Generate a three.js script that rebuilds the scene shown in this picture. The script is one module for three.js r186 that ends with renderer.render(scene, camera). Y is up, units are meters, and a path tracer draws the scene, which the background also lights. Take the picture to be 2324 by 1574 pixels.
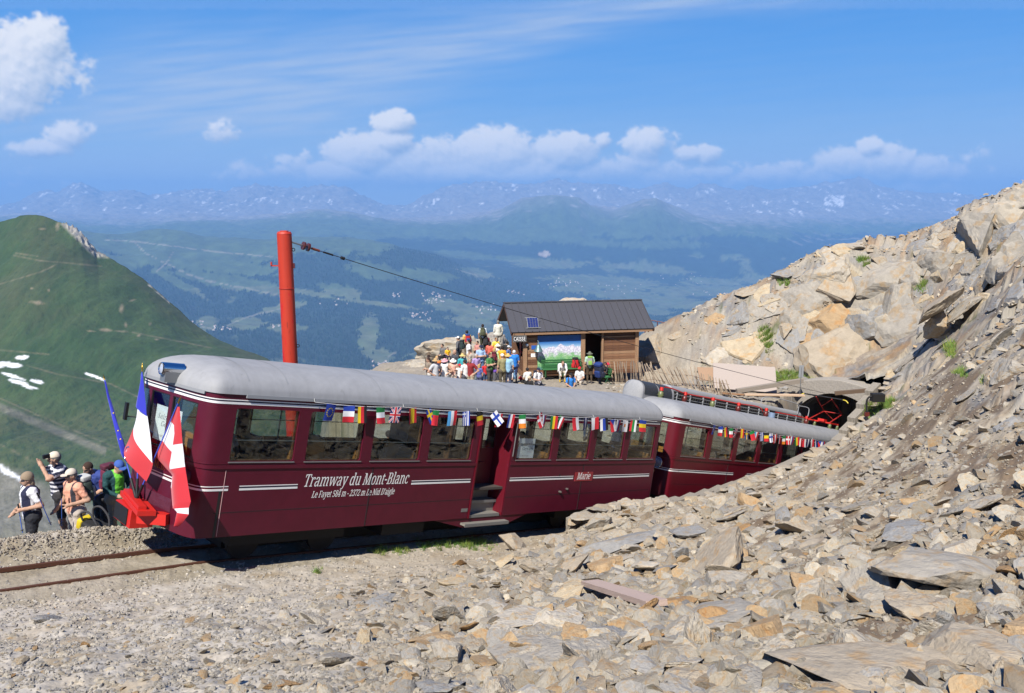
import * as THREE from 'three';
import { mergeGeometries, toCreasedNormals } from 'three/addons/utils/BufferGeometryUtils.js';
import { FontLoader } from 'three/addons/loaders/FontLoader.js';
import { TextGeometry } from 'three/addons/geometries/TextGeometry.js';
import { createNoise2D, createNoise3D } from 'simplex-noise';

// ------------------------------------------------------------------ camera, sky, sun, exposure
const scene = new THREE.Scene();
const PITCH = 0.172, EYE = 6.65;
const camera = new THREE.PerspectiveCamera(46.86, 1024 / 693, 0.3, 90000);
camera.position.set(0, EYE, 0);
camera.rotation.x = -PITCH;
scene.add(camera);
const renderer = new THREE.WebGLRenderer({ antialias: true });
renderer.toneMapping = THREE.LinearToneMapping;
renderer.toneMappingExposure = 1.9;
renderer.shadowMap.enabled = true;

const sun = new THREE.DirectionalLight(new THREE.Color(1, 0.94, 0.85), 5.0);
sun.name = 'sun';
sun.target.position.set(4, 0, -25); sun.position.set(4 - 30, 100, -25 + 75);
sun.castShadow = true;
Object.assign(sun.shadow.camera, { left: -60, right: 60, top: 60, bottom: -60, near: 1, far: 300 });
sun.shadow.mapSize.set(4096, 4096);
scene.add(sun, sun.target);

const rng = (a) => () => { a |= 0; a = a + 0x6D2B79F5 | 0; let t = Math.imul(a ^ a >>> 15, 1 | a); t = t + Math.imul(t ^ t >>> 7, 61 | t) ^ t; return ((t ^ t >>> 14) >>> 0) / 4294967296; };
const n2 = createNoise2D(rng(11)), n3 = createNoise3D(rng(12));
const fbm2 = (x, y, o = 4, g = 0.5) => { let a = 1, s = 0, t = 0; for (let i = 0; i < o; i++) { s += a * n2(x, y); t += a; x = x * 2.03 + 17.1; y = y * 2.03 - 9.7; a *= g; } return s / t; };
const fbm3 = (x, y, z, o = 4, g = 0.5) => { let a = 1, s = 0, t = 0; for (let i = 0; i < o; i++) { s += a * n3(x, y, z); t += a; x = x * 2.03 + 7.1; y = y * 2.03 - 3.7; z = z * 2.03 + 1.3; a *= g; } return s / t; };
const rid2 = (x, y, o = 5) => { let a = 1, s = 0, t = 0; for (let i = 0; i < o; i++) { s += a * (1 - Math.abs(n2(x, y)) * 2); t += a; x = x * 2.07 + 5.1; y = y * 2.07 - 8.7; a *= 0.5; } return s / t; };
const clamp = (x, a = 0, b = 1) => Math.min(b, Math.max(a, x));
const lerp = (a, b, t) => a + (b - a) * t;
const sstep = (a, b, x) => { const t = clamp((x - a) / (b - a)); return t * t * (3 - 2 * t); };
const lin = (r, g, b) => new THREE.Color().setRGB(r / 255, g / 255, b / 255, THREE.SRGBColorSpace);
const V = (x, y, z) => new THREE.Vector3(x, y, z);
// a pixel of the photograph (2324 wide) and the ground distance it lies at -> a point in the world
const SP = Math.sin(PITCH), CP = Math.cos(PITCH);
function at(px, py, Z) { const a = (px - 1162) / 1816, b = (787 - py) / 1816, y = b * CP - SP, z = b * SP + CP, k = Z / z; return V(a * k, y * k + EYE, -Z); }
// point -> pixel of the photograph
function pix(x, y, z) { y -= EYE; const d = -y * SP - z * CP; return [1162 + 1816 * x / d, 787 - 1816 * (y * CP - z * SP) / d]; }
function poly(pts, x) { let i = 0; while (i < pts.length - 2 && x > pts[i + 1][0]) i++; const p = pts[i], q = pts[i + 1], t = clamp((x - p[0]) / (q[0] - p[0])); return lerp(p[1], q[1], t); }

// the sky: clear air paling to the horizon, thin cirrus, small cumulus low over the far range
{
  const W = 4000, H = 2000, d = new Float32Array(W * H * 4);
  const stops = [[0, [206, 220, 232]], [2, [186, 210, 233]], [4, [154, 195, 235]], [7, [112, 173, 236]], [10, [90, 161, 234]], [13.6, [70, 148, 228]], [30, [38, 106, 194]], [90, [18, 62, 146]]].map(([e, c]) => [e, lin(...c).multiplyScalar(1 / 1.9)]);
  const clouds = [[40, 150, 62, 75, 1], [95, 92, 42, 42, 1], [18, 225, 60, 42, .8], [130, 150, 32, 45, .6], [190, 170, 30, 38, .42], [60, 200, 60, 40, .6], [95, 338, 62, 17, .75], [150, 308, 36, 28, .8], [195, 295, 22, 14, .4], [500, 298, 36, 22, .5], [890, 278, 34, 22, 1], [885, 318, 38, 24, .95], [820, 348, 62, 36, 1], [765, 396, 55, 25, 1], [905, 375, 90, 40, .75], [1000, 365, 90, 42, .7], [1030, 392, 120, 26, .95], [1120, 352, 70, 46, 1.1], [1165, 395, 90, 28, 1], [1282, 343, 55, 32, .95], [1220, 380, 70, 34, .8], [650, 378, 42, 24, .5], [690, 360, 30, 18, .35], [560, 392, 42, 22, .5], [515, 405, 40, 12, .35], [1366, 318, 18, 14, .6], [1462, 326, 38, 28, .85], [1400, 385, 60, 26, .55], [1512, 318, 26, 24, .4], [1562, 348, 24, 14, .8], [1606, 350, 24, 17, .8], [1530, 398, 90, 26, .5], [1470, 410, 60, 20, .5], [1655, 415, 20, 14, .5], [1745, 400, 62, 24, .62], [1800, 385, 40, 18, .5], [1975, 333, 24, 17, .95], [1925, 370, 60, 28, .75], [2010, 372, 60, 34, .9], [2095, 385, 50, 28, .8], [2080, 420, 80, 22, .6], [2160, 400, 40, 30, .5], [2232, 348, 14, 18, .4], [2195, 360, 14, 18, .45], [2250, 385, 14, 10, .35], [30, 415, 26, 14, .35], [1340, 392, 60, 24, .62], [1600, 392, 70, 22, .55], [1690, 408, 60, 18, .55], [1850, 398, 70, 24, .6], [1450, 372, 50, 22, .6], [700, 395, 60, 18, .5], [1070, 405, 160, 16, .7], [140, 420, 30, 12, .3], [75, 388, 30, 10, .3]];
  const dens = (px, py) => {
    let s = 0;
    for (const [cx, cy, rx, ry, k] of clouds) { const u = (px - cx) / rx / 1.12, v = (py - cy) / ry / 1.1; if (u > 1.7 || u < -1.7 || v > 1.7 || v < -1.7) continue; const r = u * u + v * v; if (r < 2.6) s = Math.max(s, k * (1 - r / 2.6)) + 0.12 * k * Math.max(0, 1 - r / 2.6); }
    dens.s = s; if (s <= 0) return -1;
    const wx = px + 10 * n2(px / 30, py / 22), wy = py + 8 * n2(px / 26 + 40, py / 20);
    return s - 0.27 + 0.42 * fbm2(wx / 50, wy / 36, 6, 0.56);
  };
  const white = lin(252, 251, 250).multiplyScalar(1 / 1.85), grey = lin(166, 188, 216).multiplyScalar(1 / 1.9), veilC = grey.clone().lerp(white, 0.35), c = new THREE.Color();
  for (let j = 0; j < H / 2 + 2; j++) {
    const row = H - 1 - j, el = (0.5 - (j + 0.5) / H) * 180; // row 0 is the lowest row of the texture
    const E = Math.max(0, el);
    let i = 0; while (i < stops.length - 2 && E > stops[i + 1][0]) i++;
    const t = clamp((E - stops[i][0]) / (stops[i + 1][0] - stops[i][0]));
    const base = stops[i][1].clone().lerp(stops[i + 1][1], t);
    const er = el * Math.PI / 180;
    for (let k = 600; k < 1400; k++) {                    // 72 degrees round the view; the rest of the horizon goes on in the same way
      c.copy(base);
      const az = ((k + 0.5) / W) * 360 - 90;             // 0 = straight ahead (-z), growing to the right
      const azr = az * Math.PI / 180;
      if (el < 20) {
        const x = Math.sin(azr) * Math.cos(er), y = Math.sin(er) , z = -Math.cos(azr) * Math.cos(er);
        const [px, py] = pix(x, y + EYE, z);
        // cirrus: broad soft veils drawn out along a slanting band
        const band = Math.exp(-(((py - lerp(190, -20, sstep(500, 1750, px))) / lerp(110, 42, sstep(600, 1500, px))) ** 2)) * sstep(60, 420, px) * (1 - sstep(1500, 2100, px));
        const streak = 0.5 + 0.5 * fbm2(px / 420 - py / 300, py / 26 + px / 260, 3, 0.5), fade = 1 - sstep(15, 20, el);
        const band2 = Math.exp(-(((py - 262) / 46) ** 2)) * (1 - sstep(600, 1100, px));
        let veil = clamp(band * (0.2 + 0.6 * streak) * 0.85 + band2 * streak * 0.42 + 0.10 * streak * sstep(-100, 250, py), 0, 0.62);
        c.lerp(veilC, veil * fade);
        const dn = py > 20 && py < 470 ? dens(px, py) : 0;
        if (dn > -0.14) {
          const al = sstep(-0.06, 0.32, dn);
          if (al > 0) {
            const s0 = dens.s, d2 = dens(px - 8, py - 13), s2 = dens.s;
            const lit = clamp(0.5 + 1.5 * (s0 - s2) + 0.55 * (dn - Math.max(d2, -.3)) + 0.25 * dn);
            const haze = sstep(300, 460, py) * 0.38;
            c.lerp(grey.clone().lerp(white, lit).lerp(base, haze), al * 0.96);
          }
        }
      }
      for (let q = 0; q < 5; q++) { const o = (row * W + (k + 800 * q) % W) * 4; d[o] = c.r; d[o + 1] = c.g; d[o + 2] = c.b; d[o + 3] = 1; }
    }
  }
  for (let row = 0; row < H / 2 - 2; row++) for (let k = 0; k < W; k++) { const o = (row * W + k) * 4; d[o] = 0.08; d[o + 1] = 0.10; d[o + 2] = 0.125; d[o + 3] = 1; }
  const t = new THREE.DataTexture(d, W, H, THREE.RGBAFormat, THREE.FloatType);
  t.mapping = THREE.EquirectangularReflectionMapping; t.magFilter = THREE.LinearFilter; t.minFilter = THREE.LinearFilter; t.colorSpace = THREE.LinearSRGBColorSpace; t.needsUpdate = true;
  scene.background = t; scene.environment = t;
}
scene.fog = new THREE.FogExp2(new THREE.Color(0.23, 0.51, 1.0), 6.2e-5);

// ------------------------------------------------------------------ helpers
const taken = {};
const numbered = (n) => { const k = taken[n] = (taken[n] ?? -1) + 1; return k ? n + '_' + String(k).padStart(3, '0') : n; };
const put = (o) => { o.traverse((m) => { if (m.isMesh) { m.castShadow = true; m.receiveShadow = true; } }); scene.add(o); return o; };
const tag = (o, label, category, group) => { o.userData.label = label; o.userData.category = category; if (group) o.userData.group = group; return o; };
const mesh = (name, g, m, parent) => { const o = new THREE.Mesh(Array.isArray(g) ? (g.length > 1 ? mergeGeometries(g.map(bare)) : g[0]) : g, m); o.name = name; o.castShadow = o.receiveShadow = true; if (parent) parent.add(o); return o; };
const bare = (g) => { let q = g.index ? g.toNonIndexed() : g; const r = new THREE.BufferGeometry(); for (const k of ['position', 'normal', 'uv', 'color']) if (q.attributes[k]) r.setAttribute(k, q.attributes[k]); return r; };
const structure = (name, g, m) => { const o = mesh(name, g, m); o.userData.kind = 'structure'; put(o); return o; };
const group = (name, pos) => { const o = new THREE.Group(); o.name = numbered(name); if (pos) o.position.copy(pos); return o; };
const thing = (name, label, category, pos, grp) => tag(put(group(name, pos)), label, category, grp);
const ALB = .68;
const mat = (r, g, b, rough = 0.8, more = {}) => new THREE.MeshStandardMaterial({ color: lin(r, g, b).multiplyScalar(ALB), roughness: rough, ...more });
const box = (w, h, d, x = 0, y = 0, z = 0) => new THREE.BoxGeometry(w, h, d).translate(x, y, z);
const cyl = (r0, r1, h, n = 12, x = 0, y = 0, z = 0) => new THREE.CylinderGeometry(r0, r1, h, n).translate(x, y, z);
// a round bar between two points
function bar(a, b, r = 0.02, r2 = r, n = 8) { const d = b.clone().sub(a), g = new THREE.CylinderGeometry(r2, r, d.length(), n); g.applyQuaternion(new THREE.Quaternion().setFromUnitVectors(V(0, 1, 0), d.normalize())); const m = a.clone().add(b).multiplyScalar(0.5); return g.translate(m.x, m.y, m.z); }
// a squared beam between two points
function beam(a, b, w, h, up = V(0, 1, 0)) { const d = b.clone().sub(a), L = d.length(); d.normalize(); const s = d.clone().cross(up).normalize(), u = s.clone().cross(d); const g = new THREE.BoxGeometry(L, h, w); g.applyMatrix4(new THREE.Matrix4().makeBasis(d, u, s)); const m = a.clone().add(b).multiplyScalar(0.5); return g.translate(m.x, m.y, m.z); }
const tube = (pts, r, n = 40, rad = 6) => new THREE.TubeGeometry(new THREE.CatmullRomCurve3(pts), n, r, rad);
// grid surface from a function (i, j) -> point; colour optional
function gridGeo(nu, nv, f, col, uvf) {
  const pos = new Float32Array((nu + 1) * (nv + 1) * 3), uv = new Float32Array((nu + 1) * (nv + 1) * 2), cl = col ? new Float32Array(pos.length) : null, idx = [];
  for (let j = 0, k = 0; j <= nv; j++) for (let i = 0; i <= nu; i++, k++) {
    const p = f(i / nu, j / nv, i, j); pos[k * 3] = p[0]; pos[k * 3 + 1] = p[1]; pos[k * 3 + 2] = p[2];
    const w = uvf ? uvf(p, i / nu, j / nv) : [i / nu, j / nv]; uv[k * 2] = w[0]; uv[k * 2 + 1] = w[1];
    if (i < nu && j < nv) { const a = k, b = k + 1, c = k + nu + 1, d = c + 1; idx.push(a, b, d, a, d, c); }
  }
  const g = new THREE.BufferGeometry();
  g.setAttribute('position', new THREE.BufferAttribute(pos, 3)); g.setAttribute('uv', new THREE.BufferAttribute(uv, 2)); g.setIndex(idx); g.computeVertexNormals();
  if (col) { const nr = g.attributes.normal; for (let k = 0; k < pos.length / 3; k++) { const c = col(pos[k * 3], pos[k * 3 + 1], pos[k * 3 + 2], nr.getX(k), nr.getY(k), nr.getZ(k), k); cl[k * 3] = c[0]; cl[k * 3 + 1] = c[1]; cl[k * 3 + 2] = c[2]; } g.setAttribute('color', new THREE.BufferAttribute(cl, 3)); }
  return g;
}
function noiseTex(size, f, srgb = false) { const d = new Uint8Array(size * size * 4); for (let y = 0; y < size; y++) for (let x = 0; x < size; x++) { const c = f(x / size, y / size), o = (y * size + x) * 4; d[o] = c[0] * 255; d[o + 1] = c[1] * 255; d[o + 2] = c[2] * 255; d[o + 3] = 255; } const t = new THREE.DataTexture(d, size, size); t.wrapS = t.wrapT = THREE.RepeatWrapping; t.magFilter = THREE.LinearFilter; t.minFilter = THREE.LinearMipmapLinearFilter; t.generateMipmaps = true; if (srgb) t.colorSpace = THREE.SRGBColorSpace; t.needsUpdate = true; return t; }
// noise that repeats at the tile's edge: sampled on a torus
const tor = (u, v, k, o = 5, g = 0.55) => { const a = u * 6.28318, b = v * 6.28318, r = k / 6.28318; let s = 0, t = 0, A = 1, m = 1; for (let i = 0; i < o; i++) { s += A * 0.5 * (n3(Math.cos(a) * r * m + 3.1 * i, Math.sin(a) * r * m, Math.cos(b) * r * m * 1.0 + 7) + n3(Math.sin(b) * r * m + 1.7 * i, Math.cos(a) * r * m + 5, Math.sin(a) * r * m + Math.cos(b) * r * m)); t += A; A *= g; m *= 2; } return s / t * 1.3; };
// ------------------------------------------------------------------ the far country: valley, forested hills and the blue range behind
const mottle = noiseTex(512, (u, v) => { const q = clamp(.78 + .5 * tor(u, v, 12, 6, .72)); return [q, q, q]; });
const mixc = (a, b, t) => [lerp(a[0], b[0], t), lerp(a[1], b[1], t), lerp(a[2], b[2], t)];
{
  const FAR = [[-300, 470], [0, 472], [70, 462], [110, 440], [140, 433], [165, 438], [190, 424], [215, 413], [235, 424], [260, 438], [290, 434], [330, 434], [365, 444], [420, 438], [470, 427], [505, 432], [530, 437], [560, 425], [600, 418], [625, 424], [660, 428], [700, 426], [740, 420], [775, 424], [800, 426], [830, 444], [880, 468], [930, 470], [980, 440], [1030, 422], [1060, 417], [1110, 413], [1160, 417], [1200, 420], [1240, 414], [1262, 409], [1300, 417], [1340, 420], [1370, 418], [1410, 427], [1440, 430], [1470, 424], [1500, 416], [1525, 428], [1545, 430], [1570, 419], [1610, 421], [1640, 430], [1660, 433], [1685, 423], [1720, 434], [1760, 430], [1800, 426], [1830, 421], [1850, 412], [1880, 414], [1900, 409], [1922, 402], [1945, 412], [1970, 427], [2010, 434], [2060, 438], [2110, 443], [2150, 440], [2200, 450], [2260, 452], [2324, 450], [2600, 455]];
  const lines = [ // [distance m, px -> py]
    [1900, [[-300, 1150], [600, 1040], [1100, 980], [1700, 960], [2600, 900]]],
    [4200, [[-300, 900], [300, 880], [600, 900], [900, 900], [1200, 880], [1500, 850], [1900, 840], [2600, 800]]],
    [6000, [[-300, 800], [250, 800], [500, 800], [760, 830], [900, 838], [1050, 815], [1300, 790], [1600, 775], [2600, 730]]],
    [8200, [[-300, 560], [0, 558], [240, 600], [330, 660], [450, 700], [600, 712], [700, 700], [820, 700], [950, 720], [1100, 735], [1300, 748], [1500, 742], [1800, 720], [2600, 690]]],
    [10500, [[-300, 520], [0, 520], [60, 508], [235, 532], [300, 535], [345, 524], [385, 518], [430, 525], [480, 540], [560, 545], [620, 548], [680, 538], [760, 540], [840, 545], [900, 560], [1000, 590], [1100, 640], [1200, 672], [1320, 700], [1500, 712], [1700, 690], [2000, 670], [2600, 650]]],
    [13500, [[-300, 535], [400, 545], [800, 560], [1000, 575], [1200, 600], [1400, 635], [1600, 650], [1900, 640], [2324, 600], [2600, 590]]],
    [17000, [[-300, 500], [0, 497], [100, 487], [230, 514], [330, 512], [430, 503], [560, 500], [650, 490], [740, 478], [800, 480], [880, 500], [960, 508], [1060, 498], [1130, 482], [1185, 452], [1215, 446], [1262, 443], [1310, 449], [1335, 468], [1385, 478], [1420, 464], [1450, 452], [1480, 450], [1510, 466], [1555, 488], [1620, 506], [1700, 512], [1760, 522], [1850, 555], [2000, 560], [2150, 560], [2324, 575], [2600, 580]]],
    [20500, [[-300, 490], [400, 490], [880, 500], [1300, 478], [1700, 490], [2100, 500], [2600, 500]]],
    [26000, FAR],
    [31000, FAR.map(([x, y]) => [x, y + 60])],
  ];
  const NC = 760, rows = [];
  for (let k = 0; k < lines.length - 1; k++) { const n = [8, 16, 44, 56, 40, 44, 34, 60, 8][k]; for (let i = 0; i < n; i++) rows.push([k, i / n]); }
  rows.push([lines.length - 2, 1]);
  const amp = [20, 60, 70, 70, 55, 70, 90, 150, 120, 60];
  const heightAt = (px, k, t, D, x, z) => {
    const a = at(px, poly(lines[k][1], px), lines[k][0]), b = at(px, poly(lines[k + 1][1], px), lines[k + 1][0]);
    const s = k === 7 ? Math.pow(t, 1.35) : t * t * (3 - 2 * t) * 0.65 + t * 0.35;
    let h = lerp(a.y, b.y, s);
    const far = sstep(19000, 25000, D);
    const A = lerp(amp[k], amp[k + 1], t) * (1 - 0.75 * Math.max(Math.pow(Math.abs(2 * t - 1), 6), 0));
    h += A * fbm2(x / 1700, z / 1700, 6, 0.52) * (1 - far) + A * 0.35 * rid2(x / 900 + 3, z / 900, 4) * (1 - far);
    h += far * A * 0.9 * (rid2(x / 2100, z / 4200, 6) - 0.25) + far * 90 * rid2(x / 520, z / 900, 4);
    return h;
  };
  const g = gridGeo(NC, rows.length - 1, (u, v, i, j) => {
    const [k, t] = rows[j], px = -330 + u * 2950, D = Math.exp(lerp(Math.log(lines[k][0]), Math.log(lines[k + 1][0]), t));
    const x = at(px, 787, D).x, z = -D;
    return [x, heightAt(px, k, t, D, x, z), z];
  });
  // what grows where: forest, meadow, pasture, bare rock, snow gullies
  const forest = [0.010, 0.028, 0.018], forest2 = [0.016, 0.040, 0.022], meadow = [0.085, 0.13, 0.05], dry = [0.14, 0.15, 0.075], alp = [0.055, 0.088, 0.036], rock = [0.22, 0.21, 0.20], snow = [0.85, 0.86, 0.88], bare0 = [0.36, 0.32, 0.25];
  // clearings and pistes seen on the near hill: centre px, py, half-width, half-height, slant
  const clear = [[430, 590, 190, 26, .12], [330, 560, 90, 22, 0], [600, 570, 60, 22, 0], [520, 640, 120, 16, .18], [470, 735, 22, 18, 0], [560, 735, 40, 14, -.1], [640, 700, 50, 10, -.2], [650, 745, 40, 10, 0], [600, 650, 40, 12, .2], [400, 640, 60, 10, .5], [835, 760, 22, 42, -.35], [865, 810, 26, 16, 0], [840, 770, 12, 50, -.2], [965, 625, 66, 14, .1], [850, 615, 60, 18, .2], [1080, 620, 40, 10, .2], [770, 660, 46, 14, .2], [860, 690, 90, 5, .12], [700, 665, 60, 6, .15], [1040, 700, 60, 16, .35], [1000, 690, 34, 14, .2], [1120, 715, 60, 13, .3], [1180, 735, 40, 9, .1], [1195, 705, 34, 10, 0], [1080, 735, 60, 12, .2], [960, 735, 46, 7, .2], [1250, 600, 80, 10, 0], [1370, 640, 120, 14, .05], [1480, 610, 90, 10, .1], [1600, 660, 130, 12, 0], [1450, 675, 130, 12, .1], [1620, 640, 60, 8, .1], [1300, 655, 50, 9, 0], [1750, 635, 80, 9, 0], [1520, 690, 70, 10, .1], [1000, 525, 70, 14, 0], [1130, 540, 90, 12, .1], [860, 530, 60, 8, .1], [720, 510, 30, 20, -.4], [600, 512, 22, 16, -.5], [1300, 545, 120, 10, .1], [1500, 555, 100, 10, 0], [1060, 580, 70, 8, .1], [1180, 590, 60, 8, .1]];
  const tracks = [[[300, 545], [330, 575], [380, 600], [430, 625], [480, 640], [560, 655], [640, 672]], [[240, 545], [300, 548], [400, 560], [520, 575], [640, 585]], [[440, 735], [490, 750], [560, 720], [640, 700]], [[395, 570], [375, 600], [352, 618]], [[880, 810], [900, 800]], [[1030, 610], [1080, 625], [1096, 640]]];
  const nr = g.attributes.normal, ps = g.attributes.position, cl = new Float32Array(ps.count * 3);
  const segd = (p, a, b) => { const dx = b[0] - a[0], dy = b[1] - a[1], t = clamp(((p[0] - a[0]) * dx + (p[1] - a[1]) * dy) / (dx * dx + dy * dy)); return Math.hypot(p[0] - a[0] - t * dx, p[1] - a[1] - t * dy); };
  for (let i = 0; i < ps.count; i++) {
    const x = ps.getX(i), y = ps.getY(i), z = ps.getZ(i), D = -z, P = pix(x, y, z), alt = y - EYE + 2372, ny = nr.getY(i);
    const big = fbm2(x / 900 + 9, z / 1300, 4, 0.5), sm = fbm2(x / 150, z / 220 + 8, 4, 0.6);
    let f = 0.62 + 0.75 * big + 0.2 * sm;                       // how wooded
    f -= sstep(1650, 1950, alt + 140 * sm) * 1.1; if (D > 6500 && D < 12000 && P[0] > 540 && P[0] < 1400) f += .42; if (D > 8000 && D < 10600 && P[0] < 540) f += .12; if (D > 12500 && D < 18500) f += .3;               // tree line
    if (P[0] > 1350 && D > 7000 && D < 15000) f -= 0.28;        // the open, farmed valley floor
    let m = 0;
    if (D < 19000) for (const [cx, cy, rx, ry, sl] of clear) { const dx = P[0] - cx, dy = P[1] - cy - sl * dx; if (Math.abs(dx) < rx * 1.4 && Math.abs(dy) < ry * 2) m = Math.max(m, 1.35 - Math.hypot(dx / rx, dy / ry) + 0.5 * sm); }
    if (m > 0.3) f = Math.min(f, 0.45 - m);
    const w = sstep(0.28, 0.42, f);
    let c = mixc(mixc(meadow, alt > 1500 ? alp : dry, 0.5 + 0.5 * fbm2(x / 400, z / 400, 3)), mixc(forest, forest2, 0.5 + 0.5 * sm), w);
    if (D < 12000 && P[0] < 1150) for (const tr of tracks) for (let k = 0; k < tr.length - 1; k++) if (segd(P, tr[k], tr[k + 1]) < 1.1 + .5 * sm) c = mixc(c, bare0, 0.55);
    const r = sstep(1900, 2150, alt + 160 * fbm2(x / 500, z / 500 + 4, 4)) * sstep(15500, 18000, D) + sstep(0.80, 0.66, ny) * sstep(1300, 1600, alt) * 0.8 + (D > 16000 && D < 18500 ? sstep(0.25, 0.5, fbm2(x / 800 + 70, z / 300, 4)) * 0.7 : 0);
    c = mixc(c, mixc(rock, [0.34, 0.32, 0.295], 0.5 + 0.5 * sm), clamp(r));
    const gul = fbm2(x / 260 + 31, z / 1500, 4, 0.6), s = sstep(0.32, 0.42, gul) * sstep(2080, 2250, alt) * sstep(19500, 21500, D) * sstep(-0.1, 0.15, fbm2(x / 1900 + 5, z / 2000, 2));
    c = mixc(c, snow, clamp(s));
    if (P[0] > 1872 && P[0] < 1915 && P[1] > 444 && P[1] < 468 && gul + (P[0] - 1893) * 0.008 > -0.1) c = snow;
    if (Math.hypot(P[0] - 1235, (P[1] - 577) * 2) < 14) c = [0.45, 0.38, 0.31];
    cl.set(c.map((q) => q * .84), i * 3);
  }
  g.setAttribute('color', new THREE.BufferAttribute(cl, 3));
  { const uv = g.attributes.uv; for (let i = 0; i < ps.count; i++) uv.setXY(i, ps.getX(i) / 2600, ps.getZ(i) / 2600); }
  structure('valley_and_mountains', g, new THREE.MeshStandardMaterial({ vertexColors: true, roughness: 1, map: mottle }));
  // hamlets strewn over the slopes, each chalet where its ground is
  const houseG = (() => { const w = box(13, 6, 10, 0, 3, 0), sh = new THREE.Shape(); sh.moveTo(-7.5, 0); sh.lineTo(7.5, 0); sh.lineTo(0, 5); sh.closePath(); const r = new THREE.ExtrudeGeometry(sh, { depth: 12, bevelEnabled: false }).translate(0, 6, -6); const tintG = (g, c) => { const q = bare(g), n = q.attributes.position.count, a = new Float32Array(n * 3); for (let i = 0; i < n; i++) a.set(c, i * 3); q.setAttribute('color', new THREE.BufferAttribute(a, 3)); return q; }; return mergeGeometries([tintG(w, [.70, .67, .62]), tintG(r, [.36, .28, .24])]); })();
  const houseM = new THREE.MeshStandardMaterial({ vertexColors: true, roughness: .9 }), hr = rng(91);
  const land = (px, py) => { for (let D = 4400; D < 19000; D *= 1.006) { let k = 0; while (k < lines.length - 2 && D > lines[k + 1][0]) k++; const t = Math.log(D / lines[k][0]) / Math.log(lines[k + 1][0] / lines[k][0]), p = at(px, py, D), h = heightAt(px, k, t, D, at(px, 787, D).x, -D); if (h >= p.y) return V(p.x, h, -D); } return null; };
  for (const [cx, cy, rx, ry, n] of [[898, 671, 14, 6, 9], [985, 679, 46, 17, 30], [954, 720, 30, 14, 28], [1168, 667, 26, 7, 14], [866, 831, 30, 9, 16], [1280, 645, 60, 14, 26], [1400, 655, 70, 16, 18], [500, 748, 40, 6, 10], [640, 742, 30, 6, 6], [1100, 705, 40, 14, 12], [1550, 640, 90, 18, 14], [1620, 668, 80, 10, 10], [450, 735, 20, 5, 5], [760, 690, 60, 8, 5]]) for (let i = 0; i < n; i++) { const p = land(cx + rx * (hr() + hr() - 1), cy + ry * (hr() + hr() - 1)); if (!p) continue; const o = new THREE.Mesh(houseG, houseM); o.name = numbered('chalet'); o.position.copy(p).y -= 1; o.rotation.y = hr() * 3; o.scale.setScalar(.95 + hr() * .55); tag(put(o), 'tiny pale walled chalet in the hamlets of the distant valley', 'house', 'chalets strewn over the valley'); }
  // conifer forest on the nearer hills
  const tr = [], ps2 = g.attributes.position; for (let i = 0; i < ps2.count; i++) { const z = ps2.getZ(i); if (z > -4300 || z < -11500 || cl[i * 3 + 1] > .037 || hr() > .5) continue; for (let q = 0; q < 2; q++) tr.push([ps2.getX(i) + (hr() - .5) * 24, ps2.getY(i) - 2, z + (hr() - .5) * 40]); }
  const im = new THREE.InstancedMesh(new THREE.ConeGeometry(5.5, 24, 5).translate(0, 12, 0), new THREE.MeshStandardMaterial({ color: 0xffffff, roughness: 1 }), tr.length), mm = new THREE.Matrix4(), cc = new THREE.Color(); tr.forEach(([x, y, z], i) => { const s = .6 + .8 * hr(); mm.makeScale(s, s, s).setPosition(x, y, z); im.setMatrixAt(i, mm); cc.setRGB(.008 + .008 * hr(), .023 + .013 * hr(), .016); im.setColorAt(i, cc); }); im.name = 'forest'; im.userData.kind = 'stuff'; im.castShadow = im.receiveShadow = true; scene.add(im);
 
}
const mottle2 = noiseTex(512, (u, v) => { const q = clamp(.88 + .26 * tor(u, v, 22, 5, .7)); return [q, q, q * .97]; });
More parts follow.
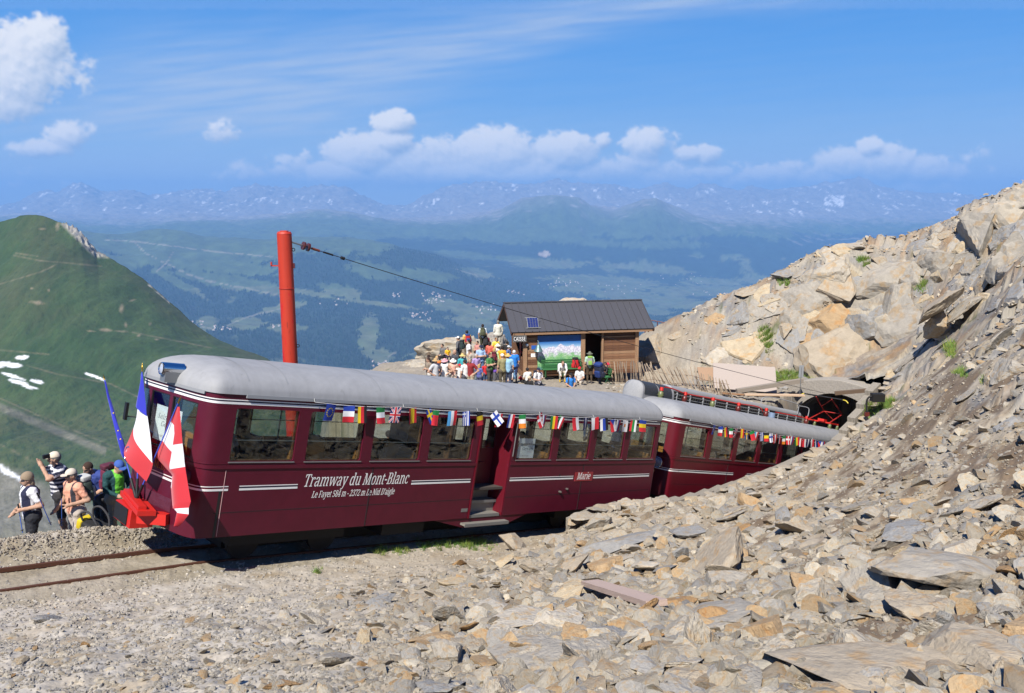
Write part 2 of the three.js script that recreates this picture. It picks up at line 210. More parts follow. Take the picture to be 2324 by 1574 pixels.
// ------------------------------------------------------------------ the grass mountain across the ravine
{
  const SKY = [[-330, 590], [0, 523], [30, 505], [75, 487], [110, 487], [140, 496], [160, 503], [185, 512], [205, 530], [237, 577], [265, 590], [300, 610], [350, 650], [400, 700], [450, 740], [500, 772], [545, 790], [580, 802], [605, 812], [660, 860], [800, 960], [900, 1000]];
  const lines = [
    [300, [[-330, 1560], [900, 1500]]],
    [520, [[-330, 1290], [0, 1285], [300, 1230], [900, 1200]]],
    [700, [[-330, 1120], [0, 1110], [120, 1120], [300, 1100], [900, 1100]]],
    [900, [[-330, 930], [0, 925], [120, 960], [300, 985], [600, 1010], [900, 1050]]],
    [1010, [[-330, 820], [0, 815], [60, 818], [150, 842], [240, 868], [330, 890], [600, 900], [900, 1000]]],
    [1300, SKY],
    [1420, SKY.map(([x, y]) => [x, y + 130])],
  ];
  const rows = []; [10, 20, 40, 44, 150, 12].forEach((n, k) => { for (let i = 0; i < n; i++) rows.push([k, i / n]); }); rows.push([5, 1]);
  const g = gridGeo(480, rows.length - 1, (u, v, i, j) => {
    const [k, t] = rows[j], px = -330 + u * 1230, D = lerp(lines[k][0], lines[k + 1][0], t);
    const a = at(px, poly(lines[k][1], px), lines[k][0]), b = at(px, poly(lines[k + 1][1], px), lines[k + 1][0]);
    const x = at(px, 787, D).x;
    if (k === 4) { let q = 0; for (let e = -4; e <= 4; e++) q += poly(SKY, px + e * 22) / 9; b.y = lerp(at(px, q, 1300).y, b.y, Math.pow(t, 3)); }
    let y = lerp(a.y, b.y, k === 4 ? t : t * t * (3 - 2 * t) * .5 + t * .5);
    const e = k === 4 ? 1 - Math.pow(t, 12) * .6 : 1;
    y += e * (8 * fbm2(x / 190, D / 240, 5, .5) + 1.8 * rid2(x / 70, D / 300, 4));
    const P = pix(x, y, -D), cr = sstep(26, 8, Math.abs(P[0] - (150 + (P[1] - 505) * 1.02))) * sstep(500, 512, P[1]) * sstep(592, 575, P[1]);
    y += cr * 9 * rid2(x / 16, D / 22 + 3, 4);
    return [x, y, -D];
  });
  const ps = g.attributes.position, cl = new Float32Array(ps.count * 3);
  const snow = [[20, 828, 34, 7, .12], [48, 812, 16, 6, -.1], [-20, 830, 40, 10, 0], [40, 868, 26, 6, .25], [70, 880, 22, 4, .2], [85, 867, 20, 5, .2], [30, 855, 30, 5, .3], [205, 852, 16, 4, .3], [222, 858, 16, 3.4, .35], [-30, 1045, 80, 9, .5], [20, 1075, 40, 9, .42]];
  const bareP = [[82, 687, 14, 4, .1], [275, 700, 5, 10, -.2], [300, 682, 8, 2, -.3], [245, 750, 18, 3.5, .1], [270, 752, 16, 2.6, .05], [315, 762, 5, 4, 0], [340, 736, 4, 4, -.4], [130, 512, 5, 9, -.3], [95, 520, 10, 3, 0], [285, 738, 3, 6, 0], [355, 771, 5, 2, 0], [205, 752, 12, 2, .1], [110, 660, 3, 4, 0], [70, 655, 4, 3, 0]];
  const paths = [[[30, 580], [90, 592], [160, 598], [230, 605]], [[35, 575], [85, 582]], [[0, 645], [90, 618], [130, 600]], [[60, 830], [130, 850], [200, 862], [250, 872], [320, 905]], [[0, 795], [110, 805]], [[300, 755], [420, 778], [480, 790]], [[0, 905], [90, 945], [160, 975], [260, 1015], [330, 1040]], [[120, 985], [220, 1010], [330, 1050]], [[0, 925], [70, 950]], [[0, 1010], [80, 1050]]];
  const segd = (p, a, b) => { const dx = b[0] - a[0], dy = b[1] - a[1], t = clamp(((p[0] - a[0]) * dx + (p[1] - a[1]) * dy) / (dx * dx + dy * dy)); return Math.hypot(p[0] - a[0] - t * dx, p[1] - a[1] - t * dy); };
  for (let i = 0; i < ps.count; i++) {
    const x = ps.getX(i), y = ps.getY(i), z = ps.getZ(i), P = pix(x, y, z);
    const a = fbm2(x / 90, z / 200, 5, .58), b = fbm2(x / 14, z / 60, 4, .6), h = fbm2(x / 260 + 4, z / 300, 3);
    let c = mixc([.015, .044, .012], [.037, .068, .020], clamp(.5 + .75 * a + .3 * b));
    c = mixc(c, [.052, .050, .025], clamp(.12 + .75 * h + .3 * b) * .75);        // browner heath
    const low = sstep(880, 960, P[1]);
    c = mixc(c, [.07, .085, .04], low * clamp(.35 + a * .6 + b * .5) * .75);
    c = mixc(c, [.012, .036, .016], sstep(.32, .5, fbm2(x / 9, z / 15, 3, .6) + .25 * low - .1) * .8);  // low shrubs
    let m = 0;
    for (const tr of paths) for (let k = 0; k < tr.length - 1; k++) { const d = segd(P, tr[k], tr[k + 1]); if (d < 2.6) m = Math.max(m, .8 * (1 - d / 2.6) * (.6 + .7 * b)); }
    for (const [cx, cy, rx, ry, s] of bareP) { const dx = P[0] - cx, dy = P[1] - cy - s * dx, q = Math.hypot(dx / rx, dy / ry); if (q < 1.6) m = Math.max(m, 1.25 - q + .7 * b); }
    c = mixc(c, [.19, .16, .11], clamp(m) * .8);
    const cr = sstep(24, 10, Math.abs(P[0] - (152 + (P[1] - 505) * 1.02) - 6 * b) * 1.0) * sstep(502, 510, P[1]) * sstep(590, 578, P[1]);
    c = mixc(c, mixc([.15, .145, .14], [.34, .32, .29], clamp(.5 + b + .3 * a)), cr);
    if (P[0] > 335 && P[0] < 385 && Math.abs(P[1] - (655 + (P[0] - 350) * .85)) < 6) c = mixc(c, [.34, .32, .29], clamp(.5 + b));
    const scr = sstep(1040, 1075, P[1] - P[0] * .42) * sstep(1160, 1110, P[1] - P[0] * .42) + sstep(1120, 1150, P[1] - P[0] * .2) + .7 * sstep(14, 4, Math.abs(P[1] - 925 - P[0] * .42));
    c = mixc(c, mixc([.12, .115, .09], [.20, .19, .165], clamp(.5 + b)), clamp(scr) * .85 * (P[0] < 240 ? 1 : 0));
    for (const [cx, cy, rx, ry, s] of snow) { const dx = P[0] - cx, dy = P[1] - cy - s * dx; const q = Math.hypot(dx / rx, dy / ry) * 1.2 + .5 * a + .4 * b; if (q < 1.1) c = mixc(c, [.60, .62, .66], sstep(1.15, .7, q)); }
    cl.set(c.map((q) => q * 1.02), i * 3);
  }
  g.setAttribute('color', new THREE.BufferAttribute(cl, 3));
  { const uv = g.attributes.uv; for (let i = 0; i < ps.count; i++) uv.setXY(i, ps.getX(i) / 260, ps.getZ(i) / 260); }
  structure('grass_mountain', g, new THREE.MeshStandardMaterial({ vertexColors: true, roughness: 1, map: mottle2, bumpMap: mottle, bumpScale: 1.6 }));
}

// ------------------------------------------------------------------ where the track and the two cars stand (measured from the photograph)
const CAR1 = { yaw: .781, slope: .219, o: V(-5.395, -5.955 + EYE, -13.838) }, CAR2 = { yaw: .8007, slope: .2695, o: V(5.332, -9.471 + EYE, -25.256) };
for (const c of [CAR1, CAR2]) {
  c.ax = V(Math.cos(c.slope) * Math.cos(c.yaw), -Math.sin(c.slope), -Math.cos(c.slope) * Math.sin(c.yaw));
  c.la = V(-Math.sin(c.yaw), 0, -Math.cos(c.yaw));
  c.up = V(0, 1, 0).addScaledVector(c.ax, -c.ax.y).normalize();
  c.rail = (u) => c.o.clone().addScaledVector(c.ax, u).addScaledVector(c.la, 1.225).addScaledVector(c.up, -.694);
  c.m = new THREE.Matrix4().makeBasis(c.ax, c.up, c.la.clone().negate()).setPosition(c.o.clone().addScaledVector(c.la, 1.225));
}
// centre line of the track at rail level: [distance along, x, y, z]
const TRACK = (() => {
  const P = [], a = CAR1.rail(0), back = V(-Math.cos(.781), .178, Math.sin(.781)).normalize();
  for (const d of [16, 10, 5, 2]) P.push([-d, a.clone().addScaledVector(back, d)]);
  for (const u of [0, 4, 8, 12, 14]) P.push([u, CAR1.rail(u)]);
  for (const u of [1.5, 6, 11, 16, 20, 24]) P.push([15.4 + u, CAR2.rail(u)]);
  return P;
})();
function trackAt(u) { let i = 0; while (i < TRACK.length - 2 && u > TRACK[i + 1][0]) i++; const [a, p] = TRACK[i], [b, q] = TRACK[i + 1]; return p.clone().lerp(q, (u - a) / (b - a)); }
const LAT = V(-Math.sin(.79), 0, -Math.cos(.79));
function trackUL(x, z) { // nearest point: distance along, and sideways (positive away from the camera)
  let best = 1e9, U = 0, L = 0;
  for (let i = 0; i < TRACK.length - 1; i++) {
    const [a, p] = TRACK[i], [b, q] = TRACK[i + 1], dx = q.x - p.x, dz = q.z - p.z, n = dx * dx + dz * dz;
    let t = ((x - p.x) * dx + (z - p.z) * dz) / n; const tc = clamp(t, i ? 0 : -3, i < TRACK.length - 2 ? 1 : 3), ex = x - p.x - tc * dx, ez = z - p.z - tc * dz, d = Math.hypot(ex, ez);
    if (d < best) { best = d; U = lerp(a, b, tc); L = d * Math.sign(ex * LAT.x + ez * LAT.z); }
  }
  return [U, L];
}
const WALL_LAT = -2.3, WALL_U0 = 9.0, PORTAL_U = 32.6;

// ------------------------------------------------------------------ the lie of the land round the station
const H = (() => {
  const pts = [];
  const P = (px, py, Z) => { const p = at(px, py, Z); pts.push([p.x, p.y, p.z]); }, Q = (x, y, z) => pts.push([x, y + EYE, z]);
  for (const a of [[0, 1574, 6.6], [600, 1574, 6.2], [1162, 1574, 5.9], [1700, 1574, 5.4], [2324, 1574, 4.8], [0, 1420, 10.3], [600, 1400, 9.8], [1162, 1400, 9.0], [1700, 1400, 8], [2324, 1400, 6.5], [455, 1295, 13.9], [700, 1278, 15.2], [1000, 1248, 17.2], [1200, 1216, 19.0], [1310, 1172, 19.4], [1500, 1148, 22], [1690, 1112, 25.3], [1820, 1060, 28.5], [1950, 1000, 31.9], [1500, 1250, 15], [1900, 1250, 11.5], [2324, 1200, 9], [1700, 1150, 18], [2000, 1050, 19], [2324, 1000, 13], [2324, 900, 16], [2150, 850, 24], [2324, 760, 20], [2050, 905, 28], [0, 1212, 14.3], [80, 1206, 14.6], [160, 1202, 14.95], [250, 1196, 15.3], [330, 1190, 15.8], [0, 1262, 15.0], [100, 1255, 15.4], [180, 1250, 15.75], [270, 1244, 16.2],
    [1900, 900, 36.8], [2020, 880, 35], [1700, 882, 40], [1500, 872, 42], [1800, 800, 43.5], [1500, 735, 50], [1600, 690, 49], [1780, 625, 47], [1900, 598, 45], [2000, 603, 44.5], [2060, 592, 44], [2130, 555, 43], [2190, 524, 42], [2324, 442, 40], [2600, 350, 38], [2100, 750, 39], [2324, 600, 34], [2324, 680, 27], [1950, 700, 43.5], [1650, 780, 45.5], [2200, 640, 39.5]]) P(...a);
  for (const a of [[0, -1.65, 0], [-8, -3.2, 1], [8, -.6, 1], [16, 1.2, -4], [22, 2.5, -12], [24, 2, -22], [26, 2.5, -32], [-.5, -9.1, -42], [5, -9.7, -44], [-5, -8.7, -41], [9, -9.9, -45.5], [-1, -9.2, -48], [5, -9.6, -49.5], [12, -9.4, -54], [20, -8, -56], [30, -5, -56], [-7, -9.4, -47], [-12, -10.5, -40], [-12, -8.6, -26], [-15, -7.8, -19], [-20, -7.6, -14], [-20, -6.4, -9], [-18, -5.2, -3], [-9.2, -7.5, -17.2], [-11.5, -7.5, -16.6], [-8.2, -7.4, -17.8]]) Q(...a);
  for (const [u, l, dy] of [[-10, 1.3, .06], [-6, 1.3, .06], [-3, 1.3, .05], [2, 3.5, -.1], [7, 3.6, .25], [11, 4.0, .75], [16, 4.3, 1.6], [22, 4.6, 3.0], [27, 4.6, 4.2], [7, 9, .6], [12, 10, 1.3], [2, 8, -.6]]) { const t = trackAt(u), d = LAT; pts.push([t.x + d.x * l, t.y + dy, t.z + d.z * l]); }
  const n = pts.length, C2 = 2.2 * 2.2, A = [], k = (a, b) => Math.sqrt((a[0] - b[0]) ** 2 + (a[2] - b[2]) ** 2 + C2);
  for (let i = 0; i < n; i++) { A.push(new Float64Array(n + 2)); for (let j = 0; j < n; j++) A[i][j] = k(pts[i], pts[j]); A[i][i] += -0.12; A[i][n] = 1; A[i][n + 1] = pts[i][1]; }
  { const r = new Float64Array(n + 2); for (let j = 0; j < n; j++) r[j] = 1; A.push(r); }
  const m = n + 1;
  for (let c = 0; c < m; c++) { let p = c; for (let r = c + 1; r < m; r++) if (Math.abs(A[r][c]) > Math.abs(A[p][c])) p = r; [A[c], A[p]] = [A[p], A[c]]; for (let r = c + 1; r < m; r++) { const f = A[r][c] / A[c][c]; if (f) for (let q = c; q <= m; q++) A[r][q] -= f * A[c][q]; } }
  const w = new Float64Array(m); for (let c = m - 1; c >= 0; c--) { let s = A[c][m]; for (let q = c + 1; q < m; q++) s -= A[c][q] * w[q]; w[c] = s / A[c][c]; }
  return (x, z) => { let s = w[n]; for (let i = 0; i < n; i++) { const dx = x - pts[i][0], dz = z - pts[i][2]; s += w[i] * Math.sqrt(dx * dx + dz * dz + C2); } return s; };
})();
// broken rock: tilted blocks of a cell pattern, three sizes
const hash2 = (i, j, k) => { let h = Math.imul(i, 374761393) ^ Math.imul(j, 668265263) ^ Math.imul(k, 2147483647); h = Math.imul(h ^ h >>> 13, 1274126177); return ((h ^ h >>> 16) >>> 0) / 4294967296; };
function cells(x, z, s, seed) { // -> [height of the tilted block, random number of the block, distance to its edge]
  x /= s; z /= s; const ix = Math.floor(x), iz = Math.floor(z); let d1 = 9, d2 = 9, bi = 0, bj = 0, bx = 0, bz = 0;
  for (let i = ix - 1; i <= ix + 1; i++) for (let j = iz - 1; j <= iz + 1; j++) { const cx = i + .15 + .7 * hash2(i, j, seed), cz = j + .15 + .7 * hash2(i, j, seed + 1), d = Math.hypot(x - cx, z - cz); if (d < d1) { d2 = d1; d1 = d; bi = i; bj = j; bx = cx; bz = cz; } else if (d < d2) d2 = d; }
  const ta = (hash2(bi, bj, seed + 2) - .5) * 1.5, tb = (hash2(bi, bj, seed + 3) - .35) * 1.3;
  return [(ta * (x - bx) + tb * (z - bz) + (hash2(bi, bj, seed + 4) - .5) * .38) * s, hash2(bi, bj, seed + 5), d2 - d1];
}
// how rocky: the outcrop behind the train and the ledges at the right; elsewhere loose scree
function rocky(x, z, y = H(x, z)) {
  const [px, py] = pix(x, y, z);
  let r = 0;
  if (z < -33) r = sstep(1480, 1560, px) * (.25 + .75 * sstep(-.28, .05, fbm2(x / 7 + 3, z / 5, 3) + .9 * sstep(1700, 1950, px) - .35));
  r = Math.max(r, sstep(2150, 2300, px - .25 * Math.max(0, py - 900)) * sstep(-.1, .25, fbm2(x / 2.5, z / 3.5, 3)) * (py < 1000 ? 1 : 0));
  return r;
}
function rockRelief(x, z) { const xr = x * .82 + z * .57, zr = (-x * .57 + z * .82) * 1.7, wx = xr + .5 * n2(x * .4, z * .4), wz = zr + .5 * n2(x * .4 + 9, z * .4); return [cells(wx, wz, 2.6, 1), cells(wx + .2 * n2(x, z), wz, 1.05, 21), cells(wx, wz + .1 * n2(x * 2, z * 2), .42, 51)]; }
const CAVE = at(2185, 765, 36.5);
function ground(x, z, detail = true) {
  let y = H(x, z);
  const [u, l] = trackUL(x, z);
  let R = null, rk = 0;
  if (detail) {
    rk = ground.rk = rocky(x, z, y);
    y += .10 * fbm2(x / 2.4, z / 2.4, 3) + .05 * fbm2(x / .5, z / .5, 3) * (z < -33 ? 2 : 1);
    if (rk > .01) { R = rockRelief(x, z); y += rk * (R[0][0] * .22 + R[1][0] * .17 + R[2][0] * .10); }
    const cv = Math.hypot((x - CAVE.x) / 1.5, (z - CAVE.z) / 1.1); if (cv < 1) y -= 2.6 * sstep(1, .55, cv);
  }
  const ed = poly([[-20, 3.0], [-6, 3.3], [0, 2.9], [4, 3.3], [6.5, 4.4], [9, 7], [12, 10.5], [16, 16], [20, 40]], u), off = Math.max(0, l - ed, (x < 9 ? -z - 53.5 : -z - 58), z < -24 ? Math.min(-8.6 - x, -24 - z) : 0);
  if (off > 0) y -= off * 1.5 + Math.min(off, 3) * 1.2;
  if (u < PORTAL_U + 5) {
    const rail = trackAt(Math.min(u, 40)).y, bed = rail - (l < -.45 ? .035 : l > .55 ? .05 : .085) + (detail ? .025 * fbm2(x * 2.2, z * 2.2, 3) : 0);
    const near = u > WALL_U0 ? sstep(-2.12, -2.36, l) : sstep(-1.15, -3.0, l), far = u > 14 ? sstep(1.75, 2.1, l) : sstep(.9, 1.3, l);
    const out = Math.max(near, far), keep = sstep(WALL_U0 - .9, WALL_U0, u);
    if (l < 0 && u <= WALL_U0 + .2) y = lerp(bed, y, lerp(sstep(-1.15, -3.0, l), near, 0));
    else y = lerp(bed, y, out);
  }
  return y;
}
const earthC = [[.375, .31, .22], [.30, .235, .15], [.43, .375, .295]], rockC = [[.22, .21, .205], [.30, .285, .26], [.37, .32, .23], [.31, .215, .12], [.25, .23, .20], [.42, .39, .33], [.165, .165, .17]];
const pick = (L, r) => L[Math.min(L.length - 1, r * L.length | 0)];
const earthy = (x, z, px) => fbm2((x * .8 + z * .6) / 1.1 + 30, (z * .8 - x * .6) / 3.2, 4, .6) + .38 * sstep(1500, 2200, px) - .22;
function groundColour(x, y, z, ny) {
  const [u, l] = trackUL(x, z), rk = ground.rk = rocky(x, z, y);
  const a = fbm2(x / 1.6, z / 1.6, 4, .6), b = fbm2(x / 6 + 5, z / 6, 3);
  let c = mixc(mixc(earthC[0], [.50, .475, .43], z > -33 ? sstep(1300, 500, pix(x, y, z)[0]) * .7 : 0), earthC[a > 0 ? 2 : 1], Math.min(1, Math.abs(a) * 1.6));
  if (Math.abs(l) < 1.2 && u < 3) c = mixc([.27, .23, .16], [.36, .32, .25], clamp(.5 + a));           // trodden earth between the rails
  if (z > -32) { const P = pix(x, y, z); c = mixc(c, [.15, .10, .058], sstep(.05, .35, earthy(x, z, P[0])) * sstep(1300, 1700, P[0]) * .9); }
  else if (z < -34) c = mixc(c, [.265, .24, .20], .6);
  if (rk > .02) {
    const R = rockRelief(x, z); let q = mixc(pick(rockC, R[0][1]), pick(rockC, R[1][1]), .45); q = mixc(q, pick(rockC, R[2][1]), .3);
    const rust = sstep(.12, .45, fbm2(x / 2.3 + 60, z / 3.1, 4, .55)); q = mixc(q, [.34, .195, .08], rust * .6);
    q = mixc(q, [.44, .395, .31], sstep(.15, .4, fbm2(x / 3.2 + 90, z / 2.6, 3)) * .5);
    const grain = fbm3(x * 3, y * 6, z * 3, 3); q = mixc(q, [q[0] * .7, q[1] * .7, q[2] * .72], clamp(.3 + grain) * .8);
    c = mixc(c, q, sstep(.05, .4, rk));
  }
  if (z < -30) c = mixc(c, [.06, .085, .025], sstep(.42, .6, fbm2(x / 1.7 + 11, z / 1.7, 4, .6)) * .75);   // tufts of grass in the outcrop
  return c.map((q) => q * .86);
}
const grainMap = noiseTex(512, (u, v) => { const q = .5 + .5 * tor(u, v, 9, 6, .62); return [q, q, q]; });
const dirtMap = noiseTex(512, (u, v) => { const q = .86 + .26 * tor(u + .31, v, 14, 5, .7); return [q, q, q].map((k) => clamp(k)); });
const groundMat = new THREE.MeshStandardMaterial({ vertexColors: true, roughness: .97, map: dirtMap, bumpMap: grainMap, bumpScale: .03 });
{
  const RK = [], NC = 760, NR = 470, z0 = 1.2, z1 = 62;
  const g = gridGeo(NC, NR, (u, v) => {
    const px = -420 + u * 3150, Z = z0 * Math.pow(z1 / z0, v), x = (px - 1162) / 1816 * Z * 1.02;
    const y = ground(x, -Z); RK.push(ground.rk); return [x, y, -Z];
  }, (x, y, z, nx, ny, nz, k) => groundColour(x, y, z, RK[k]), (p) => [p[0] * .45, p[2] * .45]);
  const o = structure('rocky_ground', g, groundMat);
  globalThis.groundMesh = o;
  // the hill goes on over the tunnel
  const g2 = gridGeo(90, 60, (a, b) => { const u = PORTAL_U + .6 + a * 8, l = -3.2 + b * 6.4, t = trackAt(Math.min(u, 39)), k = u - Math.min(u, 39), x = t.x + LAT.x * l + k * CAR2.ax.x, z = t.z + LAT.z * l + k * CAR2.ax.z; let y = H(x, z) + .05 + .10 * fbm2(x / 2.4, z / 2.4, 3); const rk = rocky(x, z), R = rockRelief(x, z); y += rk * (R[0][0] * .22 + R[1][0] * .17 + R[2][0] * .10); return [x, Math.max(y, t.y + 5.75), z]; }, (x, y, z) => groundColour(x, y, z, rocky(x, z)), (p) => [p[0] * .45, p[2] * .45]);
  structure('hillside_over_tunnel', g2, groundMat);
 
}
// ------------------------------------------------------------------ loose rock
function hit(px, py, zMin = 3, zMax = 58) { for (let Z = zMin; Z < zMax; Z *= 1.006) { const p = at(px, py, Z); if (ground(p.x, p.z, false) >= p.y) { p.y = ground(p.x, p.z); return p; } } return null; }
function boxUV(g, k = 1) { const p = g.attributes.position, n = g.attributes.normal, uv = new Float32Array(p.count * 2); for (let i = 0; i < p.count; i++) { const ax = Math.abs(n.getX(i)), ay = Math.abs(n.getY(i)), az = Math.abs(n.getZ(i)); if (ay >= ax && ay >= az) { uv[2 * i] = p.getX(i) * k; uv[2 * i + 1] = p.getZ(i) * k; } else if (ax > az) { uv[2 * i] = p.getZ(i) * k; uv[2 * i + 1] = p.getY(i) * k; } else { uv[2 * i] = p.getX(i) * k; uv[2 * i + 1] = p.getY(i) * k; } } g.setAttribute('uv', new THREE.BufferAttribute(uv, 2)); return g; }
// a block split off along a few planes: start from a ball, cut it flat, roughen
function rockGeo(seed, detail, cuts, rough, flat = 1, deep = 0) {
  const r = rng(seed), g0 = new THREE.IcosahedronGeometry(1, detail), p = g0.attributes.position, pl = [];
  for (let i = 0; i < cuts; i++) { const n = V(r() * 2 - 1, (r() * 2 - 1) * .9, r() * 2 - 1).normalize(); pl.push([n, .42 - deep + (.36 - deep * .5) * r()]); }
  pl.push([V(.1 * (r() - .5), 1, .1 * (r() - .5)).normalize(), .55], [V(.1 * (r() - .5), -1, .1 * (r() - .5)).normalize(), .5]);
  const v = V(0, 0, 0);
  for (let i = 0; i < p.count; i++) {
    v.fromBufferAttribute(p, i);
    for (let q = 0; q < 2; q++) for (const [n, d] of pl) { const e = v.dot(n) - d; if (e > 0) v.addScaledVector(n, -e); }
    if (rough) v.multiplyScalar(1 + rough * fbm3(v.x * 2.6 + seed, v.y * 3.2, v.z * 2.6, 3, .55));
    v.y *= flat; p.setXYZ(i, v.x, v.y, v.z);
  }
  const q = g0.index ? g0.toNonIndexed() : g0; q.computeVertexNormals(); return boxUV(q, .7);
}
// foliated grain of the gneiss: fine streaks along the slab
const streak = noiseTex(512, (u, v) => { const q = .5 + .5 * tor(u, v * 1, 7, 6, .66), w = .5 + .5 * tor(u * .999, v, 18, 4, .6); const k = clamp(.74 + .42 * (q - .5) + .16 * (w - .5)), oc = sstep(.04, .5, tor(u + .37, v + .11, 3.2, 5, .6)); return [k, k * lerp(.985, .80, oc), k * lerp(.95, .56, oc)]; });
const stoneMats = [[.36, .335, .295], [.44, .40, .335], [.30, .30, .30], [.48, .405, .29], [.42, .30, .175], [.40, .345, .27], [.50, .46, .395], [.39, .245, .115]].map((c) => new THREE.MeshStandardMaterial({ color: new THREE.Color().setRGB(...c.map((k) => Math.min(.9, k * .9))), roughness: .93, map: streak, bumpMap: grainMap, bumpScale: .022 }));
const slabGeos = [1, 2, 3, 4, 5, 6].map((s) => rockGeo(100 + s, 9, 11, .055, .34, .05)), chunkGeos = [1, 2, 3, 4, 5].map((s) => rockGeo(200 + s, 8, 15, .10, .8, .09));
const stoneGeos = [1, 2, 3, 4, 5, 6, 7].map((s) => rockGeo(300 + s, 2, 7, 0, s % 2 ? .5 : .8, .16));
const RR = rng(77);
function layOn(o, p, size, tilt = .35, sink = .3) { o.scale.copy(size); o.rotation.set((RR() - .5) * tilt, RR() * 6.28, (RR() - .5) * tilt); const s = ground(p.x + .3, p.z, false) - ground(p.x - .3, p.z, false), t = ground(p.x, p.z + .3, false) - ground(p.x, p.z - .3, false); const q = new THREE.Quaternion().setFromUnitVectors(V(0, 1, 0), V(-s / .6, 1, -t / .6).normalize()); o.quaternion.premultiply(q); o.position.set(p.x, p.y + size.y * (.5 - sink), p.z); }
// the slabs one knows again from the photograph: px, py, width px, kind, colour, tilt about the line of sight, label
const slabs = [
  [1615, 1300, 150, 0, 5, .55, 'upright slab with a yellow lichen streak leaning among the scree'], [1620, 1400, 205, 1, 0, .05, 'long flat grey beige slab lying beside the weathered board'], [1530, 1375, 125, 2, 7, .2, 'rust orange slab behind the end of the weathered board'],
  [1396, 1245, 150, 3, 2, .15, 'bluish grey slab lying flat below the retaining wall end'], [1566, 1218, 90, 4, 2, .3, 'dark bluish slab resting above the yellow streaked slab'], [1990, 1350, 150, 5, 0, .95, 'tall grey foliated slab standing upright on the bare earth slope'],
  [2200, 1300, 260, 1, 0, .35, 'very large grey slab set into the earth bank'], [1650, 1275, 130, 2, 4, .25, 'rust brown foliated slab lying right of the yellow streaked slab'], [1190, 1505, 170, 0, 0, .2, 'large grey slab with an ochre edge amid the rubble'],
  [985, 1565, 120, 3, 2, .1, 'grey blue slab lying flat in gravel'], [948, 1412, 75, 5, 0, .6, 'grey slab tilted up on edge in the gravel'], [1052, 1322, 80, 4, 3, .3, 'pale beige slab among small broken stones'],
  [1172, 1250, 85, 2, 5, .8, 'pointed slab sticking up near the train door step'], [1985, 1515, 330, 3, 5, .25, 'wide dark grey bedrock slab half buried in earth'], [1570, 1545, 130, 4, 5, .12, 'grey brown slab with a shadowed lower edge'],
  [1670, 1565, 120, 1, 0, .3, 'blue grey slab beside a small orange block'], [1522, 1500, 125, 5, 3, .2, 'banded beige slab tilted toward the track'], [1312, 1465, 85, 0, 4, .1, 'orange brown block with squared corners'],
  [2260, 1500, 240, 2, 5, .2, 'dark slab jutting from the earth bank with a shadowed hollow'], [1830, 1345, 70, 0, 4, .3, 'brown slab alone on fine scree'], [2120, 1400, 120, 4, 5, .6, 'brownish slab leaning on the very large grey slab'], [1480, 1300, 90, 1, 6, .3, 'light grey slab beneath the bluish slab'], [1395, 1440, 70, 2, 0, .2, 'small grey slab under the weathered board'], [180, 1455, 55, 3, 5, .2, 'squared beige block alone on sandy gravel'], [110, 1418, 42, 1, 2, .3, 'dark flat stone split in two on sandy gravel'], [640, 1572, 60, 4, 7, .1, 'rust brown stone at the foot of the gravel slope'],
];
for (const [px, py, w, k, c, tilt, label] of slabs) {
  const p = hit(px, py); if (!p) continue;
  const s = w / 1816 * p.distanceTo(camera.position) * .80, o = mesh(numbered('rock_slab'), (k === 0 && w < 90) ? chunkGeos[k] : slabGeos[k], stoneMats[c]);
  layOn(o, p, V(s, s * (k % 2 ? .8 : 1), s * .78), .2, .5); o.rotateZ(tilt); o.position.y += s * .12 * tilt;
  tag(put(o), label, 'rock');
}
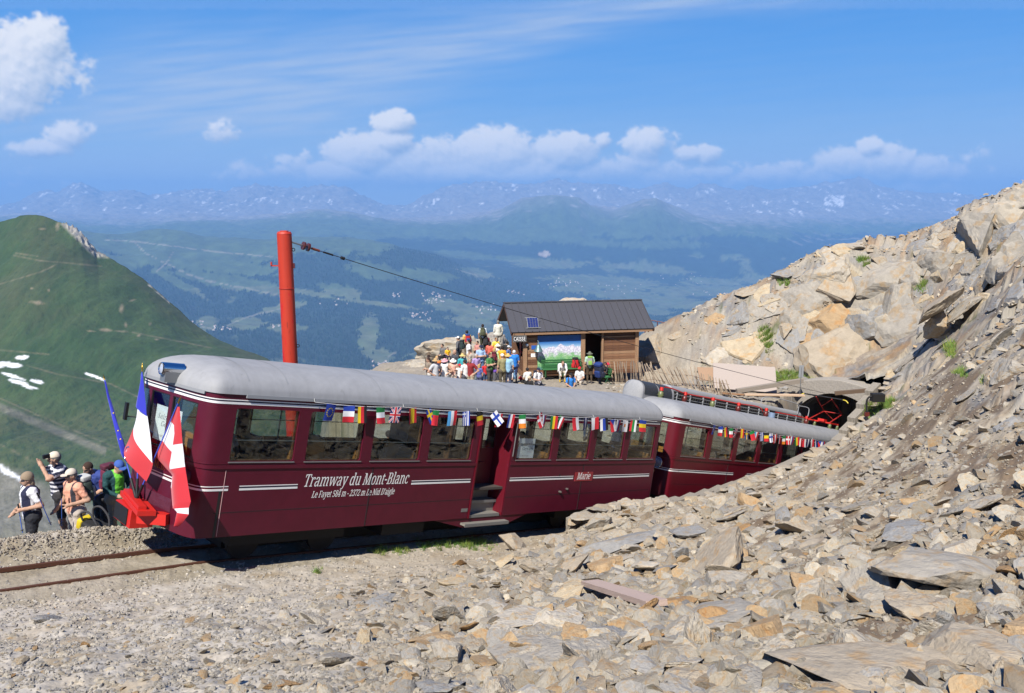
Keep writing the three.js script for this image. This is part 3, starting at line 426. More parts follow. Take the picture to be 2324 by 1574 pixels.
// single stones of the scree, then rubble and gravel too fine to pick apart
{
  const gm = globalThis.groundMesh; let n = 0; const used = [];
  for (let tries = 0; tries < 9000 && n < 290; tries++) {
    const px = RR() * 2500 - 60, py = 1130 + RR() * 460, d = .1 + .9 * sstep(500, 1150, px) ; if (RR() > d || py < 1290 - (px - 480) * .15 - (px > 1310 ? (px - 1310) * .3 : 0)) continue;
    const p = hit(px, py); if (!p) continue; const [u, l] = trackUL(p.x, p.z); if (l > -2.9 && u < WALL_U0 + 1) continue; if (l > WALL_LAT - .5) continue;
    const size = (.11 + .42 * Math.pow(RR(), 1.8)) * (.36 + .74 * sstep(500, 1300, px));
    if (used.some((q) => Math.hypot(q[0] - p.x, q[1] - p.z) < (q[2] + size) * .62)) continue; used.push([p.x, p.z, size]);
    const o = mesh('stone', RR() < .75 ? slabGeos[RR() * 6 | 0] : chunkGeos[RR() * 5 | 0], stoneMats[RR() < .5 ? [0, 1, 5, 6, 0, 1][RR() * 6 | 0] : [3, 4, 5, 7, 2, 4, 3, 0][RR() * 8 | 0]], gm);
    layOn(o, p, V(size, size * (.6 + .7 * RR()), size * (.55 + .45 * RR())), 1.1, .42); n++;
  }
  const scatter = (name, list, geo) => { const im = new THREE.InstancedMesh(geo, new THREE.MeshStandardMaterial({ color: 0xffffff, roughness: .95, map: streak, bumpMap: grainMap, bumpScale: .012 }), list.length); im.name = name; im.castShadow = im.receiveShadow = true; im.userData.kind = 'stuff'; const m = new THREE.Matrix4(), q = new THREE.Quaternion(), e = new THREE.Euler(), c = new THREE.Color(); list.forEach(([x, y, z, s, f, k], i) => { e.set(RR() * 1.3 - .65, RR() * 6.3, RR() * 1.3 - .65); q.setFromEuler(e); m.compose(V(x, y, z), q, V(s, s * f, s * (.55 + .45 * RR()))); im.setMatrixAt(i, m); const t = .72 + .42 * RR(); c.setRGB(...k.map((a) => Math.min(.92, a * t * .97))); im.setColorAt(i, c); }); scene.add(im); return im; };
  const tones = [[.42, .395, .345], [.47, .435, .37], [.40, .36, .295], [.36, .35, .335], [.52, .48, .40], [.45, .335, .205], [.35, .295, .225]];
  const rub = [], grav = [];
  for (let i = 0; i < 26000; i++) {   // rubble
    const px = -200 + RR() * 2700, Z = 4.5 * Math.pow(34 / 4.5, RR()), x = (px - 1162) / 1816 * Z * 1.02, [u, l] = trackUL(x, -Z);
    if (l > (u > WALL_U0 ? WALL_LAT - .3 : -1.0)) continue; const bare0 = fbm2(x / 1.4 + 30, -Z / 2.2, 3) ; if ((bare0 > .12 || (px > 1350 && earthy(x, -Z, px) > .1)) && RR() < .82) continue;
    const s = (.03 + .075 * Math.pow(RR(), 2.2)) * (.75 + .5 * sstep(500, 1400, px)); rub.push([x, ground(x, -Z) - s * .06, -Z, s, .45 + .4 * RR(), RR() < .8 ? tones[RR() * 5 | 0] : tones[RR() * 7 | 0]]);
  }
  for (let i = 0; i < 64000; i++) {   // gravel
    const px = -200 + RR() * 2700, Z = 5 * Math.pow(24 / 5, RR()), x = (px - 1162) / 1816 * Z * 1.02, [u, l] = trackUL(x, -Z);
    if (u > WALL_U0 && l > WALL_LAT) continue; if (Math.abs(l) < .62 && u < 6 && RR() < .86) continue; if (l > 4.5) continue;
    const sand = fbm2(x / 1.1 + 8, -Z / 1.5, 3); if (sand > .08 && RR() < .8) continue;
    const s = (.012 + .03 * Math.pow(RR(), 1.6)) * (l > -4 ? 1.15 : 1); const cool = sstep(1300, 500, px), tn = tones[RR() * 5 | 0], gy = (tn[0] + tn[1] + tn[2]) / 3; grav.push([x, ground(x, -Z) + s * .15, -Z, s, .5 + .4 * RR(), tn.map((q) => lerp(q, gy, cool * .5) * (1 + .32 * cool))]);
  }
  for (let i = 0; i < 9000; i++) { const px = -60 + RR() * 480, Z = 13.4 + RR() * 3, x = (px - 1162) / 1816 * Z * 1.02, [u, l] = trackUL(x, -Z); if (l < .62 || l > 4) continue; const s = .014 + .045 * Math.pow(RR(), 2); grav.push([x, ground(x, -Z) + s * .12, -Z, s, .5 + .4 * RR(), tones[RR() * 5 | 0]]); }
  const flats = [];
  for (let i = 0; i < 15000; i++) { const px = 380 + RR() * 2100, Z = 4.5 * Math.pow(30 / 4.5, RR()), x = (px - 1162) / 1816 * Z * 1.02, [u, l] = trackUL(x, -Z); if (l > (u > WALL_U0 ? WALL_LAT - .4 : -3.2) || RR() > .12 + .88 * sstep(450, 1250, px)) continue; if ((px > 1350 && earthy(x, -Z, px) > .08) && RR() < .88) continue; const s = (.07 + .25 * Math.pow(RR(), 2.6)) * (.5 + .5 * sstep(600, 1400, px)); flats.push([x, ground(x, -Z) - s * .02, -Z, s, .55 + .6 * RR(), (RR() < .7 ? tones[RR() * 4 | 0] : tones[4 + RR() * 3 | 0]).map((q) => q * .8)]); }
  scatter('broken_slabs', flats, rockGeo(390, 2, 8, .04, .4, .08)); scatter('rubble', rub, stoneGeos[1]); scatter('gravel', grav, stoneGeos[3]);
  // broken stone on the slopes of the outcrop
  const scr = [];
  for (let i = 0; i < 16000; i++) { const px = 1380 + RR() * 1150, Z = 30 * Math.pow(53 / 30, RR()), x = (px - 1162) / 1816 * Z, [u, l] = trackUL(x, -Z); if (u < PORTAL_U + 2 && l < 2.4) continue; const s = .05 + .22 * Math.pow(RR(), 3); if (x < 10.5 && -Z < -41 && x > -2) continue; scr.push([x, ground(x, -Z) - s * .25, -Z, s, .5 + .4 * RR(), tones[RR() * 7 | 0]]); }
  scatter('scree', scr, stoneGeos[2]);
  // the big blocks of the outcrop: px, py, ground distance (0 = on the ground), width, height, colour
  const blocks = [[1690, 795, 0, 120, .5, 3], [1625, 815, 0, 70, .5, 6], [1480, 800, 0, 90, .5, 3], [1940, 775, 0, 190, .34, 3], [1885, 735, 0, 120, .5, 4], [1830, 700, 0, 90, .6, 0], [1790, 730, 0, 70, .5, 0], [1900, 650, 0, 110, .4, 5], [1990, 640, 0, 130, .45, 0], [1860, 625, 0, 90, .4, 1], [2035, 690, 0, 110, .5, 0], [2020, 745, 0, 80, .6, 2], [2060, 800, 0, 140, .4, 0], [1930, 850, 0, 90, .5, 2], [1880, 860, 0, 60, .6, 0], [2140, 590, 0, 90, .7, 0], [2230, 520, 0, 130, .8, 6], [2180, 560, 0, 80, .6, 6], [2290, 490, 0, 100, .8, 1], [2300, 600, 0, 120, .7, 0], [2240, 640, 0, 90, .6, 5], [2130, 690, 35, 90, .7, 5], [2245, 700, 35, 95, .9, 3], [2290, 720, 33, 120, .8, 5], [2235, 780, 34.5, 80, .7, 6], [2120, 745, 35.5, 60, .7, 3], [2190, 690, 35.2, 90, .45, 0], [2080, 640, 0, 70, .5, 0], [1740, 690, 0, 60, .4, 3], [1680, 720, 0, 40, .5, 5], [1620, 735, 0, 46, .4, 4], [1560, 730, 0, 36, .4, 0], [1530, 760, 0, 30, .5, 3], [2300, 840, 0, 80, .7, 0], [2250, 870, 0, 50, .6, 5], [2310, 960, 0, 70, .6, 2], [2190, 900, 0, 50, .5, 0], [1760, 660, 0, 60, .4, 0], [1700, 665, 0, 50, .35, 5], [2050, 610, 0, 60, .4, 1], [2000, 820, 0, 60, .5, 0], [1780, 770, 0, 40, .5, 5], [1840, 800, 0, 46, .5, 4], [2150, 820, 0, 70, .5, 3], [2090, 860, 0, 60, .5, 1], [2330, 560, 0, 110, .8, 2], [2330, 450, 0, 80, .9, 1]];
  for (const [px, py, Z, w, f, c] of blocks) {
    const p = Z ? at(px, py, Z) : hit(px, py, 8); if (!p) continue; const s = w / 1816 * p.distanceTo(camera.position) * .6;
    const o = mesh('boulder', RR() < .45 ? chunkGeos[RR() * 5 | 0] : slabGeos[RR() * 6 | 0], stoneMats[c === 3 && RR() < .5 ? 5 : c === 6 && RR() < .5 ? 0 : c], gm); layOn(o, p, V(s * 1.25, s * (f + .5), s * 1.05), .35, .5); o.position.y -= s * .16; if (Z) o.position.y = p.y - s * .1;
  }
  for (let i = 0; i < 300; i++) { const px = 1640 + RR() * 700, py = 500 + RR() * 420, p = hit(px, py, 22); if (!p || rocky(p.x, p.z) < .3) continue; const s = .25 + .75 * RR() * RR(), o = mesh('boulder', RR() < .25 ? chunkGeos[RR() * 5 | 0] : slabGeos[RR() * 6 | 0], stoneMats[[0, 1, 5, 0, 3, 2, 2][RR() * 7 | 0]], gm); layOn(o, p, V(s * 1.9, s * 1.3, s * 1.3), .45, .5); o.position.y -= s * .22; }
 
  // grass at the edge of the ballast and in the outcrop
  const blade = mergeGeometries([0, 1, 2, 3, 4, 5, 6].map((i) => new THREE.ConeGeometry(.006, .1 + .05 * (i % 3), 3).translate(0, .06, 0).rotateX(.5 * Math.sin(i * 2.4)).rotateZ(.5 * Math.cos(i * 1.7)).translate(.03 * Math.sin(i * 3), 0, .03 * Math.cos(i * 5)))), gl = [];
  for (const [cx, cy, rx, ry, n, zm] of [[900, 1252, 50, 12, 40, 8], [1000, 1242, 60, 12, 60, 8], [1075, 1240, 60, 14, 90, 8], [860, 1256, 26, 9, 20, 8], [720, 1300, 10, 5, 10, 8], [1950, 940, 40, 10, 160, 20], [2010, 925, 20, 8, 120, 20], [2180, 850, 20, 8, 60, 8], [2160, 800, 16, 16, 60, 20], [2090, 660, 14, 14, 80, 30], [1740, 780, 20, 26, 140, 30], [1780, 640, 16, 5, 40, 30], [1960, 602, 16, 5, 50, 30], [1800, 860, 50, 16, 160, 30], [2240, 870, 16, 8, 40, 8]]) for (let i = 0; i < n; i++) { const p = hit(cx + rx * (RR() + RR() - 1), cy + ry * (RR() + RR() - 1), zm); if (p) gl.push([p.x, p.y, p.z, (.6 + .8 * RR()) * (p.z < -30 ? 2.2 : 1)]); }
  const gi = new THREE.InstancedMesh(blade, new THREE.MeshStandardMaterial({ color: 0xffffff, roughness: .9 }), gl.length), m4 = new THREE.Matrix4(), gc = new THREE.Color(); gl.forEach(([x, y, z, s], i) => { m4.makeRotationY(RR() * 6).scale(V(s, s, s)).setPosition(x, y - .01, z); gi.setMatrixAt(i, m4); gc.setRGB(.10 + .08 * RR(), .17 + .08 * RR(), .035); gi.setColorAt(i, gc); }); gi.name = 'grass_tufts'; gi.userData.kind = 'stuff'; gi.castShadow = gi.receiveShadow = true; scene.add(gi);
}
// ------------------------------------------------------------------ the rack railway train
const grime = noiseTex(512, (u, v) => { const q = clamp(.93 + .16 * tor(u, v, 7, 5, .6) - .5 * Math.max(0, tor(u + .2, v, 30, 3, .6) - .55)); return [q, q, q]; });
const roofDirt = noiseTex(512, (u, v) => { const q = clamp(.92 + .14 * tor(u, v, 9, 5, .65) + .05 * tor((u * 1) % 1, .3, 40, 2) - .5 * Math.max(0, tor(u + .5, v, 26, 3, .6) - .5)); return [q, q * .995, q * .98]; });
const maroon = (r, g, b) => new THREE.MeshPhysicalMaterial({ color: lin(r, g, b).multiplyScalar(.70), map: grime, roughness: .42, specularIntensity: .55, clearcoat: .08, clearcoatRoughness: .3 });
const M = {
  body: maroon(90, 18, 40), body2: maroon(98, 12, 30), white: mat(238, 238, 236, .45), navy: mat(26, 24, 52, .5), roof: mat(160, 162, 166, .7, { map: roofDirt }), roof2: mat(146, 149, 153, .7), dark: mat(22, 20, 22, .8), black: mat(14, 14, 15, .6), steel: mat(150, 152, 152, .45, { metalness: .6 }), tread: mat(150, 147, 138, .6, { metalness: .3, bumpMap: grainMap, bumpScale: .004 }), chrome: mat(225, 228, 232, .12, { metalness: 1 }), red: mat(206, 34, 22, .5), red2: mat(170, 34, 26, .6), wood: mat(196, 132, 58, .6), wood2: mat(132, 84, 38, .6), inside: mat(150, 148, 140, .8), floor: mat(70, 62, 56, .9), pipe: mat(120, 18, 30, .4),
  glass: new THREE.MeshPhysicalMaterial({ color: new THREE.Color(.80, .84, .83), roughness: .03, transmission: 1, thickness: 0, ior: 1.5 }),
  lens: new THREE.MeshPhysicalMaterial({ color: 0xffffff, roughness: .08, transmission: .75, thickness: 0 }), rail: mat(104, 66, 48, .7, { metalness: .35 }), rust: mat(96, 60, 42, .9), gold: mat(205, 165, 70, .3, { metalness: 1 }), olive: mat(110, 118, 78, .4), oxide: mat(96, 30, 26, .4), pole: mat(196, 52, 28, .62),
};
const font = await new FontLoader().loadAsync('fonts/droid/droid_serif_regular.typeface.json'), fontB = await new FontLoader().loadAsync('fonts/droid/droid_sans_bold.typeface.json');
function text(str, w, h, italic = .22, f = font, depth = .002) { const g = new TextGeometry(str, { font: f, size: 1, depth: .01, curveSegments: 5, bevelEnabled: false }); g.computeBoundingBox(); const b = g.boundingBox; g.translate(-b.min.x, 0, 0); const k = w / (b.max.x - b.min.x), ky = h; g.scale(k, ky, depth / .01); g.applyMatrix4(new THREE.Matrix4().set(1, italic, 0, 0, 0, 1, 0, 0, 0, 0, 1, 0, 0, 0, 0, 1)); return g; }
function canvasTex(w, h, draw) { const c = document.createElement('canvas'); c.width = w; c.height = h; const x = c.getContext('2d'); draw(x, w, h); const t = new THREE.CanvasTexture(c); t.colorSpace = THREE.SRGBColorSpace; t.anisotropy = 4; return t; }
// outline of a car in plan, starting at the rear of the near side, round the bowed front, back along the far side, across the rear
function carPlan(len, hw = 1.225, xs = -.06, nose = .68, n = 5.2) {
  const P = []; for (let i = 0; i <= 40; i++) P.push([lerp(len - .14, xs, i / 40), hw]);
  const K = 44; for (let i = 1; i < K; i++) { const a = Math.PI * i / K, c = Math.cos(a), s = Math.sin(a); const z = hw * Math.sign(c) * Math.pow(Math.abs(c), 2 / n), f = Math.pow(s, 2 / n); P.push([xs - (nose - .15 * z) * f, z]); }
  for (let i = 0; i <= 40; i++) P.push([lerp(xs, len - .14, i / 40), -hw]);
  for (let i = 1; i <= 4; i++) { const a = i / 4 * Math.PI / 2; P.push([len - .14 + .14 * Math.sin(a), -hw + .14 - .14 * Math.cos(a)]); }
  for (let i = 0; i < 5; i++) { const a = i / 5 * Math.PI / 2; P.push([len - .14 + .14 * Math.cos(a), hw - .14 + .14 * Math.sin(a)]); }
  P.push([len - .14, hw]);
  const S = [0]; for (let i = 1; i < P.length; i++) S.push(S[i - 1] + Math.hypot(P[i][0] - P[i - 1][0], P[i][1] - P[i - 1][1]));
  const at_ = (s) => { let i = 0; while (i < P.length - 2 && s > S[i + 1]) i++; const t = (s - S[i]) / (S[i + 1] - S[i] || 1), p = P[i], q = P[i + 1], L = Math.hypot(q[0] - p[0], q[1] - p[1]); return [lerp(p[0], q[0], t), lerp(p[1], q[1], t), (q[1] - p[1]) / L * -1 * -1, -(q[0] - p[0]) / L * 1]; };
  return { P, S, at: at_, L: S[S.length - 1], side: len - .14 - xs, front0: len - .14 - xs, len, xs };
}
// a strip of wall following the plan from s0 to s1, between heights y0 and y1, outer face at offset off, thickness t
function ring(pl, s0, s1, y0, y1, off = 0, t = .05) {
  const ss = [s0, ...pl.S.filter((s) => s > s0 + 1e-4 && s < s1 - 1e-4), s1], pos = [];
  const out = ss.map((s) => { const [x, z, nx, nz] = pl.at(s); return [[x + nx * off, z + nz * off], [x + nx * (off - t), z + nz * (off - t)]]; });
  const quad = (a, b, c, d) => pos.push(...a, ...b, ...c, ...a, ...c, ...d);
  for (let i = 0; i < out.length - 1; i++) {
    const [o1, i1] = out[i], [o2, i2] = out[i + 1], v = (p, y) => [p[0], y, p[1]];
    quad(v(o2, y0), v(o1, y0), v(o1, y1), v(o2, y1)); quad(v(i1, y0), v(i2, y0), v(i2, y1), v(i1, y1)); quad(v(o1, y1), v(i1, y1), v(i2, y1), v(o2, y1)); quad(v(o2, y0), v(i2, y0), v(i1, y0), v(o1, y0));
  }
  for (const k of [0, out.length - 1]) { const [o, q] = out[k], v = (p, y) => [p[0], y, p[1]]; quad(v(o, y0), v(q, y0), v(q, y1), v(o, y1)); }
  const g = new THREE.BufferGeometry(); g.setAttribute('position', new THREE.Float32BufferAttribute(pos, 3)); const uv = new Float32Array(pos.length / 3 * 2); for (let i = 0; i < pos.length / 3; i++) { uv[2 * i] = (pos[3 * i] + pos[3 * i + 2] * .8) * .4; uv[2 * i + 1] = pos[3 * i + 1] * .4; } g.setAttribute('uv', new THREE.BufferAttribute(uv, 2)); g.computeVertexNormals(); return toCreasedNormals(g, .5);
}
function roofGeo(pl, yg, Hh, inX0, inX1) { const ts = [0, .01, .03, .07, .12, .18, .26, .36, .5, .7, .88, 1]; return gridGeo(pl.P.length - 1, ts.length - 1, (u, v, i, j) => { const t = ts[j], [x, z, nx, nz] = pl.at(pl.S[i]), ox = x + nx * .03, oz = z + nz * .03, ix = clamp(x, inX0, inX1); return [lerp(ox, ix, t), yg + Hh * Math.sqrt(1 - Math.pow(1 - t, 2.7)), lerp(oz, 0, t)]; }, null, (p) => [p[0] * .22, p[2] * .3]); }
const rrect = (s, x0, y0, x1, y1, r) => { s.moveTo(x0 + r, y0); s.lineTo(x1 - r, y0); s.quadraticCurveTo(x1, y0, x1, y0 + r); s.lineTo(x1, y1 - r); s.quadraticCurveTo(x1, y1, x1 - r, y1); s.lineTo(x0 + r, y1); s.quadraticCurveTo(x0, y1, x0, y1 - r); s.lineTo(x0, y0 + r); s.quadraticCurveTo(x0, y0, x0 + r, y0); };
function panelWithHoles(u0, u1, y0, y1, holes, z, t = .05) { const s = new THREE.Shape(); s.moveTo(u0, y0); s.lineTo(u1, y0); s.lineTo(u1, y1); s.lineTo(u0, y1); s.closePath(); for (const [a, b] of holes) { const h = new THREE.Path(); rrect(h, a, y0 + .012, b, y1 - .012, .07); s.holes.push(h); } return new THREE.ExtrudeGeometry(s, { depth: t, bevelEnabled: false, curveSegments: 5 }).translate(0, 0, z); }
const VS = 1.40, VT = 2.41, VG = 2.635;
function makeCar(car, o) {
  const pl = carPlan(o.len), F0 = pl.front0, Lf = pl.S[84] - pl.S[40], body = o.body;
  const sU = (u) => pl.side - (u - pl.xs);             // near side: u -> s
  const farS = (u) => pl.S[84] + (u - pl.xs);          // far side
  const root = group(o.name); root.applyMatrix4(car.m); tag(put(root), o.label, 'train car', 'cars of the maroon rack railway train');
  const D = o.door, rearS = pl.L;
  // lower body
  const low = mesh('lower_body', [ring(pl, D ? sU(D[0]) : 0.001, pl.L, 0, 1.27), ...(D ? [ring(pl, 0, sU(D[1]), 0, 1.27)] : [])], body, root);
  mesh('waist_moulding', [ring(pl, D ? sU(D[0]) : .001, pl.L, 1.275, 1.345, .022, .07), ...(D ? [ring(pl, 0, sU(D[1]), 1.275, 1.345, .022, .07)] : []), ring(pl, F0 - .3, F0 + Lf, 1.36, 1.385, .012, .06)], body, root);
  mesh('window_rail', [ring(pl, D ? sU(D[0]) : .001, pl.L, 1.347, VS - .001), ...(D ? [ring(pl, 0, sU(D[1]), 1.347, VS - .001)] : [])], body, root);
  // panel joints and rubbing strip
  for (const u of o.joints) mesh('panel_joint', box(.012, 1.25, .012, u, .64, 1.229), M.dark, low);
  mesh('panel_joint', ring(pl, D ? sU(D[0]) : .1, F0 + .1, .45, .462, .003, .006), M.dark, low); if (D) mesh('panel_joint', ring(pl, .1, sU(D[1]), .45, .462, .003, .006), M.dark, low);
  // pillars: near side and far side straight walls with rounded openings
  const W = o.windows, uA = pl.xs, uB = o.len - .14;
  if (D) { mesh('window_wall', panelWithHoles(uA, D[0], VS, VT, W.filter((w) => w[1] < D[0]), 1.175), body, root); mesh('window_wall', panelWithHoles(D[1], uB, VS, VT, W.filter((w) => w[0] > D[1]), 1.175), body, root); } else mesh('window_wall', panelWithHoles(uA, uB, VS, VT, W, 1.175), body, root);
  mesh('window_wall', panelWithHoles(uA, uB, VS, VT, W, -1.225), body, root);
  for (const sd of [1, -1]) for (const [a, b] of W) {
    const p = mesh('window', box(b - a + .02, VT - VS - .01, .006, (a + b) / 2, (VS + VT) / 2, sd * 1.19), M.glass, root);
    mesh('frame', [box(.035, VT - VS, .03, b - .02, (VS + VT) / 2, sd * 1.155), box(.035, VT - VS, .03, a + .02, (VS + VT) / 2, sd * 1.155), box(b - a, .03, .03, (a + b) / 2, VS + .02, sd * 1.155)], M.wood2, p);
    mesh('sash_bar', box(b - a, .018, .02, (a + b) / 2, VS + .40, sd * 1.17), M.steel, p);
    if (sd > 0) mesh('sill', box(b - a + .04, .018, .03, (a + b) / 2, VS - .004, 1.236), M.steel, p);
  }
  // bowed front with three panes, corner posts, rear wall
  const fp = o.frontPanes.map(([a, b]) => [F0 + Lf * a, F0 + Lf * b]); let s = F0 + .001;
  for (const [a, b] of [...fp, [F0 + Lf, 0]]) { mesh('front_pillar', ring(pl, s, a, VS, VT), body, root); s = b; }
  for (const [a, b] of fp) { const w = mesh('front_window', ring(pl, a, b, VS, VT, -.02, .006), M.glass, root); mesh('frame', [ring(pl, a, a + .02, VS, VT, -.005, .04), ring(pl, b - .02, b, VS, VT, -.005, .04), ring(pl, a, b, VS, VS + .02, -.005, .04), ring(pl, a, b, VT - .02, VT, -.005, .04)], M.black, w); }
  const rs = pl.S[125];
  const midR = (pl.S[128] + pl.S[129]) / 2;
  for (const [a, b] of [[rs, rs + .25], [pl.L - .25, pl.L], [midR - .12, midR + .12]]) mesh('rear_pillar', ring(pl, a, b, VS, VT), body, root);
  mesh('rear_window', ring(pl, rs + .25, pl.L - .25, VS + .02, VT - .02, -.025, .006), M.glass, root);
  mesh('upper_band', ring(pl, .001, pl.L, VT + .001, VG + .05), body, root);
  // lines painted round the car
  mesh('white_line', [ring(pl, .02, F0 + Lf, 2.470, 2.512, .004, .006), ring(pl, .02, F0 + Lf, 2.540, 2.558, .004, .006)], M.white, root);
  mesh('navy_line', ring(pl, .02, F0 + Lf, 2.514, 2.538, .003, .006), M.navy, root);
  for (const [u0, u1] of o.lines) { mesh('white_line', [ring(pl, sU(u1), sU(u0), .865, .903, .004, .006), ring(pl, sU(u1), sU(u0), .937, .953, .004, .006)], M.white, root); mesh('navy_line', ring(pl, sU(u1), sU(u0), .905, .935, .003, .006), M.navy, root); }
  mesh('white_line', [ring(pl, F0 - .12, F0 + Lf * .97, .865, .903, .004, .006), ring(pl, F0 - .12, F0 + Lf * .97, .937, .953, .004, .006)], M.white, root);
  // roof
  const rf = mesh('roof', roofGeo(pl, VG + .02, .53, .45, o.len - .5), M.roof, root);
  mesh('gutter', [ring(pl, .02, F0 - .2, VG - .035, VG + .03, .05, .06), ring(pl, F0 + Lf * .16, F0 + Lf * .84, VG - .03, VG + .03, .04, .05), ring(pl, pl.S[84], pl.S[124], VG - .035, VG + .03, .05, .06)], M.roof2, rf);
  for (const u of o.seams) mesh('roof_seam', gridGeo(22, 1, (a, b) => { const q = a * 2 - 1, t = 1 - Math.abs(q); return [u + (b - .5) * .03, VG + .024 + .53 * Math.sqrt(1 - Math.pow(1 - t, 2.7)) , q * 1.258]; }), M.roof2, rf);
  // inside: floor, ceiling, partitions, wooden benches, grab rails
  mesh('floor', box(o.len - .2, .06, 2.3, o.len / 2 - .3, .68, 0), M.floor, root); mesh('ceiling', box(o.len - .6, .03, 2.3, o.len / 2, 2.60, 0), M.inside, root);
  for (const u of o.benches) for (const z of [.72, -.72]) { const b = mesh('bench', [box(.05, .56, .86, u, 1.20, z), box(.46, .05, .86, u + .24, 1.02, z), box(.46, .05, .86, u - .24, 1.02, z)], M.wood2, root); for (let k = 0; k < 3; k++) mesh('slat', box(.07, .09, .84, u, 1.30 + k * .105, z), M.wood, b); mesh('bench_leg', box(.3, .32, .7, u, .87, z), M.dark, b); }
  for (const u of o.partitions) mesh('partition', [box(.04, 1.9, .75, u, 1.65, .76), box(.04, 1.9, .75, u, 1.65, -.76)], M.wood2, root);
  for (const u of o.benches.filter((q, i) => i % 3 === 1)) mesh('grab_pole', bar(V(u, .7, .3), V(u, 2.6, .3), .016), M.steel, root);
  // running gear, plus a dark centre box added to deepen the shade beneath
  mesh('underframe_and_filler', [box(o.len - .6, .22, 1.7, o.len / 2 - .2, -.02, 0), box(2.6, .3, 1.5, 1.8, -.2, 0), box(2.6, .3, 1.5, o.len - 2.6, -.2, 0), box(1.2, .35, 1.8, o.len * .33, -.18, 0), box(o.len - 1.2, .5, .7, o.len / 2, -.3, -.1)], M.dark, root);
  for (const u of [.9, 2.7, o.len - 3.5, o.len - 1.7]) for (const z of [.5, -.5]) mesh('wheel', new THREE.CylinderGeometry(.34, .34, .1, 24).rotateX(Math.PI / 2).translate(u, -.354, z), M.dark, root);
  return { root, pl, low, F0, Lf, sU, rf };
}
const w1 = 1.316, g1 = .257, W1 = []; for (let i = 0; i < 4; i++) W1.push([i * (w1 + g1), i * (w1 + g1) + w1]); for (let i = 0; i < 4; i++) W1.push([7.5975 + i * (w1 + g1), 7.5975 + i * (w1 + g1) + w1]);
const c1 = makeCar(CAR1, { name: 'tram_car', label: 'maroon rack railway car with grey roof, lettered side and flags on its front', len: 13.92, body: M.body, windows: W1, door: [6.24, 7.42], joints: [3.25, 10.35], lines: [[.28, 1.5], [4.36, 6.15], [7.5, 9.98], [10.86, 13.6]], frontPanes: [[.20, .425], [.455, .635], [.665, .83]], seams: [.2, 1.0, 3.2, 5.4, 7.6, 9.8, 11.9, 13.1], benches: [.1, 1.45, 3.0, 4.6, 8.9, 10.5, 12.1, 13.5], partitions: [5.4] });
const R1 = c1.root;
const dec = (g, x, y, z = 1.2275) => g.translate(x, y, z);
mesh('lettering', dec(text('Tramway du Mont-Blanc', 2.62, .25, .2), 1.62, .895), M.white, R1);
mesh('lettering', dec(text('Le Fayet 584 m - 2372 m Le Nid D\'aigle', 2.06, .135, .2), 1.85, .665), M.white, R1);
{ const p = mesh('name_plate', box(.78, .25, .012, 10.43, .925, 1.231), mat(150, 44, 50, .45), R1); mesh('lettering', dec(text('Marie', .56, .19, .2), 10.13, .85, 1.238), M.white, p); }
mesh('maker_plate', box(.2, .08, .006, 6.1, .2, 1.229), M.steel, R1);
// the recessed door and its steps
{
  const d0 = 6.24, d1 = 7.42, zi = .74;
  const d = mesh('door', [box(.54, 1.25, .04, d0 + .78, .98, zi), box(.06, 1.0, .04, d0 + .54, 2.0, zi), box(.06, 1.0, .04, d0 + 1.02, 2.0, zi), box(.54, .08, .04, d0 + .78, 2.46, zi)], M.body2, R1);
  mesh('door_window', box(.42, .86, .008, d0 + .78, 2.0, zi), M.glass, d); mesh('handle', bar(V(d0 + .56, 1.25, zi + .04), V(d0 + .72, 1.25, zi + .04), .018), M.pipe, d);
  const dd = mesh('door', [box(.44, 1.25, .04, d0 + .24, .98, zi - .1), box(.06, 1.0, .04, d0 + .04, 2.0, zi - .1), box(.06, 1.0, .04, d0 + .44, 2.0, zi - .1), box(.44, .08, .04, d0 + .24, 2.46, zi - .1)], mat(60, 22, 28, .6), R1); mesh('door_window', box(.34, .86, .008, d0 + .24, 2.0, zi - .1), M.glass, dd);
  mesh('door_reveal', [box(.04, 2.45, .5, d0 + .02, 1.22, 1.0), beam(V(d1 - .16, 1.22, zi), V(d1 - .01, 1.22, 1.215), .04, 2.45)], M.body2, R1);
  mesh('door_rail', bar(V(d1 + .02, 1.5, 1.26), V(d1 + .02, 2.35, 1.26), .014), M.steel, R1);
  mesh('kick_plate', box(d1 - d0 - .2, .36, .03, d0 + .52, .52, zi + .03), M.tread, R1);
  for (const [y, z0, z1, h] of [[.34, zi + .02, 1.02, .05], [.04, zi + .2, 1.20, .05], [-.13, 1.0, 1.36, .05]]) { const x0 = y < 0 ? d0 - .18 : d0 + .06, x1 = y < 0 ? d1 + .12 : d1 - .1, st = mesh('step', box(x1 - x0, h, z1 - z0, (x0 + x1) / 2, y, (z0 + z1) / 2), M.tread, R1); mesh('nosing', box(x1 - x0, .07, .02, (x0 + x1) / 2, y - .01, z1 + .008), M.steel, st); }
  mesh('riser', [box(d1 - d0 - .1, .26, .03, d0 + .56, .19, zi + .22), box(d1 - d0 - .1, .18, .03, d0 + .56, -.06, .99)], M.tread, R1);
  const sk = new THREE.Shape(); sk.moveTo(5.2, 0); sk.lineTo(8.4, 0); sk.lineTo(7.6, -.24); sk.lineTo(6.2, -.24); sk.closePath(); mesh('step_skirt', new THREE.ExtrudeGeometry(sk, { depth: .03, bevelEnabled: false }).translate(0, -.005, 1.17), M.body, R1);
}
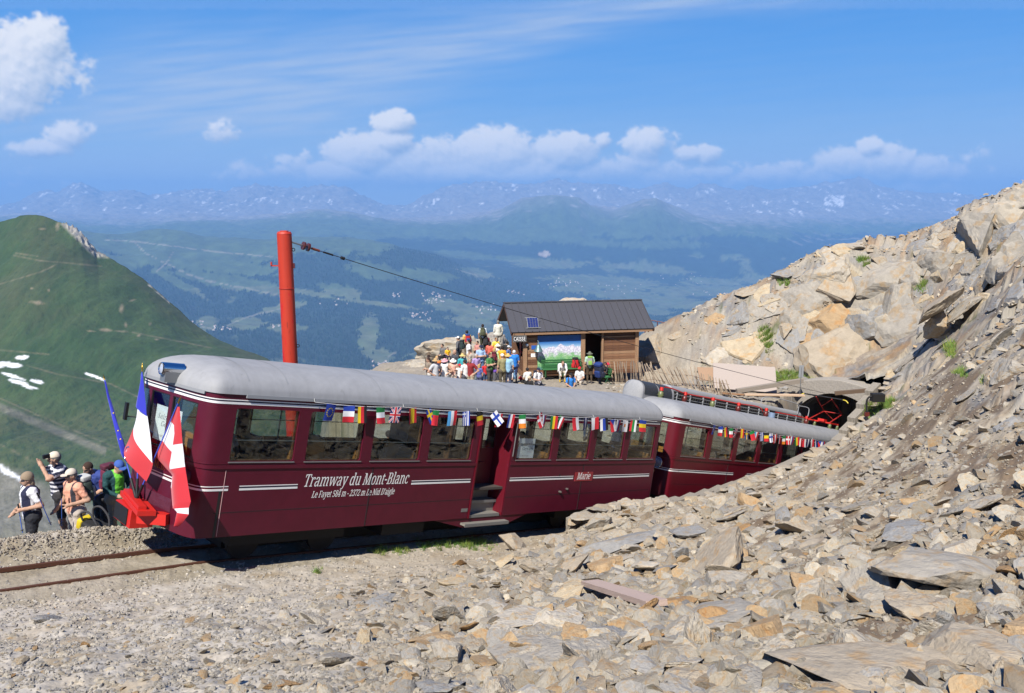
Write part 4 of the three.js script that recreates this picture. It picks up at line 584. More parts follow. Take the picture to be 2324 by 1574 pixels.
// front: lamps, buffer beam, coupler, plate, mirrors
function headlamp(root, x, y, z, r = .13) { const h = mesh('headlight', new THREE.CylinderGeometry(r, r * .9, .2, 22).rotateZ(Math.PI / 2).translate(x, y, z), M.body, root); mesh('lens', new THREE.SphereGeometry(r * .96, 20, 10, 0, 6.3, 0, 1.1).rotateZ(Math.PI / 2).scale(.5, 1, 1).translate(x - .065, y, z), M.lens, h); mesh('reflector', new THREE.CylinderGeometry(r * .2, r * .92, .08, 20, 1, true).rotateZ(-Math.PI / 2).translate(x - .06, y, z), M.chrome, h); mesh('rim', new THREE.TorusGeometry(r, .016, 8, 24).rotateY(Math.PI / 2).translate(x - .1, y, z), M.chrome, h); }
headlamp(R1, -.66, 1.08, .86, .15); headlamp(R1, -.90, 1.08, -.86, .15);
{
  const l = mesh('roof_lamp', new THREE.CylinderGeometry(.12, .12, .4, 22).rotateZ(Math.PI / 2).translate(-.80, 2.90, .1), M.chrome, R1);
  mesh('lamp_housing', [box(.40, .24, .22, -.76, 2.78, .1)], M.steel, l); mesh('lens', new THREE.SphereGeometry(.115, 18, 8, 0, 6.3, 0, 1.1).rotateZ(Math.PI / 2).scale(.45, 1, 1).translate(-.97, 2.90, .1), M.lens, l); mesh('reflector', new THREE.CylinderGeometry(.03, .11, .08, 18, 1, true).rotateZ(-Math.PI / 2).translate(-.98, 2.90, .1), M.chrome, l);
  const bb = mesh('buffer_beam', box(.32, .09, 1.5, 0, 0, 0), M.red, R1); bb.position.set(-.93, .30, -.25); bb.rotation.y = -.15; const b3 = mesh('beam_rail', box(.14, .06, 1.3), M.red, bb); b3.position.set(-.06, .075, 0);
  mesh('coupler', box(.42, .34, .8, -.92, .07, -.36), M.red, R1); mesh('coupler_face', box(.02, .30, .62, -1.138, .07, -.42), M.black, R1);
  mesh('coupler_arm', beam(V(-1.0, .14, .12), V(-.66, .20, .58), .22, .2), M.red, R1);
  mesh('grille', ring(c1.pl, c1.F0 + c1.Lf * .30, c1.F0 + c1.Lf * .55, .32, .56, .006, .01), mat(86, 30, 52, .6, { bumpMap: grainMap, bumpScale: .02 }), R1);
  mesh('mirror', [box(.05, .34, .10, -.98, 1.85, -1.32), bar(V(-.7, 1.75, -1.2), V(-.98, 1.75, -1.32), .012)], M.black, R1);
  for (const z of [.1, -.5]) mesh('wiper', bar(V(-.76 + .15 * z, 1.42, z), V(-.77 + .15 * z, 1.85, z + .1), .01), M.black, R1);
  mesh('corner_strip', bar(V(-.03, .02, 1.226), V(-.03, 1.25, 1.226), .006), mat(190, 150, 150, .7), R1); mesh('corner_gap', box(.05, .86, .006, -.085, .43, 1.2245), M.black, R1);
  mesh('lettering', dec(text('T.M.B.', .56, .16, 0), 0, 0, 0).rotateY(-Math.PI / 2 + .15).translate(-.80, 1.02, -.32), M.gold, R1);
  // an information board behind the windscreen and one in a side window
  const board = canvasTex(512, 448, (x, w, h) => { x.fillStyle = '#f1f0f2'; x.fillRect(0, 0, w, h); x.fillStyle = '#4a4550'; x.font = 'italic 92px serif'; x.fillText('Saint', 40, 170); x.fillText('Gervais', 120, 262); x.strokeStyle = '#4a4550'; x.lineWidth = 5; x.beginPath(); x.moveTo(250, 150); x.quadraticCurveTo(330, 90, 370, 120); x.lineTo(420, 60); x.lineTo(470, 150); x.stroke(); x.fillStyle = '#b03038'; x.font = '26px sans-serif'; x.fillText('MONT-BLANC', 300, 306); x.fillStyle = '#55505c'; x.font = '40px sans-serif'; x.fillText('LA MONTAGNE', 90, 400); });
  const bm = new THREE.MeshStandardMaterial({ map: board, roughness: .6 });
  const b1 = tag(mesh('information_board', new THREE.PlaneGeometry(.86, .66).rotateY(-Math.PI / 2 + .15).translate(-.69, 1.83, -.02), bm), 'white board with script lettering behind the train windscreen', 'sign'); b1.applyMatrix4(CAR1.m); put(b1);
  const b2 = tag(mesh('information_board_001', new THREE.PlaneGeometry(.60, .52).translate(8.0, 1.68, 1.16), bm), 'small white board with script lettering in a side window', 'sign'); b2.applyMatrix4(CAR1.m); put(b2);
 
}
// ------------------------------------------------------------------ second car: the motor car behind, with its roof gear
const w2 = 1.60, g2 = .337, W2 = []; for (let i = 0; i < 8; i++) W2.push([i * (w2 + g2), i * (w2 + g2) + w2]);
const c2 = makeCar(CAR2, { name: 'tram_car', label: 'maroon motor car with grilles and a pantograph on its grey roof, running into tunnel', len: 15.6, body: M.body2, windows: W2, door: null, joints: [3.4, 8], lines: [[.02, 3.9], [5, 13]], frontPanes: [[.20, .425], [.455, .635], [.665, .83]], seams: [.4, 2.6, 4.8, 7, 9.2, 11.4], benches: [.1, 1.75, 3.7, 5.6, 7.5, 9.5], partitions: [11] });
const R2 = c2.root; headlamp(R2, -.66, 1.08, .86, .17); headlamp(R2, -.90, 1.08, -.86, .17);
{
  // a housing: outline in (z, y), lengthways along the roof; q = how far down the shoulder starts
  const prof = (z0, z1, y0, y1, q, r) => (t) => { const P = [[z1, y0], [z1, y1 - q]]; if (t < .2) return [z1, lerp(y0, y1 - q, t / .2)]; const k = Math.min(1, (t - .2) / .6), a = [z1, y1 - q], b = [z1, y1], c = [z1 - r, y1], w = 1 - k; if (t <= .8) return [w * w * a[0] + 2 * w * k * b[0] + k * k * c[0], w * w * a[1] + 2 * w * k * b[1] + k * k * c[1]]; return [lerp(z1 - r, (z0 + z1) / 2, (t - .8) / .2), y1]; };
  const hous = (u0, u1, z0, z1, y0, y1, q, r, slope) => { const f = prof(z0, z1, y0, y1, q, r), zm = (z0 + z1) / 2; const body = gridGeo(40, 6, (a, b) => { const t = a < .5 ? a * 2 : 2 - a * 2, [z, y] = f(t), sgn = a < .5 ? 1 : -1, e = b === 0 ? slope : 0; return [lerp(u0, u1, b) + (b < .01 ? .0 : 0), lerp(y, y0, 0), zm + sgn * (z - zm)]; }), cap = (u, s) => gridGeo(40, 4, (a, b) => { const t = a < .5 ? a * 2 : 2 - a * 2, [z, y] = f(t), sgn = a < .5 ? 1 : -1; return [u + s * .14 * Math.sin(b * 1.57), lerp(y, y0, 1 - Math.cos(b * 1.57)), zm + sgn * (z - zm) * Math.cos(b * 1.57 * .98)]; }); return [[body, cap(u0, -1), cap(u1, 1)], f]; };
  const [fg, ff] = hous(-.5, 1.5, -.46, .36, 3.02, 3.68, .40, .40, .2), [lg] = hous(1.75, 13.2, -.46, .08, 3.12, 3.74, .2, .24, .2);
  const front = mesh('resistor_housing', fg, M.roof, R2), long = mesh('resistor_housing', lg, M.roof, R2);
  const gr = mat(74, 80, 88, .6, { metalness: .5, bumpMap: grainMap, bumpScale: .02 });
  for (const [a, b] of [[-.42, .42], [.50, 1.34]]) mesh('grille', gridGeo(8, 10, (i, j) => { const [z, y] = ff(lerp(.17, .78, j)); return [lerp(a, b, i), y + .012, z + .012]; }), gr, front);
  mesh('louvre_back', box(11.3, .46, .02, 7.45, 3.32, .13), M.black, long);
  for (let k = 0; k < 3; k++) mesh('louvre_rail', box(11.4, .025, .03, 7.45, 3.19 + k * .13, .22), M.roof2, long);
  for (let u = 1.9; u < 13.2; u += .95) mesh('louvre_post', box(.035, .44, .05, u, 3.30, .22), M.roof2, long);
  for (let u = 2; u < 13.1; u += .17) mesh('fin', box(.02, .30, .06, u, 3.30, .165), M.dark, long);
  const bush = [.35, 1.95, 4.0, 6.1, 8.6, 12.8];
  mesh('conductor_pipe', tube([V(.4, 3.62, .60), V(.8, 3.62, .62), V(2.0, 3.54, .5), V(3.9, 3.55, .46), V(5.9, 3.55, .46), V(8.2, 3.54, .46), V(8.4, 3.42, .46)], .024, 60, 6), M.red, R2); mesh('conductor_pipe', tube([V(9.6, 3.5, .46), V(12.6, 3.5, .46), V(13.6, 3.45, .3), V(14.5, 3.5, .2)], .024, 30, 6), M.red, R2);
  bush.forEach((u, i) => { const y = 3.12, ins = mesh('insulator', new THREE.LatheGeometry([[.03, 0], [.05, .02], [.05, .10], [.10, .12], [.07, .17], [.12, .20], [.08, .26], [.10, .29], [.05, .33], [.05, .38], [0, .39]].map(([a, b]) => new THREE.Vector2(a, b)), 14).translate(u, y, .52), i === 0 || i === 2 ? M.olive : M.oxide, R2); mesh('insulator_cap', cyl(.06, .07, .12, 10, u, y + .42, .52), M.red, ins); });
  const bl = cyl(.14, .14, .42, 14, 9.4, 3.25, .42); mesh('air_tank', bl, mat(120, 140, 170, .5), R2);
  mesh('roof_cable', tube([V(.2, 3.18, .58), V(1.0, 3.08, .75), V(2.0, 3.1, .62)], .014, 20, 5), M.black, R2);
  mesh('roof_handrail', [tube([V(12.7, 3.6, .1), V(12.7, 4.0, .1), V(12.6, 4.05, .1), V(10.2, 4.02, -.5), V(10.1, 3.7, -.5)], .02, 40, 6), tube([V(13.4, 3.4, .3), V(13.4, 3.95, .3), V(13.3, 4.0, .25), V(12.7, 4.0, .1)], .02, 24, 6)], M.roof, R2);
  // pantograph
  const p = group('pantograph'); R2.add(p); p.name = 'pantograph'; p.position.x = 1.35; const B = (a, b, r, m = M.red2, n = 'pantograph_arm') => mesh(n, bar(V(...a), V(...b), r), m, p);
  for (const [x, z] of [[13.0, .35], [13.9, .35], [13.0, -.75], [13.9, -.75]]) mesh('insulator', new THREE.LatheGeometry([[.05, 0], [.09, .05], [.05, .09], [.10, .13], [.06, .17], [.09, .21], [.04, .26]].map(([a, b]) => new THREE.Vector2(a, b)), 12).translate(x, 3.12, z), M.olive, p);
  mesh('pantograph_frame', [beam(V(12.9, 3.42, .35), V(14.0, 3.42, .35), .07, .07), beam(V(12.9, 3.42, -.75), V(14.0, 3.42, -.75), .07, .07), beam(V(13.0, 3.42, .4), V(13.0, 3.42, -.8), .06, .06), beam(V(13.9, 3.42, .4), V(13.9, 3.42, -.8), .06, .06), box(.35, .12, .3, 12.9, 3.5, 0)], M.red, p);
  for (const z of [.3, -.7]) { B([13.1, 3.45, z], [14.5, 3.95, z * .9], .03); B([14.5, 3.95, z * .9], [13.0, 4.55, z * .75], .024); } B([14.5, 3.95, .28], [14.5, 3.95, -.65], .025); B([13.5, 3.6, .28], [14.5, 3.95, -.6], .014); B([13.0, 4.55, .25], [13.9, 4.15, -.55], .014);
  mesh('pan_head', [bar(V(12.85, 4.6, .75), V(12.85, 4.6, -1.05), .03), bar(V(13.15, 4.6, .75), V(13.15, 4.6, -1.05), .03), box(.35, .03, .05, 13, 4.58, .3), box(.35, .03, .05, 13, 4.58, -.7)], M.black, p);
  for (const [z, e] of [[.75, 1], [-1.05, -1]]) mesh('pan_horn', tube([V(13, 4.6, z), V(13, 4.58, z + .14 * e), V(13, 4.48, z + .26 * e)], .025, 10, 6), mat(220, 200, 60, .5), p);
  mesh('tank_side_mount', box(.3, .1, .3, 9.4, 3.1, .42), M.roof2, R2);
  for (const c of R2.children) if (['resistor_housing', 'conductor_pipe', 'insulator', 'air_tank', 'roof_cable', 'roof_handrail', 'tank_side_mount'].includes(c.name)) c.position.set(-.12, -.06, -.62);
}
// rails, rack and sleepers
{
  const rail = (off, name, label) => { const g = []; for (let u = -15; u < 38; u += 1) { const a = trackAt(u), b = trackAt(u + 1); a.addScaledVector(LAT, off); b.addScaledVector(LAT, off); g.push(beam(a.clone().setY(a.y - .035), b.clone().setY(b.y - .035), .06, .07), beam(a.clone().setY(a.y - .1), b.clone().setY(b.y - .1), .025, .1)); } return tag(put(mesh(name, g, M.rail)), label, 'rail', 'rails of the mountain railway'); };
  rail(.5, 'rail', 'rusty brown running rail, farther one from the scree slope'); rail(-.5, 'rail_001', 'rusty brown running rail half sunk in gravel beside the scree');
 
}
// ------------------------------------------------------------------ strings of little flags, and the three large ones on the buffer beam
const flagTex = {};
{
  const B = '#1b3fa8', W = '#f6f6f6', R = '#cf1f2e', Y = '#f6d21c', G = '#12803c', K = '#151515', L = '#4fa3dd', N = '#24205c', O = '#f08a1d', M_ = '#8e1b2f';
  const hor = (...c) => (x, w, h) => c.forEach((k, i) => { x.fillStyle = k; x.fillRect(0, Math.floor(i * h / c.length), w, Math.ceil(h / c.length) + 1); });
  const ver = (...c) => (x, w, h) => c.forEach((k, i) => { x.fillStyle = k; x.fillRect(Math.floor(i * w / c.length), 0, Math.ceil(w / c.length) + 1, h); });
  const cross = (bg, fg, in_) => (x, w, h) => { x.fillStyle = bg; x.fillRect(0, 0, w, h); x.fillStyle = fg; x.fillRect(0, h * .3, w, h * .2); x.fillRect(w * .38, 0, w * .22, h); if (in_) { x.fillStyle = in_; x.fillRect(0, h * .35, w, h * .1); x.fillRect(w * .44, 0, w * .1, h); } };
  const defs = {
    european: (x, w, h) => { x.fillStyle = B; x.fillRect(0, 0, w, h); x.fillStyle = Y; for (let i = 0; i < 12; i++) { const a = i * Math.PI / 6; x.beginPath(); x.arc(w / 2 + Math.cos(a) * w * .33, h / 2 + Math.sin(a) * w * .33, w * .055, 0, 7); x.fill(); } },
    french: hor(B, W, R), german: ver(Y, R, K), italian: hor(G, W, R),
    british: (x, w, h) => { x.fillStyle = N; x.fillRect(0, 0, w, h); x.strokeStyle = W; x.lineWidth = w * .16; x.beginPath(); x.moveTo(0, 0); x.lineTo(w, h); x.moveTo(w, 0); x.lineTo(0, h); x.stroke(); x.strokeStyle = R; x.lineWidth = w * .06; x.stroke(); x.fillStyle = W; x.fillRect(0, h * .4, w, h * .2); x.fillRect(w * .35, 0, w * .3, h); x.fillStyle = R; x.fillRect(0, h * .44, w, h * .12); x.fillRect(w * .41, 0, w * .18, h); },
    spanish: ver(R, Y, Y, R), swedish: cross(B, Y), portuguese: hor(G, R, R), luxembourg: ver(L, W, R), greek: (x, w, h) => { ver(B, W, B, W, B, W, B)(x, w, h); x.fillStyle = B; x.fillRect(0, 0, w * .5, h * .4); x.fillStyle = W; x.fillRect(w * .2, 0, w * .1, h * .4); x.fillRect(0, h * .16, w * .5, h * .08); },
    belgian: hor(K, Y, R), finnish: cross(W, B), austrian: ver(R, W, R), dutch: ver(B, W, R), irish: hor(G, W, O), danish: cross(R, W), slovak: ver(W, B, R), lithuanian: ver(G, Y, R), hungarian: ver(G, W, R), polish: ver(R, W), latvian: ver(N, W, N), maltese: (x, w, h) => { ver(W, R)(x, w, h); }, estonian: ver(W, B, K), czech: (x, w, h) => { ver(R, W)(x, w, h); x.fillStyle = B; x.beginPath(); x.moveTo(0, 0); x.lineTo(w, 0); x.lineTo(w * .5, h * .5); x.fill(); }, slovene: ver(W, B, R), cypriot: (x, w, h) => { x.fillStyle = W; x.fillRect(0, 0, w, h); x.fillStyle = O; x.fillRect(w * .35, h * .35, w * .3, h * .25); }, bulgarian: ver(R, G, W), romanian: hor(B, Y, R),
  };
  for (const k in defs) flagTex[k] = new THREE.MeshStandardMaterial({ color: new THREE.Color(.68, .68, .68), map: canvasTex(48, 64, defs[k]), roughness: .75, side: THREE.DoubleSide });
}
const N2U = [[771.7, 0], [989.5, 1.316], [1026.8, 1.573], [1214.8, 2.889], [1247.8, 3.146], [1410.9, 4.462], [1441, 4.719], [1586.5, 6.035], [1739.4, 7.5975], [1854.9, 8.9135], [1878.5, 9.17], [1982.6, 10.486], [2003.5, 10.743], [2097.6, 12.06], [2117.8, 12.316], [2200.6, 13.63]];
const flagGeos = [0, 1, 2, 3].map((k) => gridGeo(5, 6, (a, b) => [(a - .5) * .25, -b * .36, .012 * Math.sin(a * 5 + k * 2) * (0.3 + b) + (k - 1.5) * .03 * b * b], null, (p, a, b) => [a, 1 - b]));
function bunting(car, u0, u1, items, label) {
  const r = group('bunting'); r.applyMatrix4(car.m); tag(put(r), label, 'bunting', 'flag strings along the train'); const fr = rng(5), pts = [], sag = (u) => 2.60 - .035 * Math.sin(Math.PI * (((u - u0) / 2.2) % 1));
  for (let u = u0; u <= u1; u += .35) pts.push(V(u, sag(u), 1.315)); mesh('string', tube(pts, .006, pts.length * 3, 5), M.white, r);
  for (let u = u0; u <= u1; u += 2.2) mesh('hook', bar(V(u, 2.66, 1.27), V(u, sag(u), 1.315), .008), M.steel, r);
  items.forEach(([k, u, tilt, sc], i) => { const f = mesh(k + '_flag', flagGeos[i % 4], flagTex[k], r); f.position.set(u, sag(u), 1.318 + .004 * (i % 3)); f.rotation.set((fr() - .5) * .12 - .06, (fr() - .5) * .5, tilt ?? (fr() - .4) * .22); f.scale.set((sc ?? 1) * .98, .95, 1); });
}
const order = [['european', 1078, 0], ['french', 1138, 0], ['german', 1184, 0, .85], ['italian', 1247, 0], ['british', 1297, 0], ['spanish', 1352, .22], ['swedish', 1408, .7, .7], ['portuguese', 1436, 0, .7], ['luxembourg', 1490, .15], ['greek', 1536, .15, .8], ['belgian', 1584, .25], ['finnish', 1628, .9, .9], ['austrian', 1652, 0, .7], ['dutch', 1692, -.03, .8], ['irish', 1728, 0, .8], ['danish', 1785, .6], ['slovak', 1803, .1, .6], ['lithuanian', 1836, 0, .85], ['hungarian', 1866, -.6, .7], ['polish', 1910, .2], ['latvian', 1944, .2, .8], ['maltese', 1976, .2], ['estonian', 2008, .25], ['czech', 2037, .2, 1.1], ['slovene', 2059, 0], ['cypriot', 2081, 0], ['bulgarian', 2111, 0, .8], ['romanian', 2142, 0, 1.2]];
bunting(CAR1, 1.55, 13.5, order.map(([k, x, t, s]) => [k, poly(N2U, x), t ? t * .8 : undefined, (s ?? 1) * (1 + .25 * sstep(1500, 2200, x))]), 'string of small national flags hung along the front car below its gutter');
bunting(CAR2, 1.5, 12.5, order.map(([k], i) => [k, 1.75 + i * .405, (i % 5 === 2 ? .3 : undefined), .95 + .2 * sstep(0, 14, i)]), 'string of small national flags hung along the motor car near the tunnel');
// large flags: outline traced on the upright plane of the poles, local car coordinates at distance u ahead of the body
{
  const inv = CAR1.m.clone().invert(), eye = camera.position.clone().applyMatrix4(inv);
  const loc = (zx, zy, u) => { const px = (300 + zx * .4765) * .67245, py = (1150 + zy * .4765) * .67245, p = at(px, py, 10).applyMatrix4(inv), d = p.sub(eye), k = (u - eye.x) / d.x; return V(u, eye.y + d.y * k, eye.z + d.z * k); };
  let U = -.98; const base = loc(335, 1128, U);
  const rowsGeo = (rows, n, m, wave) => gridGeo(n, m, (a, b) => { const k = Math.min(rows.length - 2, Math.floor(b * (rows.length - 1))), t = b * (rows.length - 1) - k, L = [0, 1].map((e) => lerp(rows[k][0][e], rows[k + 1][0][e], t)), R = [0, 1].map((e) => lerp(rows[k][1][e], rows[k + 1][1][e], t)), p = loc(lerp(L[0], R[0], a), lerp(L[1], R[1], a), U); p.x += wave * Math.sin(a * 7 + b * 3) * (.25 + b) - .10 * Math.sin(a * 3.1) * b; return [p.x, p.y, p.z]; });
  const cloth = (r, g, b) => new THREE.MeshPhysicalMaterial({ color: lin(r, g, b).multiplyScalar(.74), roughness: .9, transmission: .3, thickness: 0, side: THREE.DoubleSide }), blue = cloth(28, 40, 190), white = cloth(240, 242, 248), red = cloth(214, 20, 38);
  const poleOf = (f, tip) => { mesh('pole', bar(base, tip, .014, .012), mat(70, 90, 200, .35), f); mesh('socket', bar(base.clone(), base.clone().lerp(tip, .16), .028), M.black, f); const fin = mesh('finial', new THREE.LatheGeometry([[.012, -.02], [.02, 0], [.01, .02], [.022, .05], [.012, .09], [0, .16]].map(([a, b]) => new THREE.Vector2(a, b)), 10), M.gold, f); fin.position.copy(tip); fin.quaternion.setFromUnitVectors(V(0, 1, 0), tip.clone().sub(base).normalize()); };
  const flag = (name, label) => { const f = group(name); f.applyMatrix4(CAR1.m); return tag(put(f), label, 'flag', 'large flags on the train front'); };
  const fr = flag('french_flag', 'blue white and red flag spread on a pole at the train front');
  poleOf(fr, loc(375, 215, U));
  mesh('blue_stripe', rowsGeo([[[366, 235], [378, 235]], [[358, 340], [392, 390]], [[347, 440], [412, 535]]], 10, 10, .012), blue, fr);
  mesh('white_stripe', rowsGeo([[[347, 440], [412, 535]], [[332, 540], [432, 690]], [[313, 622], [452, 868]]], 14, 12, .012), white, fr);
  mesh('red_stripe', rowsGeo([[[313, 622], [452, 868]], [[278, 700], [436, 925]], [[245, 772], [410, 1000]]], 14, 10, .014), red, fr);
  const sv = flag('red_flag_with_white_cross', 'red flag with a white cross hanging limp from the slanting pole');
  U = -.82; poleOf(sv, loc(632, 440, U));
  const out = [[[622, 470], [640, 470]], [[575, 572], [652, 620]], [[545, 640], [660, 735]], [[500, 730], [668, 800]], [[472, 828], [674, 870]], [[585, 955], [684, 935]], [[575, 1040], [702, 1040]], [[585, 1165], [720, 1140]], [[590, 1185], [706, 1190]], [[634, 1205], [708, 1235]], [[634, 1318], [650, 1310]]];
  // print: red cloth, the white cross as it falls in the folds, drawn in the plane of the cloth
  const q = [loc(460, 460, U), loc(730, 460, U), loc(460, 1330, U)]; const map = canvasTex(256, 768, (x, w, h) => { x.fillStyle = '#d8142a'; x.fillRect(0, 0, w, h); x.fillStyle = '#f4f4fa'; const P = (...a) => { x.beginPath(); a.forEach(([X, Y], i) => { const u = (X - 460) / 270 * w, v = (Y - 460) / 870 * h; i ? x.lineTo(u, v) : x.moveTo(u, v); }); x.fill(); }; P([575, 572], [605, 600], [612, 660], [600, 790], [512, 705]); P([605, 740], [660, 730], [680, 895], [585, 915]); P([560, 960], [585, 950], [590, 1050], [574, 1040]); P([640, 1190], [708, 1185], [708, 1232], [636, 1212]); });
  const g = rowsGeo(out, 16, 60, .012); { const p = g.attributes.position, uv = g.attributes.uv; for (let i = 0; i < p.count; i++) { const b = Math.floor(i / 17) / 60, a = (i % 17) / 16, k = Math.min(out.length - 2, Math.floor(b * (out.length - 1))), t = b * (out.length - 1) - k, X = lerp(lerp(out[k][0][0], out[k + 1][0][0], t), lerp(out[k][1][0], out[k + 1][1][0], t), a), Y = lerp(lerp(out[k][0][1], out[k + 1][0][1], t), lerp(out[k][1][1], out[k + 1][1][1], t), a); uv.setXY(i, (X - 460) / 270, 1 - (Y - 460) / 870); } }
  mesh('cloth', g, new THREE.MeshPhysicalMaterial({ color: new THREE.Color(.72, .72, .72), map, roughness: .9, transmission: .3, thickness: 0, side: THREE.DoubleSide }), sv);
  const eu = flag('european_flag', 'dark blue flag furled tightly round its slanting pole');
  U = -1.0; poleOf(eu, loc(108, 275, U)); const cl = []; for (const [x, y, r] of [[112, 290, .02], [135, 400, .032], [165, 500, .042], [190, 590, .055], [215, 680, .06], [228, 740, .07], [240, 800, .06], [245, 830, .02]]) cl.push([loc(x, y, U - .02), r]);
  mesh('furled_cloth', gridGeo(12, 28, (a, b) => { const k = Math.min(cl.length - 2, Math.floor(b * (cl.length - 1))), t = b * (cl.length - 1) - k, c = cl[k][0].clone().lerp(cl[k + 1][0], t), r = .72 * lerp(cl[k][1], cl[k + 1][1], t) * (1 + .3 * Math.sin(a * 18.8 + b * 9)), A = a * 6.2832; return [c.x + Math.cos(A) * r, c.y, c.z + Math.sin(A) * r]; }), blue, eu);
  for (const [x, y] of [[172, 515], [205, 640], [222, 700]]) mesh('star', new THREE.SphereGeometry(.016, 6, 5).translate(...loc(x, y, U - .085).toArray()), mat(235, 200, 40, .6), eu);
}

// ------------------------------------------------------------------ pole, wire, kiosk, fence, wall, tunnel mouth
{
  const p0 = trackAt(4.0).addScaledVector(LAT, 2.55), yb = p0.y - .9, yt = EYE - .607;
  const o = thing('catenary_pole', 'tall red painted steel pole standing behind the front car', 'pole', V(p0.x, yb, p0.z)), h = yt - yb;
  mesh('shaft', new THREE.CylinderGeometry(.172, .182, h, 28).translate(0, h / 2, 0), new THREE.MeshStandardMaterial({ color: lin(178, 48, 22), roughness: .6, map: noiseTex(256, (u, v) => { const n = tor(u, v, 8, 5, .6), d = tor(u + .3, v * .999, 16, 3) > .62 ? .45 : 1, k = clamp(.9 + .14 * n) * d; return [k, k * (n > .35 ? 1.05 : .98), k * .97]; }), bumpMap: grainMap, bumpScale: .002 }), o);
  mesh('cap', new THREE.CylinderGeometry(.15, .176, .05, 28).translate(0, h + .02, 0), M.pole, o); mesh('cap', box(.16, .03, .16, 0, h + .055, 0), M.pole, o);
  for (const y of [h - 1.3]) mesh('collar', new THREE.TorusGeometry(.178, .008, 6, 30).rotateX(Math.PI / 2).translate(0, y, 0), M.red2, o);
  mesh('bracket', [box(.2, .025, .05, -.25, h - .76, 0), box(.03, .1, .05, -.34, h - .72, 0)], M.pole, o); for (const y of [h - .38, h - 2.7]) mesh('ring', new THREE.TorusGeometry(.035, .01, 6, 12).translate(.2, y, 0), M.dark, o); mesh('lug', box(.05, .12, .06, .19, h - .76, 0), M.oxide, o);
  // overhead wire with its two disc insulators
  const A = V(p0.x + .17, yt - .2, p0.z), B = at(1872, 893, 33), w = thing('overhead_wire', 'dark overhead wire strung from the red pole down to the tunnel', 'wire', V(0, 0, 0));
  const L = (t) => A.clone().lerp(B, t).setY(lerp(A.y, B.y, t) - .55 * 4 * t * (1 - t) * .35);
  const cu = []; for (let i = 0; i <= 40; i++) cu.push(L(i / 40)); mesh('cable', tube(cu, .009, 90, 6), M.dark, w);
  for (const t of [.0125, .0175]) mesh('insulator', new THREE.CylinderGeometry(.10, .10, .045, 18).rotateZ(Math.PI / 2 - .3).rotateY(.7).translate(...L(t).toArray()), mat(86, 38, 26, .3), w);
  mesh('link', bar(L(0), L(.011), .02), M.steel, w); mesh('turnbuckle', bar(L(.021), L(.03), .03), mat(120, 60, 40, .6), w); mesh('turnbuckle', bar(L(.034), L(.045), .022), M.dark, w); mesh('clamp', bar(L(.054), L(.058), .04), M.dark, w);
}
const KX = V(.982, 0, -.189), KZ = V(.189, 0, .982);
const kioskO = at(1183, 851, 43.9); kioskO.y = EYE - 9.25; kioskO.addScaledVector(KZ, .36);
